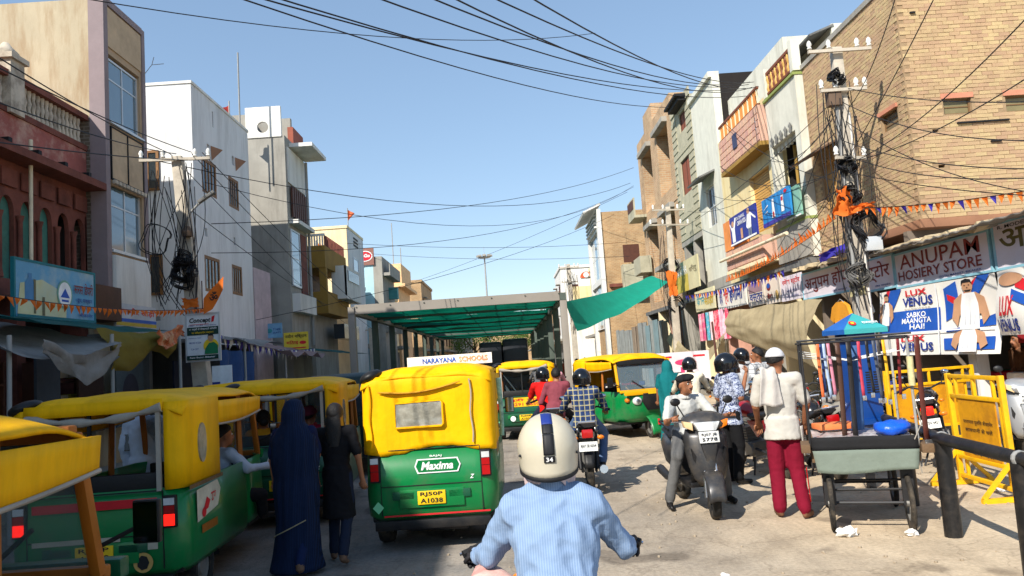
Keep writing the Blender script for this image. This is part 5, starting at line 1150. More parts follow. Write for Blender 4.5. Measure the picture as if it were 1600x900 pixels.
FAN= [((6.78, 14.5, 5.15), (7.78, 28.0, 7.62), 0.49), ((6.85, 14.5, 5.15), (7.57, 25.0, 7.84), 0.52), ((6.72, 14.5, 5.83), (7.62, 30.0, 7.29), 0.53), ((6.74, 14.5, 4.77), (7.59, 21.5, 5.61), 0.28), ((6.88, 14.5, 6.36), (7.56, 20.5, 6.85), 0.41), ((6.96, 14.5, 6.94), (7.38, 20.0, 4.28), 0.31), ((6.65, 14.5, 4.73), (7.15, 23.0, 4.14), 0.48), ((6.66, 14.5, 5.02), (7.27, 18.5, 4.55), 0.29), ((6.94, 14.5, 6.65), (7.4, 31.0, 6.7), 0.25), ((6.98, 14.5, 6.45), (7.61, 22.5, 6.4), 0.31), ((6.82, 14.5, 4.83), (7.52, 24.0, 9.08), 0.33), ((6.91, 14.5, 5.64), (7.4, 18.2, 3.85), 0.45), ((5.8, 6.7, 5.41), (6.78, 14.5, 5.15), 0.3), ((6.07, 7.3, 4.69), (6.97, 14.5, 5.24), 0.19), ((6.46, 7.9, 4.21), (7.0, 14.5, 6.75), 0.14), ((6.41, 7.9, 3.78), (6.9, 14.5, 6.47), 0.28), ((6.37, 7.9, 3.46), (6.8, 14.5, 5.7), 0.2), ((6.35, 7.9, 3.41), (6.84, 14.5, 5.4), 0.24), ((7.16, 9.1, 3.33), (6.91, 14.5, 6.1), 0.31), ((7.17, 9.1, 3.33), (6.74, 14.5, 5.09), 0.1), ((5.45, 7.9, 6.34), (6.93, 14.5, 5.34), 0.1), ((5.45, 9.1, 6.76), (7.05, 14.5, 6.33), 0.27)]
for a, b, s, r in BUNDLE: wire(a, b, s, r * .62, label='black cable of the bundle crossing the upper sky to the right', group='cable bundle to the right hand houses')
for a, b, s, r in LEFTW: wire(a, b, s, r * .8, label='black cable running along the left row through the leaning pole', group='cables along the left row')
for a, b, s, r in CROSS: wire(a, b, s, r * .7, label='slack cable crossing the sky above the shade roof', group='cables crossing above the shade roof')
for a, b, s in FAN: wire(a, b, s, .008, label='thin service wire fanning out from the near right pole', group='service wires of the near right pole')
# ================================================================ VEHICLES
m_green = M('rickshaw_green', (0, 118, 58), .34, var=.1, scale=3, bump=.03, bscale=8, coat=.25, dirt=(74, 92, 66), dirt_amt=.55, dirt_scale=3.0)
m_dgreen = M('rickshaw_dark_green', (0, 84, 56), .4, var=.1, scale=3, bump=.03, bscale=8, coat=.15, dirt=(64, 72, 54), dirt_amt=.6, dirt_scale=3.0)
m_yellow = M('canopy_yellow', (246, 182, 0), .6, var=.1, scale=2.2, bump=.3, bscale=9, dirt=(186, 134, 10), dirt_amt=.45, dirt_scale=2.2, streak=True, spec=.15)
m_yelpaint = M('yellow_enamel', (238, 170, 8), .4, var=.06, bump=0, coat=.3)
m_rubber = M('tyre_rubber', (30, 29, 28), .9, var=.2, bump=.3, bscale=30, dirt=(110, 98, 82), dirt_amt=.6, dirt_scale=5)
m_rim = M('dull_rim', (128, 126, 122), .5, metal=.4, bump=0); m_chrome = M('chrome', (200, 200, 204), .2, metal=.9, var=.03, bump=0)
m_blkpl = M('black_plastic', (20, 20, 22), .5, var=.12, bump=.05, bscale=60, dirt=(66, 60, 54), dirt_amt=.4, dirt_scale=4)
m_seat = M('black_seat_vinyl', (26, 25, 26), .55, var=.1, bump=.15, bscale=50)
m_redl = M('red_lens', (176, 12, 14), .25, bump=0, coat=.6); m_orl = M('amber_lens', (226, 120, 16), .3, bump=0, coat=.5); m_clear = M('clear_lens', (214, 216, 216), .15, bump=0, coat=.7)
m_redlit = M('lit_red_lens', (255, 30, 20), .3, bump=0, emit=.8)
m_plate_y = M('yellow_plate', (232, 190, 20), .5, bump=0); m_plate_w = M('white_plate', (226, 226, 222), .5, bump=0)
m_vinyl = M('crinkled_clear_vinyl', (150, 146, 132), .12, var=.4, scale=7, bump=.9, bscale=6, spec=.9)
m_greyroll = M('grey_rolled_flap', (160, 152, 140), .8, var=.15, bump=.4, bscale=12)
m_screen = glass_mat('windscreen_glass', (120, 140, 150), .3); m_steel = M('painted_steel_dark', (46, 46, 48), .5, metal=.3, bump=0)

def upath(hw, yb, yf, rad=.16, n=6):
    """plan outline: right front, round the rear, left front"""
    pts = [(hw, yf), (hw, (yf + yb) / 2)]
    for i in range(n + 1):
        a = -math.pi / 2 * i / n; pts.append((hw - rad + rad * math.cos(a), yb + rad + rad * math.sin(a)))
    k = len(pts); mid = [(hw - rad - (2 * (hw - rad)) * j / 18, yb) for j in range(1, 18)]
    return pts + mid + [(-x, y) for x, y in reversed(pts)]
def shell(paths, zs, name, mat, parent, thick=.025, smooth=True):
    mb = MB(); mb.rings([[(x, y, z) for x, y in p] for p, z in zip(paths, zs)], caps=False, close=False)
    return mb.build(name, mat, parent, smooth=smooth, solid=thick)
def wheel(parent, c, r, w, spokes=0, alloy=False, name='wheel'):
    t = MB().lathe([(r * .62, -w * .4), (r * .8, -w * .5), (r * .95, -w * .46), (r, -w * .22), (r, w * .22), (r * .95, w * .46), (r * .8, w * .5), (r * .62, w * .4), (r * .62, -w * .4)], 28, c, 'X', caps=False)
    o = t.build(name, m_rubber, parent, smooth=True)
    if spokes:
        mb = MB().lathe([(r * .6, -w * .3), (r * .66, -w * .36), (r * .66, w * .36), (r * .6, w * .3), (r * .6, -w * .3)], 24, c, 'X', caps=False)
        mb.lathe([(r * .14, -w * .6), (r * .14, w * .6)], 10, c, 'X')
        for k in range(spokes):
            a = 2 * math.pi * k / spokes
            mb.bar((c[0], c[1] + r * .1 * math.cos(a), c[2] + r * .1 * math.sin(a)), (c[0], c[1] + r * .63 * math.cos(a + .12), c[2] + r * .63 * math.sin(a + .12)), .022 if alloy else .006, .03 if alloy else .006)
        mb.build('rim', m_blkpl if alloy else m_rim, o)
    else:
        MB().lathe([(.02, -w * .3), (r * .3, -w * .34), (r * .34, -w * .2), (r * .6, -w * .3), (r * .66, -w * .36), (r * .66, w * .36), (r * .6, w * .3), (r * .34, w * .2), (r * .3, w * .34), (.02, w * .3)], 20, c, 'X').build('rim', m_rim, o, smooth=True)
    return o
def flat_fn(o, r, up, n): 
    o, r, up, n = Vector(o), Vector(r), Vector(up), Vector(n)
    return lambda u, v, l=0: o + r * u + up * v + n * l
def sticker(parent, name, fn, polys=None, text=None, mat=None, l=.0):
    mb = MB()
    if polys:
        for p in polys: put_poly(mb, p, lambda u, v: fn(u, v, l))
    if text: put_text(mb, text[0], text[1], text[2], text[3], text[4], lambda u, v: fn(u, v, l), *(text[5:]))
    return mb.build(name, mat, parent)
def pill(cx, cy, rx, ry): return [(cx - rx, cy), (cx - rx * .88, cy + ry), (cx + rx * .88, cy + ry), (cx + rx, cy), (cx + rx * .88, cy - ry), (cx - rx * .88, cy - ry)]

def rickshaw(label, loc, rz, rear='curtain', plate=('RJ50P', 'A1038'), body=None, extras=(), group=None):
    body = body or m_green
    t = thing('auto_rickshaw', label, 'rickshaw', (loc[0], loc[1], 0.0), rz, group)
    HW = .71
    shell([upath(HW - .05, -1.36, .18), upath(HW - .01, -1.41, .18), upath(HW, -1.42, .18), upath(HW - .005, -1.42, .18), upath(HW - .02, -1.41, .18)], (.3, .36, .55, .66, 1.0), 'rear_body', body, t, .03)
    MB().bx(-.66, .66, -1.36, 1.0, .3, .36).build('floor', m_blkpl, t)
    # front cowl
    def nose(w, yf, yb=.16):
        pts = [(HW - .01, yb), (HW - .02, .45), (w + .06, .8)]
        for i in range(7):
            a = math.pi / 2 * (i + .6) / 6.6; pts.append((w * math.cos(a) ** .7 if i < 6 else 0.001, yf - (yf - .8) * (1 - math.sin(a)) ** 1.1))
        return pts + [(-x, y) for x, y in reversed(pts[:-1])]
    shell([nose(.6, 1.1), nose(.62, 1.2), nose(.63, 1.26), nose(.62, 1.25), nose(.61, 1.2)], (.36, .45, .6, .85, 1.0), 'front_cowl', body, t, .025)
    # cut-out feel of the side openings: dark sills
    fr = MB()
    for s in (-1, 1): fr.bar((s * .615, .95, 1.0), (s * .6, .8, 1.66), .055, .05)
    fr.bar((-.61, .78, 1.66), (.61, .78, 1.66), .07, .07); fr.bar((-.62, 1.02, 1.0), (.62, 1.02, 1.0), .06, .06)
    fr.build('windscreen_frame', m_yelpaint if rear == 'curtain' else M('orange_brown_pillar', (160, 92, 20), .6), t, bevel=.012)
    MB().add([(-.585, 1.0, 1.03), (.585, 1.0, 1.03), (.57, .79, 1.63), (-.57, .79, 1.63)], [(0, 1, 2, 3)]).build('windscreen', m_screen, t, solid=.008)
    MB().bx(-.6, .6, 1.17, 1.26, .92, 1.02).build('front_band', m_yelpaint if rear == 'curtain' else body, t, bevel=.02)
    MB().bx(-.56, .56, .80, .87, 1.56, 1.66).build('sun_visor', m_black, t, bevel=.01)
    MB().bar((.05, 1.03, 1.04), (.3, .97, 1.22), .012, .02).build('wiper', m_black, t)
    # canopy roof
    def roof(u, v):
        x = (u * 2 - 1); y = -1.43 + 2.3 * v
        ed = abs(x) ** 4; zr = 1.775 - .085 * ed - .09 * max(0, (v - .8) / .2) ** 2 - .1 * max(0, (.1 - v) / .1) ** 2
        sag = .012 * math.sin(v * 17 + 1) * (1 - ed) + .02 * noise.noise(Vector((x * 2, y * 2, loc[0])))
        return (x * (.715 - .05 * max(0, (v - .6) / .4)), y, zr + sag)
    MB().grid(roof, 20, 30).build('canopy_roof', m_yellow, t, smooth=True, solid=.02)
    for s in (-1, 1):                                     # side valance
        MB().grid(lambda u, v: (s * (.715 - .012 * v - .03 * max(0, u - .5)), -.62 + 1.45 * u, 1.66 - .02 * u - (.22 - .07 * u + .03 * math.sin(u * 3)) * v), 16, 3).build('canopy_valance', m_yellow, t, smooth=True, solid=.012)
        MB().tube([(s * (.71 - .03 * max(0, u / 16 - .5)), -.62 + 1.45 * u / 16, 1.66 - .02 * u / 16 - (.22 - .07 * u / 16 + .03 * math.sin(u / 16 * 3))) for u in range(17)], .012, 6).build('valance_hem', m_greyroll, t, smooth=True)
        MB().bar((s * .68, -.6, .98), (s * .68, -.6, 1.68), .05, .05).build('door_pillar', m_greyroll, t)
        MB().bar((s * .66, .2, .66), (s * .64, .22, 1.68), .045, .045).build('pillar', M('orange_brown_pillar', (160, 92, 20), .6), t)
    if rear == 'curtain':
        mb = MB(); rows = []; NZ = 16; base = upath(HW, -1.42, -.6, .12)
        for k in range(NZ + 1):
            v = k / NZ; z = .985 + .725 * v; row = []
            for x, y in base:
                rearf = 1 if y < -1.33 else 0
                o = .012 - .03 * max(0, (v - .88) / .12) ** 2 + .011 * noise.noise(Vector((x * 5 + loc[1], y * 5, z * 2.2))) + .007 * noise.noise(Vector((x * 14, y * 14, z * 5))) * (1 - v)
                zb = (.035 * math.sin(x * 5.5 + .9) - .015 + .02 * noise.noise(Vector((x * 9, 3, 1)))) * rearf * (1 - v) ** 2
                sx = o * (1 if abs(x) > .6 else 0) * math.copysign(1, x); row.append((x + sx, y - (o if rearf else 0), z + zb))
            rows.append(row)
        mb.rings(rows, caps=False, close=False); mb.build('canopy_curtain', m_yellow, t, smooth=True, solid=.012)
        fn = flat_fn((0, -1.452, 0), (1, 0, 0), (0, 0, 1), (0, -1, 0))
        def wn(u, v): return fn(-.34 + .5 * u, 1.21 + .23 * v, .014 + .006 * noise.noise(Vector((u * 6, v * 4, 2))))
        MB().grid(wn, 16, 8).build('rear_window', m_vinyl, t, smooth=True)
        hem = MB(); hem.tube([fn(x, z, .012) for x, z in [(-.35, 1.21), (-.34, 1.44), (.15, 1.45), (.17, 1.43), (.17, 1.22), (.15, 1.2), (-.34, 1.2), (-.35, 1.21)]], .012, 5); hem.build('window_hem', m_yellow, t, smooth=True)
        MB().tube([fn(-.52 + .9 * i / 12, 1.56 - .05 * math.sin(math.pi * i / 12) + .06 * (i / 12), .012) for i in range(13)], [.004] + [.014] * 11 + [.004], 6).build('curtain_fold', M('canopy_shadow_fold', (196, 138, 6), .7), t, smooth=True)
        for x in (.48, -.62):
            MB().tube([fn(x + .01 * math.sin(i), 1.02 + .62 * i / 10, .006) for i in range(11)], .009, 5).build('curtain_seam', m_greyroll if x > 0 else m_yellow, t, smooth=True)
    else:
        for s in (-1, 1):
            q = [p for p in upath(HW + .012, -1.43, -.6) if (p[0] * s > .52)]
            q = q if s > 0 else q[::-1]
            mb = MB(); mb.rings([[(x, y, z) for x, y in q] for z in (.985, 1.2, 1.45, 1.62, 1.70)], caps=False, close=False)
            mb.build('canopy_quarter', m_yellow, t, smooth=True, solid=.012)
            MB().prism([(-1.05 + .09 * math.cos(a * math.pi / 8) * (1 if a not in (2, 6) else 1), 1.32 + .17 * math.sin(a * math.pi / 8)) for a in range(16)], s * .728, s * .742, 'yz').build('quarter_window', m_vinyl, t, fix=True)
            MB().bar((s * .52, -1.435, .98), (s * .52, -1.435, 1.66), .035, .03).build('curtain_edge', m_greyroll, t)
        MB().tube([(-.55 + 1.1 * i / 12, -1.44, 1.63 - .07 * math.sin(math.pi * i / 12) + .03 * i / 12) for i in range(13)], [.03 + .012 * math.sin(i * 1.7) for i in range(13)], 8).build('rolled_curtain', m_greyroll, t, smooth=True)
        MB().grid(lambda u, v: (-.56 + 1.12 * u, -1.43 - .015 * v, 1.73 - .1 * v), 8, 2).build('canopy_flap', m_yellow, t, smooth=True, solid=.01)
        MB().bx(-.52, .52, -1.42, -1.36, .99, 1.13).build('seat_top', m_seat, t, bevel=.02)
        MB().bx(-.06, -.035, -1.425, -1.4, 1.0, 1.66).build('rear_bar', m_black, t)
    # rear details
    fn = flat_fn((0, -1.437, 0), (1, 0, 0), (0, 0, 1), (0, -1, 0))
    for s in (-1, 1):
        tl = MB().bx(s * .6 - .055, s * .6 + .055, -1.452, -1.41, .68, .94).build('tail_light', m_blkpl, t, bevel=.01)
        MB().bx(s * .6 - .042, s * .6 + .042, -1.462, -1.452, .7, .79).build('brake_lens', m_redlit if 'lit' in extras else m_redl, tl)
        MB().bx(s * .6 - .042, s * .6 + .042, -1.462, -1.452, .795, .86).build('indicator_lens', m_redl if s < 0 else m_redl, tl)
        MB().bx(s * .6 - .042, s * .6 + .042, -1.462, -1.452, .865, .92).build('reverse_lens', m_clear, tl)
        wheel(t, (s * .6, -.9, .235), .235, .16)
        MB().grid(lambda u, v: (s * (.69 - .12 * v), -.9 + .3 * math.cos(math.pi * u), .26 + .3 * math.sin(math.pi * u)), 12, 2).build('wheel_arch', m_blkpl, t, smooth=True, solid=.01)
        MB().bx(s * .3 - .12, s * .3 + .12, -1.452, -1.43, .5, .58).build('vent', m_dgreen if body is m_green else m_green, t, bevel=.01)
    for z in (.63, .98): MB().bx(-.54, .54, -1.441, -1.43, z, z + .008).build('panel_seam', m_black, t)
    for x in (-.545, .54): MB().bx(x, x + .007, -1.441, -1.43, .36, .98).build('panel_seam', m_black, t)
    MB().bx(-.35, .35, -1.452, -1.43, .42, .595).build('plate_recess', body, t, bevel=.02)
    pl = MB().bx(-.15, .15, -1.467, -1.453, .45, .58).build('number_plate', m_plate_y, t, bevel=.005)
    for k, s_ in enumerate(plate): sticker(pl, 'lettering', fn, text=(s_, -.12, .12, .525 - k * .06, .57 - k * .06, .02), mat=m_blackp, l=.034)
    MB().bx(-.62, .62, -1.47, -1.4, .22, .31).build('bumper', m_blkpl, t, bevel=.015)
    MB().tube([(-.3, -1.2, .2), (.35, -1.25, .2)], .05, 8).build('exhaust', m_steel, t)
    if rear == 'curtain' or 'logo' in extras:
        sticker(t, 'logo_outline', fn, [pill(.08, .815, .25, .07)], mat=m_print_w, l=.006); sticker(t, 'logo_field', fn, [pill(.08, .815, .235, .058)], mat=body, l=.008)
        sticker(t, 'logo_lettering', fn, text=('Maxima', -.1, .25, .775, .855, .03, .25), mat=m_print_w, l=.010)
        sticker(t, 'logo_lettering', fn, text=('BAJAJ', .0, .13, .895, .92, .02), mat=m_print_w, l=.006)
        sticker(t, 'letter', fn, text=('Z', .42, .47, .67, .71, .02, .3), mat=m_print_w, l=.006)
        sticker(t, 'gas_diamond', fn, [[(-.64, .44), (-.58, .5), (-.52, .44), (-.58, .38)]], mat=M('mint_print', (120, 200, 150), .5, bump=0), l=.006)
        MB().bx(-.52, .62, -1.446, -1.435, .345, .36).build('red_stripe', m_redp, t)
    if 'banner' in extras:
        sticker(t, 'rear_banner', fn, [rect(-.45, .45, .76, .97)], mat=m_plate_y, l=.006); sticker(t, 'banner_lettering', fn, text=('श्री राम', -.4, .4, .87, .95, .02), mat=m_redp, l=.010); sticker(t, 'banner_lettering', fn, text=('98291 76500', -.4, .4, .78, .85, .02), mat=m_redp, l=.010)
        sticker(t, 'gas_diamond', fn, [[(-.64, .44), (-.58, .5), (-.52, .44), (-.58, .38)]], mat=M('mint_print', (120, 200, 150), .5, bump=0), l=.006)
        sticker(t, 'sticker', fn, [ell(-.3, .5, .06, .06)], mat=m_print_w, l=.025)
    if 'sidepaint' in extras:
        f2 = flat_fn((.728, 0, 0), (0, 1, 0), (0, 0, 1), (1, 0, 0))
        sticker(t, 'painted_panel', f2, [[(-1.2, .66), (-.7, .72), (-.62, .86), (-.7, .95), (-1.2, .93)]], mat=M('folk_panel', (206, 196, 172), .6, var=.2, scale=9, bump=0), l=.004)
        sticker(t, 'painted_fan', f2, [[(-1.08, .72), (-.98, .84), (-.9, .8), (-.95, .74)], ell(-1.05, .72, .05, .04)], mat=m_redp, l=.008)
        sticker(t, 'lettering', f2, text=('शुभ', -.88, -.76, .78, .86, .02), mat=m_redp, l=.008)
        sticker(t, 'orange_stripe', f2, [rect(-1.1, -.72, .55, .62)], mat=M('orange_brown_pillar', (160, 92, 20), .6), l=.004)
        sticker(t, 'trim_strip', f2, [rect(-1.4, -.6, .965, 1.0)], mat=M('brown_trim', (110, 84, 52), .7, var=.4, scale=20), l=.022)
        fb = flat_fn((0, -1.437, 0), (1, 0, 0), (0, 0, 1), (0, -1, 0))
        sticker(t, 'red_stripe', fb, [rect(-.5, .5, .86, .93)], mat=m_redp, l=.006); sticker(t, 'pale_sticker', fb, [rect(-.5, .2, .6, .64), rect(.28, .5, .52, .58)], mat=M('pale_sticker', (176, 170, 150), .7), l=.008)
        sticker(t, 'round_sticker', fb, [ell(.38, .42, .08, .08)], mat=M('tan_print', (196, 160, 90), .6, bump=0), l=.008); sticker(t, 'emblem', fb, [ell(.38, .42, .05, .06, 7)], mat=m_blackp, l=.012)
        sticker(t, 'round_sticker', fb, [ell(-.35, .4, .09, .09)], mat=M('tan_print', (196, 160, 90), .6, bump=0), l=.008)
    # front details
    for s in (-1, 1):
        h = MB().ball((s * .34, 1.24, .8), (.11, .05, .085), 14, 8).build('headlight', m_clear, t, smooth=True)
        MB().lathe([(.03, 1.285), (.05, 1.292), (.03, 1.3)], 12, (s * .34, 0, .8), 'Y').build('bulb', m_chrome, h)
        MB().ball((s * .52, 1.14, .82), (.06, .06, .05), 10, 6).build('indicator', m_orl, t, smooth=True)
        mr = MB().tube([(s * .6, .98, 1.12), (s * .78, 1.0, 1.2)], .012, 6).build('mirror_arm', m_black, t)
        MB().box((s * .82, 1.0, 1.22), (.13, .03, .2)).build('mirror', m_blkpl, mr, bevel=.012)
        MB().bx(s * .82 - .055, s * .82 + .055, .978, .984, 1.13, 1.31).build('mirror_glass', M('mirror', (190, 195, 200), .05, metal=1, var=0, bump=0), mr)
        MB().bar((s * .06, 1.2, .5), (s * .06, 1.14, .2), .03, .03).build('fork', m_steel, t)
    MB().prism([(-.2, .95), (.2, .95), (.24, .78), (.14, .6), (-.14, .6), (-.24, .78)], 1.25, 1.3, 'xz').build('grille', m_blkpl, t, bevel=.01)
    MB().bx(-.1, .1, 1.29, 1.305, .93, 1.0).build('number_plate', m_plate_y, t)
    MB().grid(lambda u, v: ((u - .5) * .3, 1.12 + .36 * math.sin(v * 2.4 - .9), .1 + .4 * math.cos(v * 2.4 - .9) - .05 * abs(u - .5) * 4 * .3), 6, 12).build('front_fender', body, t, smooth=True, solid=.02)
    MB().bx(-.015, .015, 1.46, 1.5, .3, .42).build('fender_stripe', m_redp, t)
    wheel(t, (0, 1.12, .215), .215, .12)
    # cabin
    MB().bx(-.64, .64, -1.15, -.6, .5, .62).build('bench_seat', m_seat, t, bevel=.03)
    if rear == 'curtain': MB().bx(-.64, .64, -1.25, -1.13, .6, 1.05).build('seat_back', m_seat, t, bevel=.03)
    MB().bx(-.3, .3, .0, .4, .5, .62).bx(-.3, .3, -.1, -.02, .62, .95).build('driver_seat', m_seat, t, bevel=.03)
    MB().tube([(-.28, .7, .98), (0, .8, 1.0), (.28, .7, .98)], .018, 8).build('handlebar', m_steel, t)
    MB().bx(-.55, .55, .86, .95, .72, .98).build('dashboard', m_blkpl, t, bevel=.02)
    MB().ball((-.62, -1.3, 1.72), (.13, .16, .06), 14, 8, rot=Matrix.Rotation(-.35, 3, 'Y')).build('roof_corner_pad', m_blkpl, t, smooth=True)
    return t

rk1 = rickshaw('green and yellow rickshaw seen square from behind with a Maxima badge', (-.83, 9.22), R(-1.5), 'curtain', extras=('logo',))
rk1.scale = (.94, 1, 1.03)
# roof banner of that rickshaw
nb_ = board('roof_banner', 'curved white NARAYANA SCHOOLS banner standing on the rickshaw roof', 'banner', (-1.27, 9.5, 1.83), (1, 0, 0), 1.06, .13, M('banner_white', (230, 228, 224), .6, bump=0), [
    ('t', 'NARAYANA', .18, .58, .3, .8, m_bluep, .03), ('t', 'SCHOOLS', .61, .95, .3, .8, M('peach_print', (224, 150, 110), .6, bump=0), .02)], thick=.02)
cl = MB().tube([(-.13, 8.3, 1.66), (-.12, 8.32, 1.3), (-.125, 8.34, 1.04)], [.03, .026, .022], 10); tag(cl.build('rolled_awning', M('green_white_roll', (150, 190, 170), .8, var=.5, scale=14), smooth=True), 'green striped rolled cloth tied to the right side of the Maxima rickshaw', 'cloth')
rk2 = rickshaw('weathered rickshaw with painted side panel and a white shirted passenger', (-3.5, 7.75), R(2), 'open', extras=('sidepaint', 'lit'), body=m_green)
rk3 = rickshaw('nearest rickshaw, cut by the left edge, with dark windscreen pillar', (-2.57, 2.63), R(-1), 'open', body=m_dgreen)
rk4 = rickshaw('rickshaw with a blue handbill behind the woman in the blue sari', (-2.98, 10.9), R(4), 'open', body=m_dgreen, extras=('logo',))
board('handbill', 'blue and red handbill pasted on the rickshaw corner by the sari', 'poster', (-2.28, 9.55, 1.05), (.12, 1, 0), .32, .62, M('handbill_blue', (130, 170, 206), .6, bump=0), [('t', 'A1', .2, .8, .8, .95, m_redp, .02), ('t', 'MINDX', .1, .9, .6, .74, m_redp, .03), ('p', [rect(.1, .9, .42, .46), rect(.1, .9, .3, .36), rect(.1, .9, .16, .22), rect(.1, .9, .05, .1)], m_navy)], thick=.006)
rk5 = rickshaw('rickshaw whose dusty roof shows behind the one with the handbill', (-4.5, 13.6), R(3), 'open', body=m_dgreen)
rk6 = rickshaw('far rickshaw with a yellow lettered rear panel under the shade roof edge', (.36, 18.9), R(-2), 'open', body=m_dgreen, extras=('banner',))
rk7 = rickshaw('oncoming rickshaw with decorated windscreen facing the camera on the right', (2.62, 17.3), R(180 + 16), 'curtain', extras=())
dc = board('windscreen_garland', 'red and white decorative strip inside the oncoming rickshaw windscreen', 'decoration', (2.0, 16.22, 1.1), (1, .28, 0), .95, .1, M('deco_black', (40, 36, 44), .6), [('p', [[(.02, .1), (.4, .6), (.4, .9), (.02, .4)]], m_print_w), ('t', 'Royal King', .42, .8, .2, .8, M('pink_print', (222, 60, 110), .6, bump=0), .02), ('p', [rect(.84, .98, .1, .9)], m_bluep)], thick=.01)
# dark green tempo van and black roof load further back
def van(label, loc, rz, mat, h=1.9, w=1.6, L=3.6, cat='van'):
    t = thing('minivan', label, cat, (loc[0], loc[1], 0), rz)
    prof = [(-L / 2, .35), (-L / 2 - .02, 1.0), (-L / 2 + .12, h - .08), (-L / 2 + .3, h), (L / 2 - 1.0, h), (L / 2 - .35, 1.1), (L / 2, .95), (L / 2, .35)]
    MB().prism(prof, -w / 2, w / 2, 'yz').build('body', mat, t, bevel=.06)
    MB().bx(-w / 2 + .14, w / 2 - .14, -L / 2 - .03, -L / 2 + .03, 1.1, 1.6).build('rear_window', m_glass_d, t, bevel=.02)
    for s in (-1, 1):
        for y in (-L / 2 + .65, L / 2 - .65): wheel(t, (s * (w / 2 - .08), y, .27), .27, .17)
        MB().bx(s * (w / 2 - .12) - .05, s * (w / 2 - .12) + .05, -L / 2 - .04, -L / 2 + .02, .75, 1.0).build('tail_light', m_redl, t)
        MB().bx(s * w / 2 - .006, s * w / 2 + .006, -.9, .5, 1.1, 1.6).build('side_window', m_glass_d, t)
        MB().bx(s * (w / 2 + .1) - .08, s * (w / 2 + .1) + .08, L / 2 - .9, L / 2 - .82, 1.0, 1.2).build('mirror', m_blkpl, t, bevel=.02)
    MB().bx(-w / 2, w / 2, -L / 2 - .08, -L / 2, .35, .5).build('bumper', m_blkpl, t)
    MB().bx(-.2, .2, -L / 2 - .05, -L / 2 - .02, .6, .7).build('number_plate', m_plate_y, t)
    return t
van('dark green minivan half hidden left of the Maxima rickshaw', (-2.95, 15.2), R(2), M('van_bottle_green', (14, 40, 32), .35), 1.8, 1.4)
van('grey van parked deep under the shade roof', (-3.6, 41), 0, M('van_grey', (112, 116, 122), .4), 2.0, 1.6, 3.6)
van('red van far down the street under the shade roof', (-2.6, 55), 0, M('van_red', (150, 30, 34), .4), 2.3, 1.7, 3.8)
van('white minivan far down the street right of the red van', (.6, 60), 0, M('van_white', (200, 200, 198), .4), 1.9)
tk = thing('loaded_truck', 'small truck piled with a black wrapped load under the shade roof', 'truck', (-.15, 30, 0))
MB().bx(-.95, .95, -2, 1.4, .7, 1.2).build('load_bed', m_steel, tk, bevel=.03)
MB().bx(-.9, .9, 1.5, 3, .5, 2.0).build('cab', m_dgreen, tk, bevel=.1)
for s in (-1, 1):
    for y in (-1.2, 2.2): wheel(tk, (s * .8, y, .36), .36, .2)
for k, (x, y, z, sx, sz) in enumerate(((-.5, -.3, 1.2, .85, 1.35), (.42, -.3, 1.2, .95, 1.42))):
    MB().bx(x - sx / 2, x + sx / 2, y - 1.5, y + 1.5, z, z + sz).build('wrapped_load', M('black_wrap', (30, 32, 38), .4, var=.2, bump=.5, bscale=6), tk, bevel=.1)
MB().bx(-1.0, 1.0, -2.1, -2.0, .6, .75).build('bumper', m_blkpl, tk)

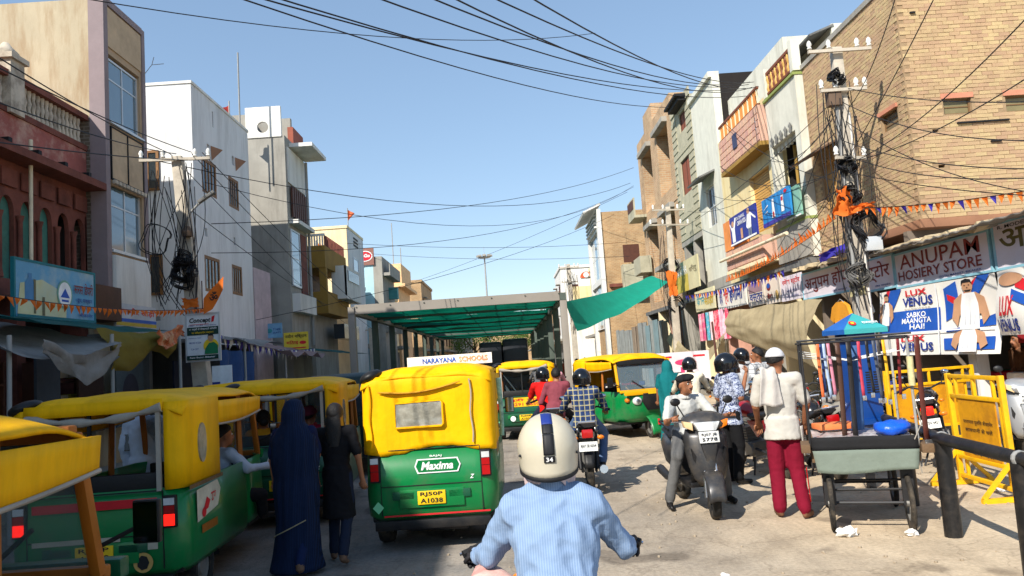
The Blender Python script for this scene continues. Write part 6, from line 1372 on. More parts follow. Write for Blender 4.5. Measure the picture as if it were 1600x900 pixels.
# ---------------------------------------------------------------- motorcycles and scooters
def motorcycle(label, loc, rz, paint, lean=0.0, plate='RJ07 SN 4421', steer=0.0, tail=m_redl, name='motorcycle', group=None, simple=False, mirrors=True):
    t = thing(name, label, 'motorcycle', (loc[0], loc[1], 0), group=group, rot=(0, lean, rz))
    wheel(t, (0, -.66, .3), .3, .1, 6, True); wheel(t, (0, .64, .3), .3, .09, 6, True)
    fm = MB()
    for s in (-1, 1):
        fm.tube([(s * .09, -.66, .3), (s * .1, -.1, .38)], .02, 6); fm.tube([(s * .11, -.6, .32), (s * .12, -.45, .72)], .028, 7)
    fm.tube([(0, .35, .9), (0, .2, .6), (0, .15, .32), (0, -.15, .3)], .025, 7); fm.tube([(0, .33, .92), (0, -.1, .78), (0, -.75, .82)], .022, 6)
    fm.build('frame', m_steel, t, smooth=True)
    e = MB().bx(-.13, .13, -.16, .2, .26, .46).bx(-.09, .09, .02, .22, .46, .66); 
    for k in range(5): e.bx(-.115, .115, .0, .24, .47 + k * .038, .485 + k * .038)
    e.lathe([(.0, -.17), (.1, -.17), (.1, .17), (.0, .17)], 12, (0, -.06, .36), 'X'); e.build('engine', m_rim, t)
    MB().tube([(.1, .2, .5), (.15, .28, .3), (.16, .0, .24), (.17, -.4, .3), (.18, -.95, .36)], [.022, .022, .025, .05, .055], 9).build('exhaust', m_chrome if not simple else m_steel, t, smooth=True)
    tk_ = MB(); st = [(.34, .9, .06, .05), (.26, .9, .13, .1), (.1, .92, .15, .11), (-.05, .88, .12, .09), (-.14, .84, .06, .05)]
    tk_.rings([[(w * math.cos(a * math.pi / 6), y, z + h * math.sin(a * math.pi / 6)) for a in range(12)] for (y, z, w, h) in st]); tk_.build('fuel_tank', paint, t, smooth=True)
    se = MB(); st = [(-.08, .84, .1, .04), (-.2, .82, .13, .05), (-.45, .84, .15, .05), (-.65, .9, .13, .045), (-.82, .92, .1, .03)]
    se.rings([[(w * math.copysign(abs(math.cos(a * math.pi / 6)) ** .6, math.cos(a * math.pi / 6)), y, z + h * math.sin(a * math.pi / 6)) for a in range(12)] for (y, z, w, h) in st]); se.build('seat', m_seat, t, smooth=True)
    for s in (-1, 1):
        MB().prism([(-.1, .78), (-.3, .55), (-.55, .7), (-.92, .84), (-.9, .9), (-.5, .8)], s * .1, s * .135, 'yz').build('side_panel', paint, t, bevel=.012)
        MB().ball((s * .17, -.86, .76), (.05, .03, .03), 8, 6).build('rear_indicator', m_orl, t, smooth=True)
        MB().ball((s * .16, .56, .82), (.035, .025, .025), 8, 6).build('front_indicator', m_orl, t, smooth=True)
    MB().box((0, -.93, .82), (.15, .07, .11)).build('tail_light', tail, t, bevel=.02)
    MB().tube([(-.11, -.6, .92), (-.1, -.92, .97), (.1, -.92, .97), (.11, -.6, .92)], .014, 6).build('grab_rail', m_chrome, t)
    mg = MB(); mg.grid(lambda u, v: ((u - .5) * .13, -.66 + .36 * math.cos(.9 + v * 2.0), .3 + .36 * math.sin(.9 + v * 2.0)), 3, 8); mg.build('rear_mudguard', m_blkpl, t, smooth=True, solid=.008)
    pl = MB().box((0, -.97, .66), (.24, .012, .12), Matrix.Rotation(-.15, 3, 'X')).build('number_plate', m_plate_w, t)
    if not simple:
        fn = flat_fn((0, -.98, .66), (1, 0, 0), (0, 0, 1), (0, -1, 0)); sticker(pl, 'lettering', fn, text=(plate, -.1, .1, -.02, .03, .01), mat=m_blackp, l=.004)
    # steering assembly
    S = Matrix.Rotation(steer, 4, 'Z'); piv = Vector((0, .42, 0))
    def st_(p): return tuple(S @ (Vector(p) - piv) + piv)
    fk = MB()
    for s in (-1, 1): fk.tube([st_((s * .08, .64, .3)), st_((s * .085, .36, .98))], .02, 7)
    fk.build('fork', m_chrome, t, smooth=True)
    f2 = MB(); f2.grid(lambda u, v: st_(((u - .5) * .12, .64 + .33 * math.cos(.3 + v * 1.9), .3 + .33 * math.sin(.3 + v * 1.9))), 3, 8); f2.build('front_mudguard', paint, t, smooth=True, solid=.008)
    hl = MB().ball(st_((0, .5, .92)), (.11, .1, .12), 12, 8).build('headlight_cowl', paint, t, smooth=True); MB().ball(st_((0, .575, .91)), (.08, .04, .08), 10, 6).build('headlight', m_clear, hl, smooth=True)
    hb = MB().tube([st_(p) for p in [(-.36, .22, 1.04), (-.2, .3, 1.08), (-.08, .36, 1.03), (.08, .36, 1.03), (.2, .3, 1.08), (.36, .22, 1.04)]], .014, 7).build('handlebar', m_steel, t, smooth=True)
    for s in (-1, 1):
        MB().tube([st_((s * .25, .27, 1.07)), st_((s * .38, .21, 1.03))], .02, 7).build('grip', m_black, hb)
        MB().tube([st_((s * .26, .32, 1.05)), st_((s * .4, .26, 1.02))], .007, 5).build('lever', m_chrome, hb)
        if not mirrors: continue
        mr = MB().tube([st_((s * .22, .29, 1.08)), st_((s * .27, .28, 1.2))], .008, 5).build('mirror', m_black, t)
        MB().ball(st_((s * .29, .27, 1.23)), (.055, .014, .035), 10, 6).build('mirror_glass', MATS['mirror'] if not simple else m_blkpl, mr, smooth=True)
    fp = MB().tube([(-.22, -.05, .28), (.22, -.05, .28)], .015, 6).build('footpeg', m_black, t)
    if lean: MB().tube([(-.1, -.1, .3), (-.22, -.18, .03)], .014, 6).build('side_stand', m_steel, t)
    return t

def scooter(label, loc, rz, paint, lean=0.0, steer=0.0, plate=('RJ07 JB', '5778'), group=None):
    t = thing('scooter', label, 'scooter', (loc[0], loc[1], 0), group=group, rot=(0, lean, rz))
    S = Matrix.Rotation(steer, 4, 'Z'); piv = Vector((0, .5, 0))
    def st_(p): return tuple(S @ (Vector(p) - piv) + piv)
    wheel(t, (0, -.6, .225), .225, .1)
    fw = wheel(t, (0, 0, 0), .225, .095, 5, True); fw.matrix_local = Matrix.Translation(st_((0, .64, .225))) @ S
    for s in (-1, 1):
        MB().tube([st_((s * .075, .64, .225)), st_((s * .06, .55, .6))], .02, 7).build('fork', m_chrome, t, smooth=True)
    MB().grid(lambda u, v: st_(((u - .5) * .2 * (1 - .25 * abs(v - .5)), .63 + .3 * math.cos(-.05 + v * 2.5), .25 + .26 * math.sin(-.05 + v * 2.5) - .03 * (2 * u - 1) ** 2)), 6, 12).build('front_fender', paint, t, smooth=True, solid=.015)
    # front apron, broad shield
    ap = MB(); rows = []
    for (z, w, y, b) in ((.34, .11, .5, .05), (.42, .17, .5, .08), (.55, .215, .48, .1), (.7, .235, .45, .11), (.85, .235, .42, .11), (.94, .2, .4, .09)):
        rows.append([(w * k / 4, y + b * (1 - (k / 4) ** 2), z) for k in range(-4, 5)])
    ap.rings(rows, caps=False, close=False); ap.build('front_apron', paint, t, smooth=True, solid=.03)
    MB().prism([(-.1, .82), (.1, .82), (.05, .6), (0, .54), (-.05, .6)], .545, .585, 'xz').build('apron_trim', m_greypaint if False else paint, t, bevel=.012)
    for s in (-1, 1): MB().prism([(s * .09, .56), (s * .19, .74), (s * .18, .62), (s * .11, .5)], .5, .54, 'xz').build('apron_line', m_blkpl, t, fix=True)
    MB().bx(-.2, .2, -.15, .42, .3, .36).build('floorboard', m_blkpl, t, bevel=.02)
    MB().grid(lambda u, v: ((u - .5) * .36, .4 - .02 * math.sin(math.pi * u), .36 + .55 * v), 6, 4).build('leg_shield', m_blkpl, t, smooth=True, solid=.02)
    b = MB(); st = [(-.12, .52, .13, .16), (-.3, .52, .18, .22), (-.6, .56, .2, .2), (-.88, .66, .15, .13), (-1.0, .74, .08, .06)]
    b.rings([[(w * math.cos(a * math.pi / 7), y, z + h * math.sin(a * math.pi / 7)) for a in range(14)] for (y, z, w, h) in st]); b.build('rear_body', paint, t, smooth=True)
    se = MB(); st = [(-.02, .74, .08, .05), (-.15, .76, .14, .06), (-.5, .79, .17, .06), (-.85, .83, .14, .05)]
    se.rings([[(w * math.cos(a * math.pi / 6), y, z + h * math.sin(a * math.pi / 6)) for a in range(12)] for (y, z, w, h) in st]); se.build('seat', m_seat, t, smooth=True)
    # handlebar cowl with broad headlamp
    hc = MB(); rows = []
    for (y, z, w, h) in ((.26, 1.02, .12, .05), (.34, 1.03, .25, .1), (.44, 1.01, .25, .1), (.52, .98, .17, .06)):
        rows.append([st_((w * math.cos(a * math.pi / 8), y, z + h * math.sin(a * math.pi / 8))) for a in range(16)])
    hc.rings(rows); hcw = hc.build('handlebar_cowl', paint, t, smooth=True)
    MB().prism([(-.15, 1.02), (.15, 1.02), (.1, .92), (-.1, .92)], .48, .56, 'xz').build('headlight', m_clear, hcw, bevel=.015)
    for s in (-1, 1): 
        MB().prism([(s * .155, 1.02), (s * .255, 1.04), (s * .24, .97), (s * .15, .93)], .44, .53, 'xz').build('indicator', m_orl if s < 0 else M('amber_pale', (236, 200, 150), .3, coat=.5, bump=0), hcw, bevel=.01)
        MB().tube([st_((s * .18, .36, 1.02)), st_((s * .36, .3, 1.03))], .018, 7).build('grip', m_black, t, smooth=True)
        MB().tube([st_((s * .2, .4, 1.02)), st_((s * .36, .37, 1.02))], .007, 5).build('lever', m_chrome, t)
        mr = MB().tube([st_((s * .2, .36, 1.06)), st_((s * .27, .35, 1.2))], .008, 5).build('mirror_arm', m_black, t)
        MB().ball(st_((s * .29, .35, 1.24)), (.06, .02, .045), 10, 6).build('mirror', m_blkpl, mr, smooth=True)
    pl = MB().box((0, .59, .86), (.22, .012, .12), Matrix.Rotation(.2, 3, 'X')).build('number_plate', m_plate_w, t)
    fn = flat_fn((0, .6, .86), (-1, 0, 0), (0, -.2, .98), (0, 1, .2))
    for k, s_ in enumerate(plate): sticker(pl, 'lettering', fn, text=(s_, -.085, .085, .008 - k * .05, .045 - k * .05, .015), mat=m_blackp, l=.004)
    MB().box((0, -1.02, .72), (.16, .05, .08)).build('tail_light', m_redl, t, bevel=.02)
    MB().tube([(.12, -.3, .25), (.17, -.6, .28), (.18, -.9, .34)], [.02, .05, .055], 8).build('exhaust', m_steel, t, smooth=True)
    MB().tube([(-.13, -.55, .85), (-.12, -.98, .92), (.12, -.98, .92), (.13, -.55, .85)], .014, 6).build('grab_rail', m_steel, t, smooth=True)
    if lean: MB().tube([(-.08, 0, .3), (-.2, -.05, .03)], .012, 6).build('side_stand', m_steel, t)
    return t
m_blackpaint = M('gloss_black', (18, 18, 20), .25, var=.1, bump=0, coat=.6, dirt=(70, 64, 56), dirt_amt=.3, dirt_scale=4)
m_redpaint = M('gloss_red', (150, 16, 20), .28, var=.1, bump=0, coat=.5); m_bluepaint = M('gloss_blue', (24, 44, 110), .3, var=.1, bump=0, coat=.5)
m_silver = M('silver_paint', (172, 174, 176), .32, metal=.5, var=.06, bump=0); m_greypaint = M('scooter_dark_grey', (62, 62, 64), .35, metal=.4, var=.15, scale=4, bump=0, dirt=(128, 116, 100), dirt_amt=.5, dirt_scale=3)
mc1 = motorcycle('motorcycle under the rider in the pale blue shirt', (.125, 3.12), R(-1), m_blackpaint, mirrors=False)
mc2 = motorcycle('black motorcycle with square red tail light under the checked shirt rider', (1.02, 10.9), R(-4), m_blackpaint, plate='RJ07 SE 0254')
mc3 = motorcycle('motorcycle carrying the red shirted rider and his pillion', (.72, 13.9), R(-2), m_redpaint, simple=True)
sc1 = scooter('dark grey scooter ridden towards the camera by the man in the beret', (2.08, 8.93), R(180 + 4), m_greypaint, 0.0, R(-10))
mc4 = motorcycle('parked red and black motorcycle between the standing men', (3.5, 11.0), R(14), m_redpaint, -.12)
mc5 = motorcycle('parked black motorcycle seen through the belt cart frame', (4.25, 10.6), R(-6), m_blackpaint, -.12, plate='RJ07 BS 2180')
mc6 = motorcycle('parked black motorcycle with lit red tail light behind the rail', (5.9, 10.6), R(-30), m_blackpaint, -.12, tail=m_redlit)
mc7 = motorcycle('parked blue motorcycle left of the round red tail light', (5.2, 11.2), R(-20), m_bluepaint, -.12)
sc2 = scooter('parked silver scooter behind the tilted yellow barricade', (6.95, 10.6), R(158), m_silver, -.1, R(10))
sc3 = scooter('parked white scooter cut by the right edge of the view', (7.9, 9.9), R(165), m_plate_w, -.1)
mc10 = motorcycle('parked black motorcycle deep between the kiosk and the hosiery shop', (5.0, 12.7), R(-14), m_blackpaint, -.12, simple=True)
mc11 = motorcycle('parked blue motorcycle against the hosiery shop step', (6.5, 13.0), R(-40), m_bluepaint, -.12, simple=True)
mc12 = motorcycle('parked black motorcycle left of the cart seller', (3.9, 12.2), R(8), m_blackpaint, -.12, simple=True)
mc8 = motorcycle('parked motorcycle in front of the corrugated sheets', (4.6, 15.4), R(30), m_blackpaint, -.1, simple=True)
mc9 = motorcycle('parked motorcycle under the khaki tarpaulin', (5.5, 15.8), R(20), m_redpaint, -.1, simple=True)
for i, (x, y, lb) in enumerate(((1.3, 22, 'first motorcycle ahead beside the pergola post'), (1.0, 27, 'motorcycle riding under the shade roof on the right'), (-1.5, 33, 'motorcycle under the shade roof left of the loaded truck'), (-2.2, 25, 'motorcycle just inside the shade roof on the left'))):
    motorcycle(lb, (x, y), R(-2), [m_blackpaint, m_bluepaint, m_redpaint, m_blackpaint][i], simple=True)
# ================================================================ PEOPLE
import numpy as np
def cloth_mat(name, rgb, **k):
    k.setdefault('var', .1); k.setdefault('bump', .35); k.setdefault('bscale', 16)
    return M(name, rgb, .88, scale=6, spec=.2, **k)
m_skin = M('brown_skin', (150, 98, 68), .55, var=.1, scale=8, bump=.08, bscale=80)
m_hair = M('black_hair', (20, 17, 16), .6, var=.2, scale=20, bump=.5, bscale=90)
m_shoe = M('dark_shoe', (26, 24, 24), .5, bump=.1); m_eye = M('eye_white', (220, 214, 206), .3, bump=0); m_iris = M('eye_dark', (24, 16, 12), .2, bump=0); m_lip = M('lip', (112, 62, 52), .6, bump=0)
def pattern_mat(name, base, kind, c2, c3=None, s=1.0):
    m = cloth_mat(name, base); nt = m.node_tree; N = nt.nodes; L = nt.links; b = N['Principled BSDF']
    prev = b.inputs['Base Color'].links[0].from_socket
    tc = N.new('ShaderNodeTexCoord')
    def stripes(axis, freq, th, colr, prev):
        sp = N.new('ShaderNodeSeparateXYZ'); L.new(tc.outputs['Object'], sp.inputs[0])
        ml = N.new('ShaderNodeMath'); ml.operation = 'MULTIPLY'; ml.inputs[1].default_value = freq; L.new(sp.outputs[axis], ml.inputs[0])
        fr = N.new('ShaderNodeMath'); fr.operation = 'FRACT'; L.new(ml.outputs[0], fr.inputs[0])
        lt = N.new('ShaderNodeMath'); lt.operation = 'LESS_THAN'; lt.inputs[1].default_value = th; L.new(fr.outputs[0], lt.inputs[0])
        mm = N.new('ShaderNodeMath'); mm.operation = 'MULTIPLY'; mm.inputs[1].default_value = .8; L.new(lt.outputs[0], mm.inputs[0])
        mx = N.new('ShaderNodeMixRGB'); L.new(mm.outputs[0], mx.inputs[0]); L.new(prev, mx.inputs[1]); mx.inputs[2].default_value = (*lin(colr), 1); return mx.outputs[0]
    if kind == 'plaid':
        for ax in ('X', 'Z'): prev = stripes(ax, 14 * s, .22, c2, prev)
        for ax in ('X', 'Z'): prev = stripes(ax, 14 * s, .1, c3, prev)
    elif kind == 'stripe': prev = stripes('X', 110 * s, .4, c2, prev)
    elif kind == 'floral':
        vo = N.new('ShaderNodeTexNoise'); vo.inputs['Scale'].default_value = 34; vo.inputs['Distortion'].default_value = 1.5; L.new(tc.outputs['Object'], vo.inputs['Vector'])
        lt = N.new('ShaderNodeMath'); lt.operation = 'GREATER_THAN'; lt.inputs[1].default_value = .53; L.new(vo.outputs['Fac'], lt.inputs[0])
        mx = N.new('ShaderNodeMixRGB'); L.new(lt.outputs[0], mx.inputs[0]); L.new(prev, mx.inputs[1]); mx.inputs[2].default_value = (*lin(c2), 1); prev = mx.outputs[0]
    L.new(prev, b.inputs['Base Color']); return m

PEOPLE = []
STAND = dict(pel=(0, 0, .95), che=(0, .0, 1.28), nek=(0, -.01, 1.45), head=(0, .015, 1.585), shl=(-.18, -.01, 1.40), shr=(.18, -.01, 1.40), ell=(-.235, -.03, 1.13), elr=(.235, -.03, 1.13), wrl=(-.25, .06, .89), wrr=(.25, .06, .89),
             hil=(-.09, 0, .92), hir=(.09, 0, .92), knl=(-.1, .02, .5), knr=(.1, .02, .5), anl=(-.105, -.03, .085), anr=(.105, -.03, .085), tol=(-.125, .13, .035), tor=(.125, .13, .035))
def person(label, loc, rz=0.0, pose=None, shirt=None, pants=None, shoe=None, sleeve='short', untuck=True, hyaw=0.0, hpitch=0.0, hair='short', helmet=None, build=1.0, sc=1.0, skin=None, glove=None, legs='full', extras=(), group=None, voxel=.015, shirt_len=.0, beard=None, loose=1.0, grip=False, wr=1.0):
    J = dict(STAND); J.update(pose or {}); J = {k: Vector(v) for k, v in J.items()}
    sk = skin or m_skin; mats = [sk, shirt, pants, shoe or m_shoe, glove or sk, m_lip]
    prims = []                                             # (a, b, ra, rb, mat, k, up)
    def pr(a, b, ra, rb, m, k=(1, 1), up=(0, 1, 0)): prims.append((Vector(a), Vector(b), ra, rb, m, k, up, False))
    fwd = (J['shr'] - J['shl']).cross(J['nek'] - J['pel']).normalized() * -1
    B = build
    sp = J['che'] - J['pel']
    pr(J['pel'] + sp * .05, J['pel'] + sp * .6, .135 * B, .14 * B, 1, (1.12, .8), fwd)
    pr(J['pel'] + sp * .5, J['che'], .15 * B, .155 * B, 1, (1.12, .76), fwd)
    pr(J['che'], J['nek'] - Vector((0, 0, .07)), .14 * B, .085 * B, 1, (1.15, .75), fwd)
    for s in 'lr': pr(J['nek'] - Vector((0, 0, .05)), J['sh' + s] * .95 + J['che'] * .05, .062 * B, .07 * B, 1)
    pr(J['shl'] * .92 + J['che'] * .08, J['shr'] * .92 + J['che'] * .08, .078 * B, .078 * B, 1)
    pr(J['nek'] - Vector((0, 0, .06)), J['head'] - Vector((0, 0, .03)), .056, .054, 0)
    hb = J['pel'] - Vector((0, 0, .03))
    if untuck: prims.append((J['pel'] + sp * .2, J['pel'] - sp.normalized() * (.16 + shirt_len), .15 * B, .168 * B, 1, (1.12, .84), fwd, True))
    pr(hb + Vector((0, 0, .04)), hb - Vector((0, 0, .02)), .14 * B, .138 * B, 2, (1.1, .84), fwd)
    for s in 'lr':
        a, e, w = J['sh' + s], J['el' + s], J['wr' + s]; d1, d2 = e - a, w - e
        long_ = sleeve == 'long'
        if sleeve == 'short':
            pr(a, a + d1 * .78, .07 * B, .066 * B, 1); pr(a + d1 * .5, e, .046 * B, .042 * B, 0); pr(e, w, .041 * B, .028, 0)
        elif long_:
            pr(a, e, .068 * B, .056 * B, 1); pr(e, e + d2 * .93, .054 * B, .042 * B, 1); pr(e + d2 * .8, w, .03, .028, 4)
        else: pr(a, e, .052 * B, .042 * B, 0); pr(e, w, .04 * B, .028, 0)
        hd = d2.normalized(); pr(w, w + hd * .07, .028, .036, 4, (1.25, .6))
        h, k, n, t = J['hi' + s], J['kn' + s], J['an' + s], J['to' + s]
        if legs != 'none':
            pr(h, k, .094 * B, .074 * B * loose, 2); pr(k, k.lerp(n, .93), .073 * B * loose, .06 * B * loose, 2)
            pr(k.lerp(n, .8), n, .038, .038, 0); pr(n, n.lerp(t, .2) - Vector((0, 0, .03)), .042, .04, 3); pr(n - Vector((0, 0, .035)), t, .042, .036, 3, (1.1, .75))
    # head
    Rh = Matrix.Rotation(hyaw, 3, 'Z') @ Matrix.Rotation(hpitch, 3, 'X'); hc = J['head']
    def hp(x, y, z): return hc + Rh @ Vector((x, y, z))
    heads = [('b', hp(0, -.008, .018), (.078, .096, .098), 0), ('b', hp(0, .018, -.045), (.062, .074, .075), 0)]
    pr(hp(0, .086, .012), hp(0, .106, -.022), .011, .018, 0); pr(hp(0, .05, -.075), hp(0, .075, -.09), .03, .022, 0)
    for s in (-1, 1): pr(hp(s * .079, -.005, .012), hp(s * .082, -.012, -.025), .016, .012, 0)
    pr(hp(-.022, .086, -.052), hp(.022, .086, -.052), .012, .012, 5)
    mb = MB()
    for a, b, ra, rb, m, k, up, flat in prims:
        if flat:
            d = (b - a).normalized(); x = d.cross(Vector(up)).normalized(); y = x.cross(d).normalized()
            mb.rings([[c + (x * math.cos(j * math.pi / 10) * k[0] + y * math.sin(j * math.pi / 10) * k[1]) * r * (1 + (.03 * math.sin(j * 1.9) if q else 0)) for j in range(20)] for c, r, q in ((a, ra, 0), (a.lerp(b, .5), (ra + rb) / 2, 0), (b, rb, 1))])
        else: mb.cap(a, b, ra, rb, 12, 0, k, up)
    for _, c, r, m in heads: mb.ball(c, r, 14, 10, 0, Rh)
    me = mb.mesh('person'); o = bpy.data.objects.new('person', me); col.objects.link(o)
    bm = bmesh.new(); bm.from_mesh(me); bmesh.ops.recalc_face_normals(bm, faces=bm.faces); bm.to_mesh(me); bm.free()
    rm = o.modifiers.new('r', 'REMESH'); rm.mode = 'VOXEL'; rm.voxel_size = voxel
    sm = o.modifiers.new('s', 'SMOOTH'); sm.iterations = 4; sm.factor = .5
    o.location = loc if len(loc) == 3 else (loc[0], loc[1], 0); o.rotation_euler = (0, 0, rz); o.scale = (sc,) * 3
    tag(o, label, 'person', group)
    fingers = MB()
    for s in 'lr':
        e, w = J['el' + s], J['wr' + s]; hd = (w - e).normalized(); side = -1 if s == 'l' else 1
        x = hd.cross(Vector((0, 1, 0)) if abs(hd.y) < .8 else Vector((0, 0, 1))).normalized(); inw = hd.cross(x).normalized()
        if inw.dot(Vector((-side, 0, 0))) < 0: inw = -inw
        for i, (off, ln) in enumerate(((-.027, .062), (-.009, .072), (.009, .068), (.026, .052))):
            if grip:
                p0 = w + hd * .07 + x * off; g_ = Vector((0, 0, -1)); fingers.tube([p0 - hd * .02, p0 + hd * .012, p0 + hd * .03 + g_ * .022, p0 + hd * .012 + g_ * .046, p0 - hd * .014 + g_ * .05], [.0105, .0115, .011, .01, .008], 6); continue
            p0 = w + hd * .07 + x * off; p1 = p0 + hd * ln * .5 + inw * .008; p2 = p1 + hd * ln * .3 + inw * .025; p3 = p2 + hd * ln * .06 + inw * .025
            fingers.tube([p0 - hd * .02, p0, p1, p2, p3], [.0095, .0098, .009, .008, .005], 6)
        th = w + hd * .03 + x * -.03; fingers.tube([th + x * .012, th - x * .012 + hd * .015 + inw * .015, th - x * .016 + hd * .045 + inw * .028, th - x * .012 + hd * .065 + inw * .03], [.012, .0115, .01, .006], 6)
    PEOPLE.append((o, prims, heads, mats, fingers, wr))
    # face and headwear as children
    for s in (-1, 1):
        e = MB().ball(hp(s * .03, .075, .012), (.013, .01, .009), 8, 6).build('eye', m_eye, o, smooth=True)
        MB().ball(hp(s * .03, .083, .012), (.006, .005, .007), 8, 6).build('iris', m_iris, e, smooth=True)
        MB().tube([hp(s * .012, .086, .032), hp(s * .03, .087, .038), hp(s * .046, .078, .032)], .005, 5).build('eyebrow', m_hair, o)
    if beard: MB().tube([hp(-.028, .088, -.042), hp(0, .098, -.036), hp(.028, .088, -.042)], [.004, .008, .004], 6).build('moustache', m_hair, o, smooth=True)
    def cap_shell(name, mat, rad, tf, ts, tb, off=(0, -.008, .018), thick=.012, rough=0.0, parent=o, cyl=False):
        def f(u, v):
            a = 2 * math.pi * u; cf = math.cos(a)           # a=0 is the front
            tm = tf + (ts - tf) * (1 - cf) if cf > 0 else ts + (tb - ts) * (-cf)
            th = max(.02, tm * v); q = 1 + rough * noise.noise(Vector((math.sin(a) * 3, cf * 3, v * 6)))
            if cyl and th > 1.5708:
                k = 1 - .1 * (th - 1.5708); return hp(off[0] + rad[0] * k * math.sin(a), off[1] + rad[1] * k * cf, off[2] - rad[2] * .95 * (th - 1.5708))
            return hp(off[0] + rad[0] * math.sin(th) * math.sin(a) * q, off[1] + rad[1] * math.sin(th) * cf * q, off[2] + rad[2] * math.cos(th) * q)
        ob = MB().grid(f, 32, 12).build(name, mat, parent, smooth=True, solid=thick)
        return ob, f
    if hair == 'short': cap_shell('hair', m_hair, (.084, .102, .106), .95, 1.5, 2.15, thick=.01, rough=.06)
    elif hair == 'bun':
        cap_shell('hair', m_hair, (.086, .104, .106), 1.0, 1.7, 2.2, thick=.01, rough=.05); MB().ball(hp(0, -.13, -.02), (.06, .05, .06), 10, 8).build('hair_bun', m_hair, o, smooth=True)
    elif hair == 'long':
        cap_shell('hair', m_hair, (.088, .106, .108), 1.0, 1.8, 2.3, thick=.01, rough=.05)
        MB().rings([[hp(w * math.cos(a * math.pi / 6), y + d * math.sin(a * math.pi / 6), z) for a in range(12)] for (w, d, y, z) in ((.07, .03, -.07, .03), (.085, .04, -.09, -.08), (.09, .04, -.1, -.2), (.06, .03, -.1, -.34))]).build('hair_length', m_hair, o, smooth=True)
    if helmet:
        hm, kind = helmet
        if kind == 'open':
            h, f = cap_shell('helmet', hm, (.124, .148, .136), 1.35, 2.1, 2.2, (0, -.01, .015), .016, cyl=True)
            MB().tube([f(u / 40, 1.0) for u in range(41)], .012, 6).build('helmet_rim', m_black, h, smooth=True)
            MB().grid(lambda u, v: hp(.125 * math.sin((u - .5) * 2.6), -.005 + .165 * math.cos((u - .5) * 2.6), .06 - .12 * v), 14, 4).build('visor', glass_mat('smoked_visor', (30, 32, 36), .6), h, smooth=True, solid=.004)
        elif kind == 'full':
            h, f = cap_shell('helmet', hm, (.128, .152, .14), 1.25, 2.25, 2.4, (0, -.01, .01), .018, cyl=True)
            MB().grid(lambda u, v: hp(.118 * math.sin((u - .5) * 3.4), .0 + .165 * math.cos((u - .5) * 3.4), -.055 - .07 * v), 16, 4).build('chin_bar', hm, h, smooth=True, solid=.022)
            MB().grid(lambda u, v: hp(.128 * math.sin((u - .5) * 2.7), -.005 + .165 * math.cos((u - .5) * 2.7), .055 - .11 * v), 14, 4).build('visor', glass_mat('smoked_visor', (30, 32, 36), .6), h, smooth=True, solid=.004)
        elif kind == 'cream':                                # big cream half helmet with centre stripe
            h, f = cap_shell('helmet', hm, (.112, .138, .13), 1.4, 2.2, 2.4, (0, -.012, .0), .014, cyl=True)
            MB().tube([f(u / 48, 1.0) for u in range(49)], .012, 6).build('helmet_rim', m_black, h, smooth=True)
            MB().tube([f(u / 48, .84) for u in range(49)], .0025, 4).build('helmet_groove', M('grey_line', (150, 144, 132), .6, bump=0), h)
            def strp(u, v):
                th = .1 + (1.9 - .1) * v; w = .021
                x = (u - .5) * 2 * w; cx = math.cos(x / .125)
                if th > 1.5708: return hp(x, -.012 - (.14 * (1 - .1 * (th - 1.5708)) + .0085) * cx, -.128 * .95 * (th - 1.5708))
                return hp(x, -.012 - .1485 * math.sin(th) * cx, .1365 * math.cos(th) * cx)
            for (v0, v1, mt) in ((0, .35, m_navy), (.36, .52, m_blackp), (.53, .86, m_blackp), (.88, .99, m_blackp)):
                MB().grid(lambda u, v: strp(u, v0 + (v1 - v0) * v), 3, 10).build('helmet_stripe', mt, h, smooth=True, solid=.002)
            tx = MB(); put_text(tx, '34', .2, .8, .895, .97, lambda u, v: Vector(strp(u, 1 - (v - .93) * -1 - .07 if False else .935 - (v - .9325))) + Vector((0, -.003, 0)), .02); tx.build('lettering', m_print_w, h)
            for s in (-1, 1): MB().ball(hp(s * .11, -.075, -.015), .006, 6, 4).build('rivet', m_steel, h)
            # scarf tied below the helmet
            def sc_(u, v):
                a = 2 * math.pi * u; r = .112 - .02 * v + .008 * math.sin(a * 9 + v * 3)
                z = -.03 - .13 * v - (.03 * math.cos(a) if v > .5 else 0); z += .05 * v * max(0, 1 - abs(a - math.pi) * 1.6)
                return hp(r * math.sin(a) * .95, -.005 + r * math.cos(a) * 1.05, z)
            MB().grid(sc_, 40, 8).build('scarf', cloth_mat('pale_pink_scarf', (206, 184, 182), var=.2), o, smooth=True, solid=.006)
    if 'beret' in extras:
        MB().ball(hp(-.012, -.012, .082), (.112, .118, .048), 18, 10, rot=Rh @ Matrix.Rotation(.18, 3, 'Y')).build('beret', M('beret_felt', (24, 24, 26), .95, bump=.4, bscale=60), o, smooth=True)
    if 'cap' in extras:
        cap_shell('cap', cloth_mat('white_cap', (200, 200, 204)), (.096, .112, .122), 1.15, 1.35, 1.5, thick=.012)
    if 'cap_maroon' in extras:
        cap_shell('cap', cloth_mat('maroon_cap', (96, 36, 56)), (.094, .112, .115), 1.2, 1.5, 1.7, thick=.012)
    if 'collar' in extras:
        n_ = J['nek'] - Vector((0, 0, .04))
        MB().grid(lambda u, v: n_ + Vector(((.068 + .014 * v) * math.sin(2 * math.pi * u + math.pi) , (.068 + .016 * v) * -math.cos(2 * math.pi * u + math.pi), .05 - .055 * v - (.03 * v if abs(u - .5) < .1 else 0))), 24, 3).build('collar', shirt, o, smooth=True, solid=.006)
    return o

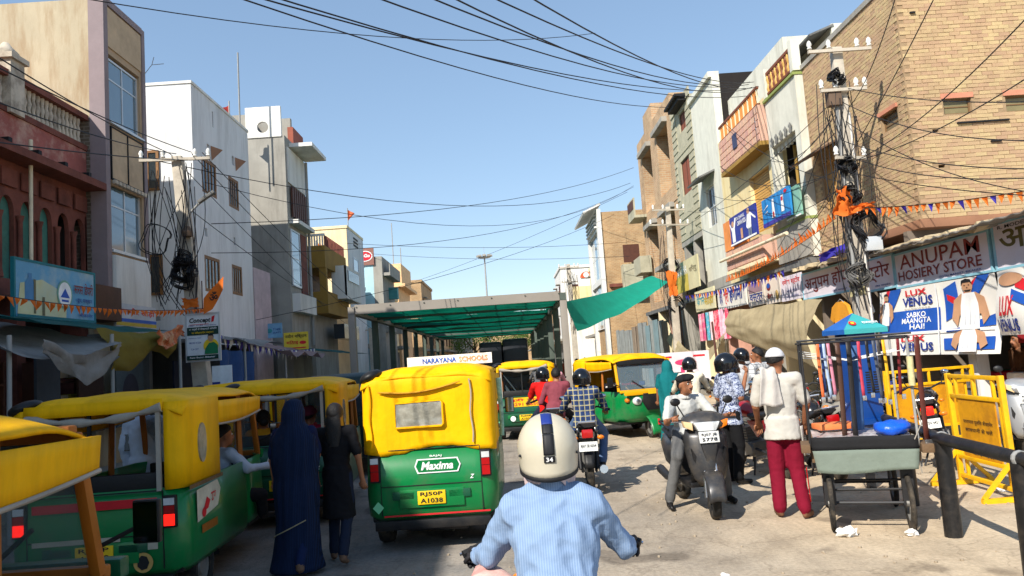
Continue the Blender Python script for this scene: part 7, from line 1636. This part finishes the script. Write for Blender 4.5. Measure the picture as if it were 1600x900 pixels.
def finish_people():
    dg = bpy.context.evaluated_depsgraph_get(); dg.update()
    for o, prims, heads, mats, fingers, wr in PEOPLE:
        me = bpy.data.meshes.new_from_object(o.evaluated_get(dg)); o.modifiers.clear(); old = o.data
        n = len(me.vertices); co = np.empty(n * 3, 'f'); me.vertices.foreach_get('co', co); co = co.reshape(-1, 3)
        nf = len(me.polygons); pc = np.empty(nf * 3, 'f'); me.polygons.foreach_get('center', pc); pc = pc.reshape(-1, 3)
        best = np.full(nf, 1e9); idx = np.zeros(nf, 'i')
        for a, b, ra, rb, m, k, up, flat in prims:
            A = np.array(a); D = np.array(b - a); L2 = max(1e-9, D @ D); t = np.clip((pc - A) @ D / L2, 0, 1)
            kk = max(k) if m == 1 or m == 2 else 1.0
            d = np.linalg.norm(pc - (A + t[:, None] * D), axis=1) - (ra + (rb - ra) * t) * (1 if k == (1, 1) else (sum(k) / 2))
            if flat: d = np.maximum(d - .02, ((pc - A) @ D / L2 - 1.01) * math.sqrt(L2) * 3)
            q = d < best; best[q] = d[q]; idx[q] = m
        for _, c, r, m in heads:
            d = (np.linalg.norm((pc - np.array(c)) / np.array(r), axis=1) - 1) * min(r) - .004
            q = d < best; best[q] = d[q]; idx[q] = m
        # folds in the clothes
        vn = np.empty(n * 3, 'f'); me.vertices.foreach_get('normal', vn); vn = vn.reshape(-1, 3)
        vm = np.zeros(n, 'i'); lv = np.empty(len(me.loops), 'i'); me.loops.foreach_get('vertex_index', lv); lt = np.empty(nf, 'i'); me.polygons.foreach_get('loop_total', lt)
        vm[lv] = np.repeat(idx, lt)
        off = np.zeros(n)
        for i in np.nonzero((vm == 1) | (vm == 2))[0]:
            g = wr if vm[i] == 1 else .55
            p = co[i]; off[i] = g * noise.noise(Vector((p[0] * 9, p[1] * 9, p[2] * 6))) * .009 + g * abs(noise.noise(Vector((p[0] * 13 + p[2] * 9, p[1] * 13, p[2] * 11 - p[0] * 6)))) * -.012
        co = co + vn * off[:, None]
        fs = [tuple(p.vertices) for p in me.polygons]
        fv = len(co); vs = co.tolist() + [list(v) for v in fingers.v]; fs += [tuple(i + fv for i in f) for f in fingers.f]
        new = bpy.data.meshes.new('person'); new.from_pydata(vs, [], fs)
        for mt in mats: new.materials.append(mt)
        new.polygons.foreach_set('material_index', idx.tolist() + [4] * len(fingers.f)); new.polygons.foreach_set('use_smooth', [True] * len(fs)); new.update()
        o.data = new; bpy.data.meshes.remove(me); bpy.data.meshes.remove(old)

m_ltblue = pattern_mat('pale_blue_striped_shirt', (122, 146, 180), 'stripe', (142, 164, 192))
m_dkpants = cloth_mat('black_trousers', (28, 28, 32)); m_grey_p = cloth_mat('grey_trousers', (96, 96, 96)); m_navyp = cloth_mat('navy_trousers', (36, 42, 62)); m_jeans = cloth_mat('blue_jeans', (84, 104, 136))
m_wshirt = cloth_mat('white_shirt', (182, 182, 184)); m_cream_s = cloth_mat('cream_shirt', (222, 212, 190)); m_redsh = cloth_mat('red_shirt', (206, 24, 22)); m_marsh = cloth_mat('maroon_shirt', (128, 62, 72)); m_maroon = cloth_mat('maroon_track_pants', (118, 14, 40))
m_tee = cloth_mat('white_tee', (186, 182, 174)); m_blk = cloth_mat('black_cloth', (18, 18, 22)); m_flor = pattern_mat('floral_shirt', (176, 184, 204), 'floral', (52, 64, 104)); m_plaid = pattern_mat('blue_plaid_shirt', (40, 58, 98), 'plaid', (124, 132, 132), (196, 178, 116)); m_chk = pattern_mat('grey_check_shirt', (206, 206, 204), 'plaid', (140, 142, 146), (110, 112, 118))
m_hblack = M('helmet_black', (16, 17, 20), .22, bump=0, coat=.7, var=.1); m_hcream = M('helmet_cream', (196, 188, 168), .4, bump=.03, var=.06, coat=.2, dirt=(176, 162, 136), dirt_amt=.4, dirt_scale=7)
m_glove = M('dark_glove', (34, 32, 36), .8, bump=.3)

def ride(dx=0.0, lean=.16, arms=(.32, .5, 1.04), seat=.88, elb=(.3, .28, 1.1), knee=(.26, .3, .72), foot=(.2, -.02, .3), shw=.175, hz=0.0):
    """seated astride, hips at the origin, facing +y"""
    z = seat
    return dict(pel=(0, 0, z + .07), che=(dx, lean * .6, z + .36), nek=(dx, lean, z + .52 + hz), head=(dx, lean + .06, z + .64 + hz), shl=(-shw + dx, lean * .9, z + .46), shr=(shw + dx, lean * .9, z + .46),
                ell=(-elb[0], elb[1], elb[2]), elr=(elb[0], elb[1], elb[2]), wrl=(-arms[0], arms[1], arms[2]), wrr=(arms[0], arms[1], arms[2]),
                hil=(-.1, .02, z + .05), hir=(.1, .02, z + .05), knl=(-knee[0], knee[1], knee[2]), knr=(knee[0], knee[1], knee[2]), anl=(-foot[0], foot[1], foot[2] + .05), anr=(foot[0], foot[1], foot[2] + .05), tol=(-foot[0] - .01, foot[1] + .16, foot[2]), tor=(foot[0] + .01, foot[1] + .16, foot[2]))
# the rider in front of the camera
rd = ride(0, .2, (.335, .49, 1.045), .88, (.3, .2, 1.1), shw=.17)
rd.update(nek=(0, .2, 1.4), head=(0, .22, 1.495), shl=(-.15, .13, 1.285), shr=(.15, .13, 1.285), che=(0, .1, 1.18), ell=(-.255, .22, 1.1), elr=(.265, .22, 1.095), wrl=(-.315, .45, 1.05), wrr=(.315, .45, 1.05))
person('rider in pale blue striped shirt and cream striped helmet, back to camera', (.125, 2.8), R(-1), rd, m_ltblue, m_navyp, sleeve='long', hair='short', helmet=(m_hcream, 'cream'), glove=m_glove, build=.97, voxel=.01, extras=('collar',), untuck=False, grip=True, wr=1.7)
person('rider in blue and cream checked shirt with black helmet', (1.0, 10.62), R(-4), ride(0, .1, hz=-.02), m_plaid, m_jeans, sleeve='long', helmet=(m_hblack, 'open'), hair=None)
person('rider in bright red shirt with striped black helmet', (.66, 13.95), R(2), ride(-.05, .08), m_redsh, m_navyp, helmet=(m_hblack, 'open'), hair=None)
person('bareheaded pillion in dull maroon shirt', (.77, 13.5), R(-2), ride(.05, .1, arms=(.16, .35, 1.0), elb=(.25, .12, 1.05), knee=(.3, .3, .75), foot=(.24, 0, .35)), m_marsh, m_dkpants, sleeve='long')
# man on the scooter, facing the camera (+y of the pose is towards the camera)
sp_ = ride(0, .05, (.33, .56, 1.05), .76, (.3, .22, .98), (.2, .42, .62), (.3, .3, .05), .185)
sp_.update(knl=(-.28, .36, .58), anl=(-.36, .22, .09), tol=(-.38, .38, .04), knr=(.27, .4, .6), anr=(.38, .3, .09), tor=(.4, .46, .04))
person('man in white shirt and black beret riding the grey scooter', (2.09, 9.28), R(180 + 6), sp_, cloth_mat('offwhite_shirt', (186, 186, 182)), m_grey_p, sleeve='short', hair='short', hyaw=R(28), extras=('beret', 'collar'), beard=True, build=1.04, voxel=.012, grip=True)
# standing men
person('standing man in floral blue shirt fastening a black full face helmet', (2.92, 10.25), R(-75), dict(elr=(.3, .0, 1.14), wrr=(.14, .2, 1.42), wrl=(-.2, .16, .95)), m_flor, cloth_mat('black_joggers', (22, 22, 24)), sleeve='short', helmet=(m_hblack, 'full'), hair=None, hyaw=R(-10), build=1.05, voxel=.013, loose=1.15)
cartman = person('man in white tee shirt, white cap and maroon track pants at the belt cart', (2.85, 8.12), R(-14), dict(elr=(.26, .03, 1.13), wrr=(.24, .16, .93), knl=(-.09, .02, .5), anl=(-.1, -.02, .085), anr=(.13, -.1, .085), tor=(.2, .02, .035), ell=(-.24, .03, 1.13), wrl=(-.22, .2, .95)), m_tee, m_maroon, M('sandal', (120, 84, 62), .8), sleeve='short', hair='short', hyaw=R(-25), hpitch=R(-12), build=1.03, extras=('cap',), voxel=.012, sc=1.03, loose=1.14, wr=.55)
person('man in white shirt and black helmet seen from behind at the stall', (4.05, 13.2), R(10), None, m_wshirt, m_dkpants, helmet=(m_hblack, 'open'), hair=None, sc=1.02)
person('young man in grey checked shirt beside the helmeted man at the stall', (4.25, 12.95), R(35), dict(elr=(.25, .1, 1.12), wrr=(.12, .3, 1.05)), m_chk, m_grey_p, hyaw=R(30), sc=1.03)
person('rider in cream shirt and black helmet beyond the man in the beret', (3.2, 13.5), R(-12), ride(0, .06), m_cream_s, m_dkpants, helmet=(m_hblack, 'open'), hair=None, sleeve='long')
motorcycle('motorcycle under the cream shirted rider', (3.26, 13.75), R(-12), m_blackpaint, simple=True)
# women walking on the left
walk = dict(knl=(-.08, .1, .52), anl=(-.08, .02, .1), knr=(.1, -.02, .5), anr=(.1, -.28, .13), tor=(.1, -.16, .04))
sw = person('woman wrapped in a dark blue sari walking away between the rickshaws', (-2.1, 7.35), R(-4), dict(walk, elr=(.2, .1, 1.14), wrr=(.08, .24, 1.08)), cloth_mat('sari_blouse', (16, 26, 60)), cloth_mat('sari_petticoat', (14, 30, 66)), M('slipper', (110, 84, 66), .8), sc=.93, hair=None, build=.9)
m_sari = pattern_mat('blue_sari', (10, 22, 46), 'stripe', (18, 38, 70), s=.6)
def sari(u, v):
    a = 2 * math.pi * u; prof = [(0.0, 1.74, .02, .02, 0), (.04, 1.72, .075, .09, 0), (.1, 1.62, .112, .135, -.01), (.18, 1.5, .115, .13, -.02), (.24, 1.42, .18, .145, -.02), (.3, 1.34, .235, .16, -.02), (.42, 1.14, .245, .175, -.01), (.54, .95, .215, .17, 0), (.62, .84, .225, .19, 0), (.78, .5, .21, .2, -.01), (.92, .2, .23, .21, -.04), (1.0, .05, .26, .25, -.06)]
    for (v0, z0, w0, d0, y0), (v1, z1, w1, d1, y1) in zip(prof, prof[1:]):
        if v <= v1 + 1e-9:
            k = (v - v0) / (v1 - v0); z = z0 + (z1 - z0) * k; w = w0 + (w1 - w0) * k; d = d0 + (d1 - d0) * k; y = y0 + (y1 - y0) * k; break
    f = 1 + min(1, v * 2) * (.10 * (.5 - abs(noise.noise(Vector((math.cos(a) * 2.2, math.sin(a) * 2.2 + v * 1.2, v * 2.0)))) * 2) * .8 + .05 * noise.noise(Vector((math.cos(a) * 6, math.sin(a) * 6, v * 2.5 + 4))) + .02 * math.sin(a * 17 + 12 * v)) + .02 * noise.noise(Vector((math.cos(a) * 3, math.sin(a) * 3, v * 7)))
    if v > .05 and v < .2 and math.sin(a) > .55: f *= .72       # face opening in front
    return (w * f * math.cos(a), y + d * f * math.sin(a), z)
MB().grid(sari, 72, 48).build('sari', m_sari, sw, smooth=True, solid=.006)
MB().tube([(.16, -.22, .55), (.0, -.26, .48), (-.14, -.24, .42), (-.2, -.15, .38)], .006, 5).build('sari_border', M('sari_gold', (150, 140, 110), .6), sw, smooth=True)
person('girl in black kurta and dark leggings beside the blue sari', (-1.77, 7.62), R(-3), dict(walk, elr=(.25, -.05, 1.12), wrr=(.27, .02, .86)), m_blk, cloth_mat('dark_leggings', (26, 34, 52)), M('slipper', (110, 84, 66), .8), sleeve='short', hair='long', sc=.9, build=.98, shirt_len=.32)
# people in and around the rickshaws
person('man in pale blue shirt standing beyond the weathered rickshaw', (-4.2, 8.75), R(-8), dict(), cloth_mat('sky_white_shirt', (196, 208, 226)), m_grey_p, sleeve='long', build=1.12, sc=1.02)
drv = ride(.0, .06, (.2, .3, 1.0), .62, (.3, .1, .9), (.2, .42, .6), (.18, .45, .36), .18)
drv.update(elr=(.34, .12, .92), wrr=(.42, .34, .92))
person('driver in pale shirt leaning an arm out of the weathered rickshaw', (-3.12, 8.0), R(-28), drv, cloth_mat('driver_shirt', (176, 186, 200)), m_dkpants, sleeve='long', hyaw=R(-20), beard=True, hair='short', sc=1.0)
sit = ride(0, .02, (.12, .28, .86), .66, (.25, .1, .92), (.14, .42, .66), (.14, .45, .36), .17)
person('woman in mustard blouse seated in the rickshaw with the handbill', (-3.2, 9.85), R(20), sit, cloth_mat('mustard_blouse', (206, 140, 30)), m_dkpants, hair='bun', sleeve='short')
person('passenger in red with maroon cap inside the rickshaw with the handbill', (-2.68, 10.0), R(-10), sit, cloth_mat('crimson_shawl', (170, 30, 60)), m_dkpants, hair='short', extras=('cap_maroon',), sleeve='short')
d7 = dict(sit); person('driver of the oncoming rickshaw in a khaki shirt', (2.66, 17.15), R(196), d7, cloth_mat('khaki_shirt', (150, 128, 90)), m_dkpants)
tv = person('woman in a teal veil behind the man in the beret', (3.15, 15.2), R(-10), None, cloth_mat('teal_kurta', (10, 92, 96)), cloth_mat('teal_skirt', (8, 74, 80)), sc=.93, hair=None)
MB().grid(sari, 48, 36).build('veil', cloth_mat('teal_veil', (14, 104, 108)), tv, smooth=True, solid=.006)
# shoppers and far riders
person('shopper in white kurta near the khaki tarpaulin', (5.4, 17.6), R(-60), None, m_wshirt, m_wshirt, sleeve='long', shirt_len=.3)
person('shopkeeper in dark shirt inside the right shop bay', (8.0, 17.2), R(90), None, m_blk, m_dkpants)
person('shopkeeper in brown shirt below the innerwear banner', (8.3, 12.3), R(90), None, cloth_mat('brown_shirt', (96, 66, 46)), m_dkpants)
f1 = person('far rider in pink checked scarf beside the pergola post', (1.28, 21.7), R(-2), ride(0, .08), cloth_mat('pink_check', (206, 150, 160)), m_navyp, sleeve='long')
person('far rider with grey helmet under the right of the shade roof', (1.0, 26.7), R(-2), ride(0, .08), cloth_mat('ash_shirt', (130, 132, 138)), m_dkpants, helmet=(M('helmet_grey', (140, 140, 142), .3, bump=0), 'open'), hair=None)
person('far rider in orange vest left of the loaded truck', (-1.5, 32.7), R(0), ride(0, .08), cloth_mat('orange_vest', (214, 96, 40)), m_dkpants)
person('far rider in dark jacket just inside the shade roof', (-2.2, 24.7), R(0), ride(0, .08), m_blk, m_dkpants, helmet=(m_hblack, 'open'), hair=None)
for i, (x, y, r_, c) in enumerate(((-4.2, 29, 10, (60, 60, 80)), (-3.6, 36, 170, (120, 50, 50)), (2.6, 29, 40, (90, 96, 110)), (3.4, 34, 200, (170, 160, 140)), (-5.6, 22, 90, (84, 60, 60)), (4.8, 23.5, -60, (60, 100, 120)), (2.9, 40, 0, (150, 60, 40)))):
    person(['pedestrian in slate shirt under the left of the shade roof', 'pedestrian in brick red shirt walking towards us under the shade roof', 'pedestrian in grey shirt right of the pergola', 'pedestrian in beige shirt beside the corrugated sheets', 'pedestrian in brown shirt near the left shops', 'pedestrian in petrol blue shirt under the khaki swag', 'pedestrian in rust shirt far right of the pergola'][i], (x, y), R(r_), None, cloth_mat('ped%d' % i, c), [m_dkpants, m_navyp, m_grey_p][i % 3], voxel=.02)
# items worn or carried by the man at the cart
def towel(u, v):
    k = min(1, v * 2.2); y = 8.2 - .21 * math.sin(k * 1.6) - .012 * math.sin(u * 9 + v * 3)
    return (2.71 + (.07 + .09 * v) * (u - .5) * 1.6, y - (.02 if v > .45 else 0), 1.535 + .035 * math.sin(k * 3.14) - .36 * max(0, v - .4) / .6 + .015 * math.sin(u * 7))
tag(MB().grid(towel, 18, 20).build('white_towel', cloth_mat('towel_white', (190, 184, 178)), smooth=True, solid=.01), 'white cotton towel over the left shoulder of the man at the cart', 'towel')
def leg_strip(z0, z1, y0, y1, mt, nm, rr=.11):
    def f(u, v):
        z = z0 + (z1 - z0) * v; c = (.1 + .03 * (1 - z / .9)); r = rr - .01 * (1 - z)
        a = y0 + (y1 - y0) * u; return (c + r * math.cos(a), -.05 * (1 - z) - r * math.sin(a), z)
    MB().grid(f, 6, 8).build(nm, mt, cartman, smooth=True, solid=.004)
leg_strip(.62, .92, .0, .8, m_tee, 'side_panel', .099); leg_strip(.16, .5, .1, .35, m_tee, 'side_stripe', .089); leg_strip(.16, .5, .4, .6, m_redsh, 'side_stripe', .089); leg_strip(.16, .5, -.2, .05, m_redsh, 'side_stripe', .089)
finish_people()
# ================================================================ STREET FURNITURE AND SMALL THINGS
m_ypaint = M('barricade_yellow', (236, 178, 8), .5, var=.1, bump=.05, dirt=(150, 110, 40), dirt_amt=.45, dirt_scale=4)
m_yrust = M('barricade_panel', (214, 150, 14), .55, var=.15, scale=4, bump=.05, dirt=(150, 84, 24), dirt_amt=.6, dirt_scale=3)
m_rail = M('black_rail_paint', (22, 22, 24), .45, var=.15, bump=.1, dirt=(84, 76, 68), dirt_amt=.4, dirt_scale=5)
m_cartw = M('cart_timber', (110, 86, 62), .85, var=.2, bump=.3, dirt=(70, 56, 44), dirt_amt=.5)
# ---- belt seller's handcart
ct = thing('belt_cart', 'wooden handcart with grey skirt and pipe frame for hanging belts', 'cart', (3.3, 7.25, 0), R(-20))
MB().bx(-.45, .45, .0, 1.3, .78, .84).build('deck', m_cartw, ct, bevel=.01)
MB().bx(-.47, -.4, -.02, 1.32, .66, .78).bx(.4, .47, -.02, 1.32, .66, .78).bx(-.4, .4, -.02, .05, .66, .78).build('under_frame', m_cartw, ct)
def skirt(u, v):
    return (-.455 + .91 * u, -.03 - .03 * v - .012 * math.sin(u * 13 + v), .88 - (.10) * v)
MB().grid(lambda u, v: (-.46 + .92 * u, -.035 - .012 * math.sin(u * 9), .9 - .13 * v), 20, 3).build('black_band', cloth_mat('black_oilcloth', (34, 34, 36)), ct, smooth=True, solid=.008)
MB().grid(lambda u, v: (-.46 + .92 * u + .05 * v * (1 - 2 * u) * .6, -.045 - .03 * v - .012 * math.sin(u * 7 + 1), .775 - .2 * v - .02 * math.sin(u * 5) * v), 20, 6).build('grey_skirt', cloth_mat('grey_green_cloth', (112, 122, 112)), ct, smooth=True, solid=.008)
MB().grid(lambda u, v: (-.46 + .92 * u, -.06, .885 + .03 * noise.noise(Vector((u * 6, v * 6, 1))) + 0 * v) if False else (-.44 + .88 * u, .0 + .9 * v, .87 + .025 * noise.noise(Vector((u * 9, v * 9, 1)))), 24, 20).build('plastic_sheet', M('clear_wrap', (176, 172, 172), .25, var=.3, scale=9, bump=.5, bscale=20, dirt=(120, 60, 60), dirt_amt=.5, dirt_scale=8), ct, smooth=True)
for s in (-1, 1):
    w = wheel(ct, (s * .34, .06, .265), .265, .045, 12); 
    w2 = wheel(ct, (s * .34, 1.2, .265), .265, .045, 12)
    MB().bx(s * .34 - .05, s * .34 + .05, .03, .09, .25, .66).build('wheel_bracket', m_steel, ct)
    for y in (.03, 1.27): MB().tube([(s * .47, y, .6), (s * .47, y, 1.8)], .013, 7).build('frame_post', m_pipe if s > 0 else m_steel, ct, smooth=True)
MB().tube([(-.34, .06, .265), (.34, .06, .265)], .016, 6).tube([(-.34, 1.2, .265), (.34, 1.2, .265)], .016, 6).build('axle', m_steel, ct)
for z in (.38, .47): MB().tube([(-.3, .1, z), (.32, .12, z)], .012, 5).build('cross_rod', m_steel, ct)
tp = MB()
for y in (.03, 1.27): tp.tube([(-.5, y, 1.8), (.5, y, 1.8)], .011, 6)
for x in (-.47, .47, .0): tp.tube([(x, -.02, 1.815), (x, 1.3, 1.815)], .01, 6)
tp.tube([(-.5, .1, 1.83), (.52, .06, 1.84)], .012, 6); tp.build('top_frame', m_steel, ct, smooth=True)
MB().tube([(.47, .0, 1.35), (.475, .0, 1.62)], .03, 8).build('taped_grip', M('cream_tape', (196, 186, 140), .8, var=.3, scale=20), ct, smooth=True)
for i in range(4): MB().tube([(-.47, .3 + .2 * i, 1.66 + .02 * i), (0, .4 + .2 * i, 1.6), (.47, .3 + .2 * i, 1.68)], .004, 4).build('string', m_plate_w, ct)
MB().tube([(.47, -.02, .86), (.44, -.05, .7), (.46, -.05, .55)], .006, 5).tube([(.46, -.03, 1.3), (.5, -.05, 1.0), (.43, -.05, .86)], .005, 4).build('loose_rope', m_greyroll, ct)
for (a, b, z) in ((-.56, -.475, .76), (.475, .58, .74)): MB().bx(a, b, -.1, .25, z, z + .08).build('cart_handle', m_cartw, ct, bevel=.01)
bl = [('orange', (226, 110, 60), -.3, .3), ('pale blue', (160, 180, 210), -.24, .32), ('pink', (206, 130, 150), -.2, .3), ('dark blue', (40, 60, 110), -.27, .36), ('brown', (76, 50, 38), -.12, .3), ('wide black', (36, 32, 32), -.02, .3), ('crimson', (190, 60, 80), .08, .34), ('black buckled', (30, 28, 30), .16, .36), ('slate', (70, 76, 90), .22, .34), ('yellow', (226, 170, 30), .3, .3), ('dark grey', (60, 58, 60), .26, .38), ('wine red', (110, 26, 32), .43, .34), ('glossy brown', (84, 36, 26), .54, -.05)]
for i, (nm, c, x, y) in enumerate(bl):
    ln = rnd.uniform(.5, .62) if nm not in ('brown', 'wide black', 'glossy brown') else .95
    wd = .05 if nm in ('brown', 'wide black', 'glossy brown') else .03
    b = thing('belt', nm + ' belt hanging on the cart frame', 'belt', (3.3 + x * .94 + y * .34, 7.25 + y * .94 - x * .34, 1.8), group='belts hanging on the cart')
    mt = M('belt_' + nm, c, .5, var=.15)
    MB().grid(lambda u, v: ((u - .5) * wd + .02 * v * v * math.sin(i), .01 * math.sin(v * 4 + i), -ln * v), 2, 8).build('strap', mt, b, smooth=True, solid=.005)
    MB().box((0, -.008, -ln - .02), (wd * 1.3, .012, .05)).build('buckle', m_chrome, b, bevel=.004)
t = tag(MB().grid(lambda u, v: (3.45 + .12 * u - .04 * v, 7.7 + .01 * math.sin(u * 8), 1.75 - .85 * v), 8, 8).build('denim_trousers', cloth_mat('faded_denim', (66, 96, 140)), smooth=True, solid=.02), 'pair of faded blue jeans hung behind the belts', 'trousers')
bag = MB().ball((3.66, 7.4, .94), (.17, .14, .07), 16, 10); 
o = tag(bag.build('plastic_bag', M('blue_plastic', (20, 86, 200), .35, var=.2, scale=8, bump=.9, bscale=9), smooth=True), 'crumpled bright blue plastic bag on the cart deck', 'bag')
for v in o.data.vertices: v.co += v.normal * .03 * noise.noise(v.co * 14)
tag(MB().bx(3.15, 3.55, 7.85, 8.1, .9, .96).build('orange_tray', M('orange_tray', (226, 124, 70), .6), bevel=.015), 'shallow orange tray at the back of the cart deck', 'tray')
# ---- blue kiosk with pyramid roof
ks = thing('blue_kiosk', 'narrow blue metal kiosk with turquoise pyramid roof behind the cart', 'kiosk', (4.27, 9.3, 0), R(4))
m_kb = M('kiosk_blue', (14, 66, 140), .4, var=.08, bump=.02, dirt=(40, 66, 120), dirt_amt=.4)
MB().bx(-.04, .04, -.04, .04, 0, .72).build('stem', m_steel, ks)
MB().bx(-.18, .18, -.15, .15, .72, 1.9).build('cabinet', m_kb, ks, bevel=.015)
MB().bx(-.2, .2, -.18, -.14, .78, .84).build('ledge', m_kb, ks)
for x in (-.12, .0, .1):
    for k in range(9): MB().bx(x, x + .05, -.156, -.15, 1.15 + k * .03, 1.165 + k * .03).build('vent_slot', m_black, ks)
m_turq = M('turquoise_roof', (58, 156, 158), .5, var=.08); m_kr = M('roof_blue', (30, 92, 170), .5)
q = .27
for i, (a, b) in enumerate((((-q, -q), (q, -q)), ((q, -q), (q, q)), ((q, q), (-q, q)), ((-q, q), (-q, -q)))):
    MB().add([(a[0], a[1], 1.93), (b[0], b[1], 1.93), (0, 0, 2.12), (a[0], a[1], 1.87), (b[0], b[1], 1.87)], [(0, 1, 2), (0, 1, 4, 3)]).build('roof_face', m_turq if i == 0 else m_kr, ks, solid=.012)
fnk = flat_fn((0, -q, 1.93), (1, 0, 0), Vector((0, q, .19)).normalized(), Vector((0, -.19, q)).normalized())
sticker(ks, 'emblem', fnk, [ell(-.12, .1, .045, .045)], mat=m_redp, l=.016); sticker(ks, 'emblem_centre', fnk, [ell(-.12, .1, .022, .022)], mat=m_yelp, l=.019); sticker(ks, 'lettering', fnk, text=('राजस्थान', .0, .2, .06, .12, .01), mat=m_print_w, l=.016)
# ---- yellow police barricades
def barricade(label, loc, rz, tilt=0.0, w=1.15, h=1.3, text=True):
    t = thing('barricade', label, 'barricade', (loc[0], loc[1], loc[2] if len(loc) > 2 else 0), rot=(tilt, 0, rz))
    def rail_(x0, x1, z0, z1, y=0, nm='rail', s=.045): MB().bar((x0, y, z0), (x1, y, z1), s, s).build(nm, m_ypaint, t, bevel=.005)
    for x in (-w / 2, w / 2): rail_(x, x, .02, h, nm='upright', s=.055)
    for z in (h - .03, h * .8, h * .26): rail_(-w / 2 + .03, w / 2 - .03, z, z)
    for x in (-w / 2 + .16, w / 2 - .16, 0): rail_(x, x, h * .8 + .02, h - .05, nm='baluster', s=.035)
    for x in (-w / 2 + .12, w / 2 - .12): rail_(x, x, .1, h * .8 - .02, .03, nm='baluster', s=.035)
    MB().bx(-w / 2 + .17, w / 2 - .17, -.008, .008, h * .28, h * .78).build('sheet_panel', m_yrust, t)
    if text:
        fn = flat_fn((0, -.009, 0), (1, 0, 0), (0, 0, 1), (0, -1, 0))
        sticker(t, 'lettering', fn, text=('यातायात पुलिस बीकानेर', -.3, .3, h * .56, h * .61, .01), mat=m_blackp, l=.004); sticker(t, 'lettering', fn, text=('सावधानी से चलें', -.28, .28, h * .5, h * .54, .01), mat=m_blackp, l=.004); sticker(t, 'lettering', fn, text=('धीरे चलें', -.2, .25, h * .3, h * .36, .01), mat=m_blackp, l=.004)
    for x in (-w / 2, w / 2):
        MB().bar((x, -.36, .03), (x, .36, .03), .05, .05).build('foot', m_ypaint, t); MB().bar((x, -.34, .05), (x, -.02, .4), .04, .04).build('brace', m_ypaint, t); MB().bar((x, .34, .05), (x, .02, .4), .04, .04).build('brace', m_ypaint, t)
    rail_(-w / 2, w / 2, .12, .12, 0)
    return t
barricade('tilted yellow police barricade with rusty lettered panel behind the rail', (5.25, 8.6), R(-94), R(1), 1.1, 1.32)
barricade('second yellow barricade standing in front of the hosiery shop', (6.75, 12.25), R(6), 0, 1.5, 1.25, False)
# ---- black pipe railing
rl_ = thing('pipe_railing', 'bent black pipe railing on stout posts in the right foreground', 'railing', (0, 0, 0))
MB().tube([(4.55, 9.5, .83), (4.17, 8.05, .85), (3.86, 6.95, .87), (3.8, 6.6, .87), (3.68, 5.55, .87), (3.62, 4.9, .87)], .055, 12).build('rail', m_rail, rl_, smooth=True)
for (x, y) in ((4.2, 8.25), (3.87, 6.93), (3.68, 5.6)):
    MB().tube([(x, y, -.02), (x, y, .84)], [.075, .07], 12).build('post', m_rail, rl_, smooth=True)
    MB().lathe([(.06, -.02), (.064, 0), (.06, .02)], 12, (x, y, .87), 'Y').build('joint_band', m_pipe, rl_)
# ---- rider's bag, litter, step blocks
bg = MB().ball((-.12, 3.02, .86), (.15, .2, .2), 18, 12)
o = tag(bg.build('cloth_bag', M('red_white_bag', (214, 190, 180), .7, var=.15, scale=6, bump=.4, bscale=12, dirt=(190, 60, 60), dirt_amt=.8, dirt_scale=3), smooth=True), 'cream and red bag hanging left of the rider in pale blue', 'bag')
for v in o.data.vertices: v.co += v.normal * .03 * noise.noise(v.co * 9)
for i, (x, y, s, lb) in enumerate(((3.03, 7.2, .09, 'crumpled white paper beside the cart wheel'), (3.55, 7.05, .06, 'scrap of paper in front of the cart'), (5.4, 8.6, .07, 'white scrap by the yellow barricade foot'), (1.6, 6.2, .04, 'tiny white scrap on the bare road'))):
    o = tag(MB().ball((x, y, s * .45), (s, s * .8, s * .5), 12, 8).build('paper_litter', M('litter_white', (224, 222, 218), .8, var=.1), smooth=False), lb, 'litter')
    for v in o.data.vertices: v.co += v.normal * s * .5 * noise.noise(v.co * 30)
tag(MB().bx(6.0, 7.2, 13.2, 14.3, .002, .16).build('stone_step', m_conc, bevel=.02), 'low stone step in front of the hosiery shop', 'step')
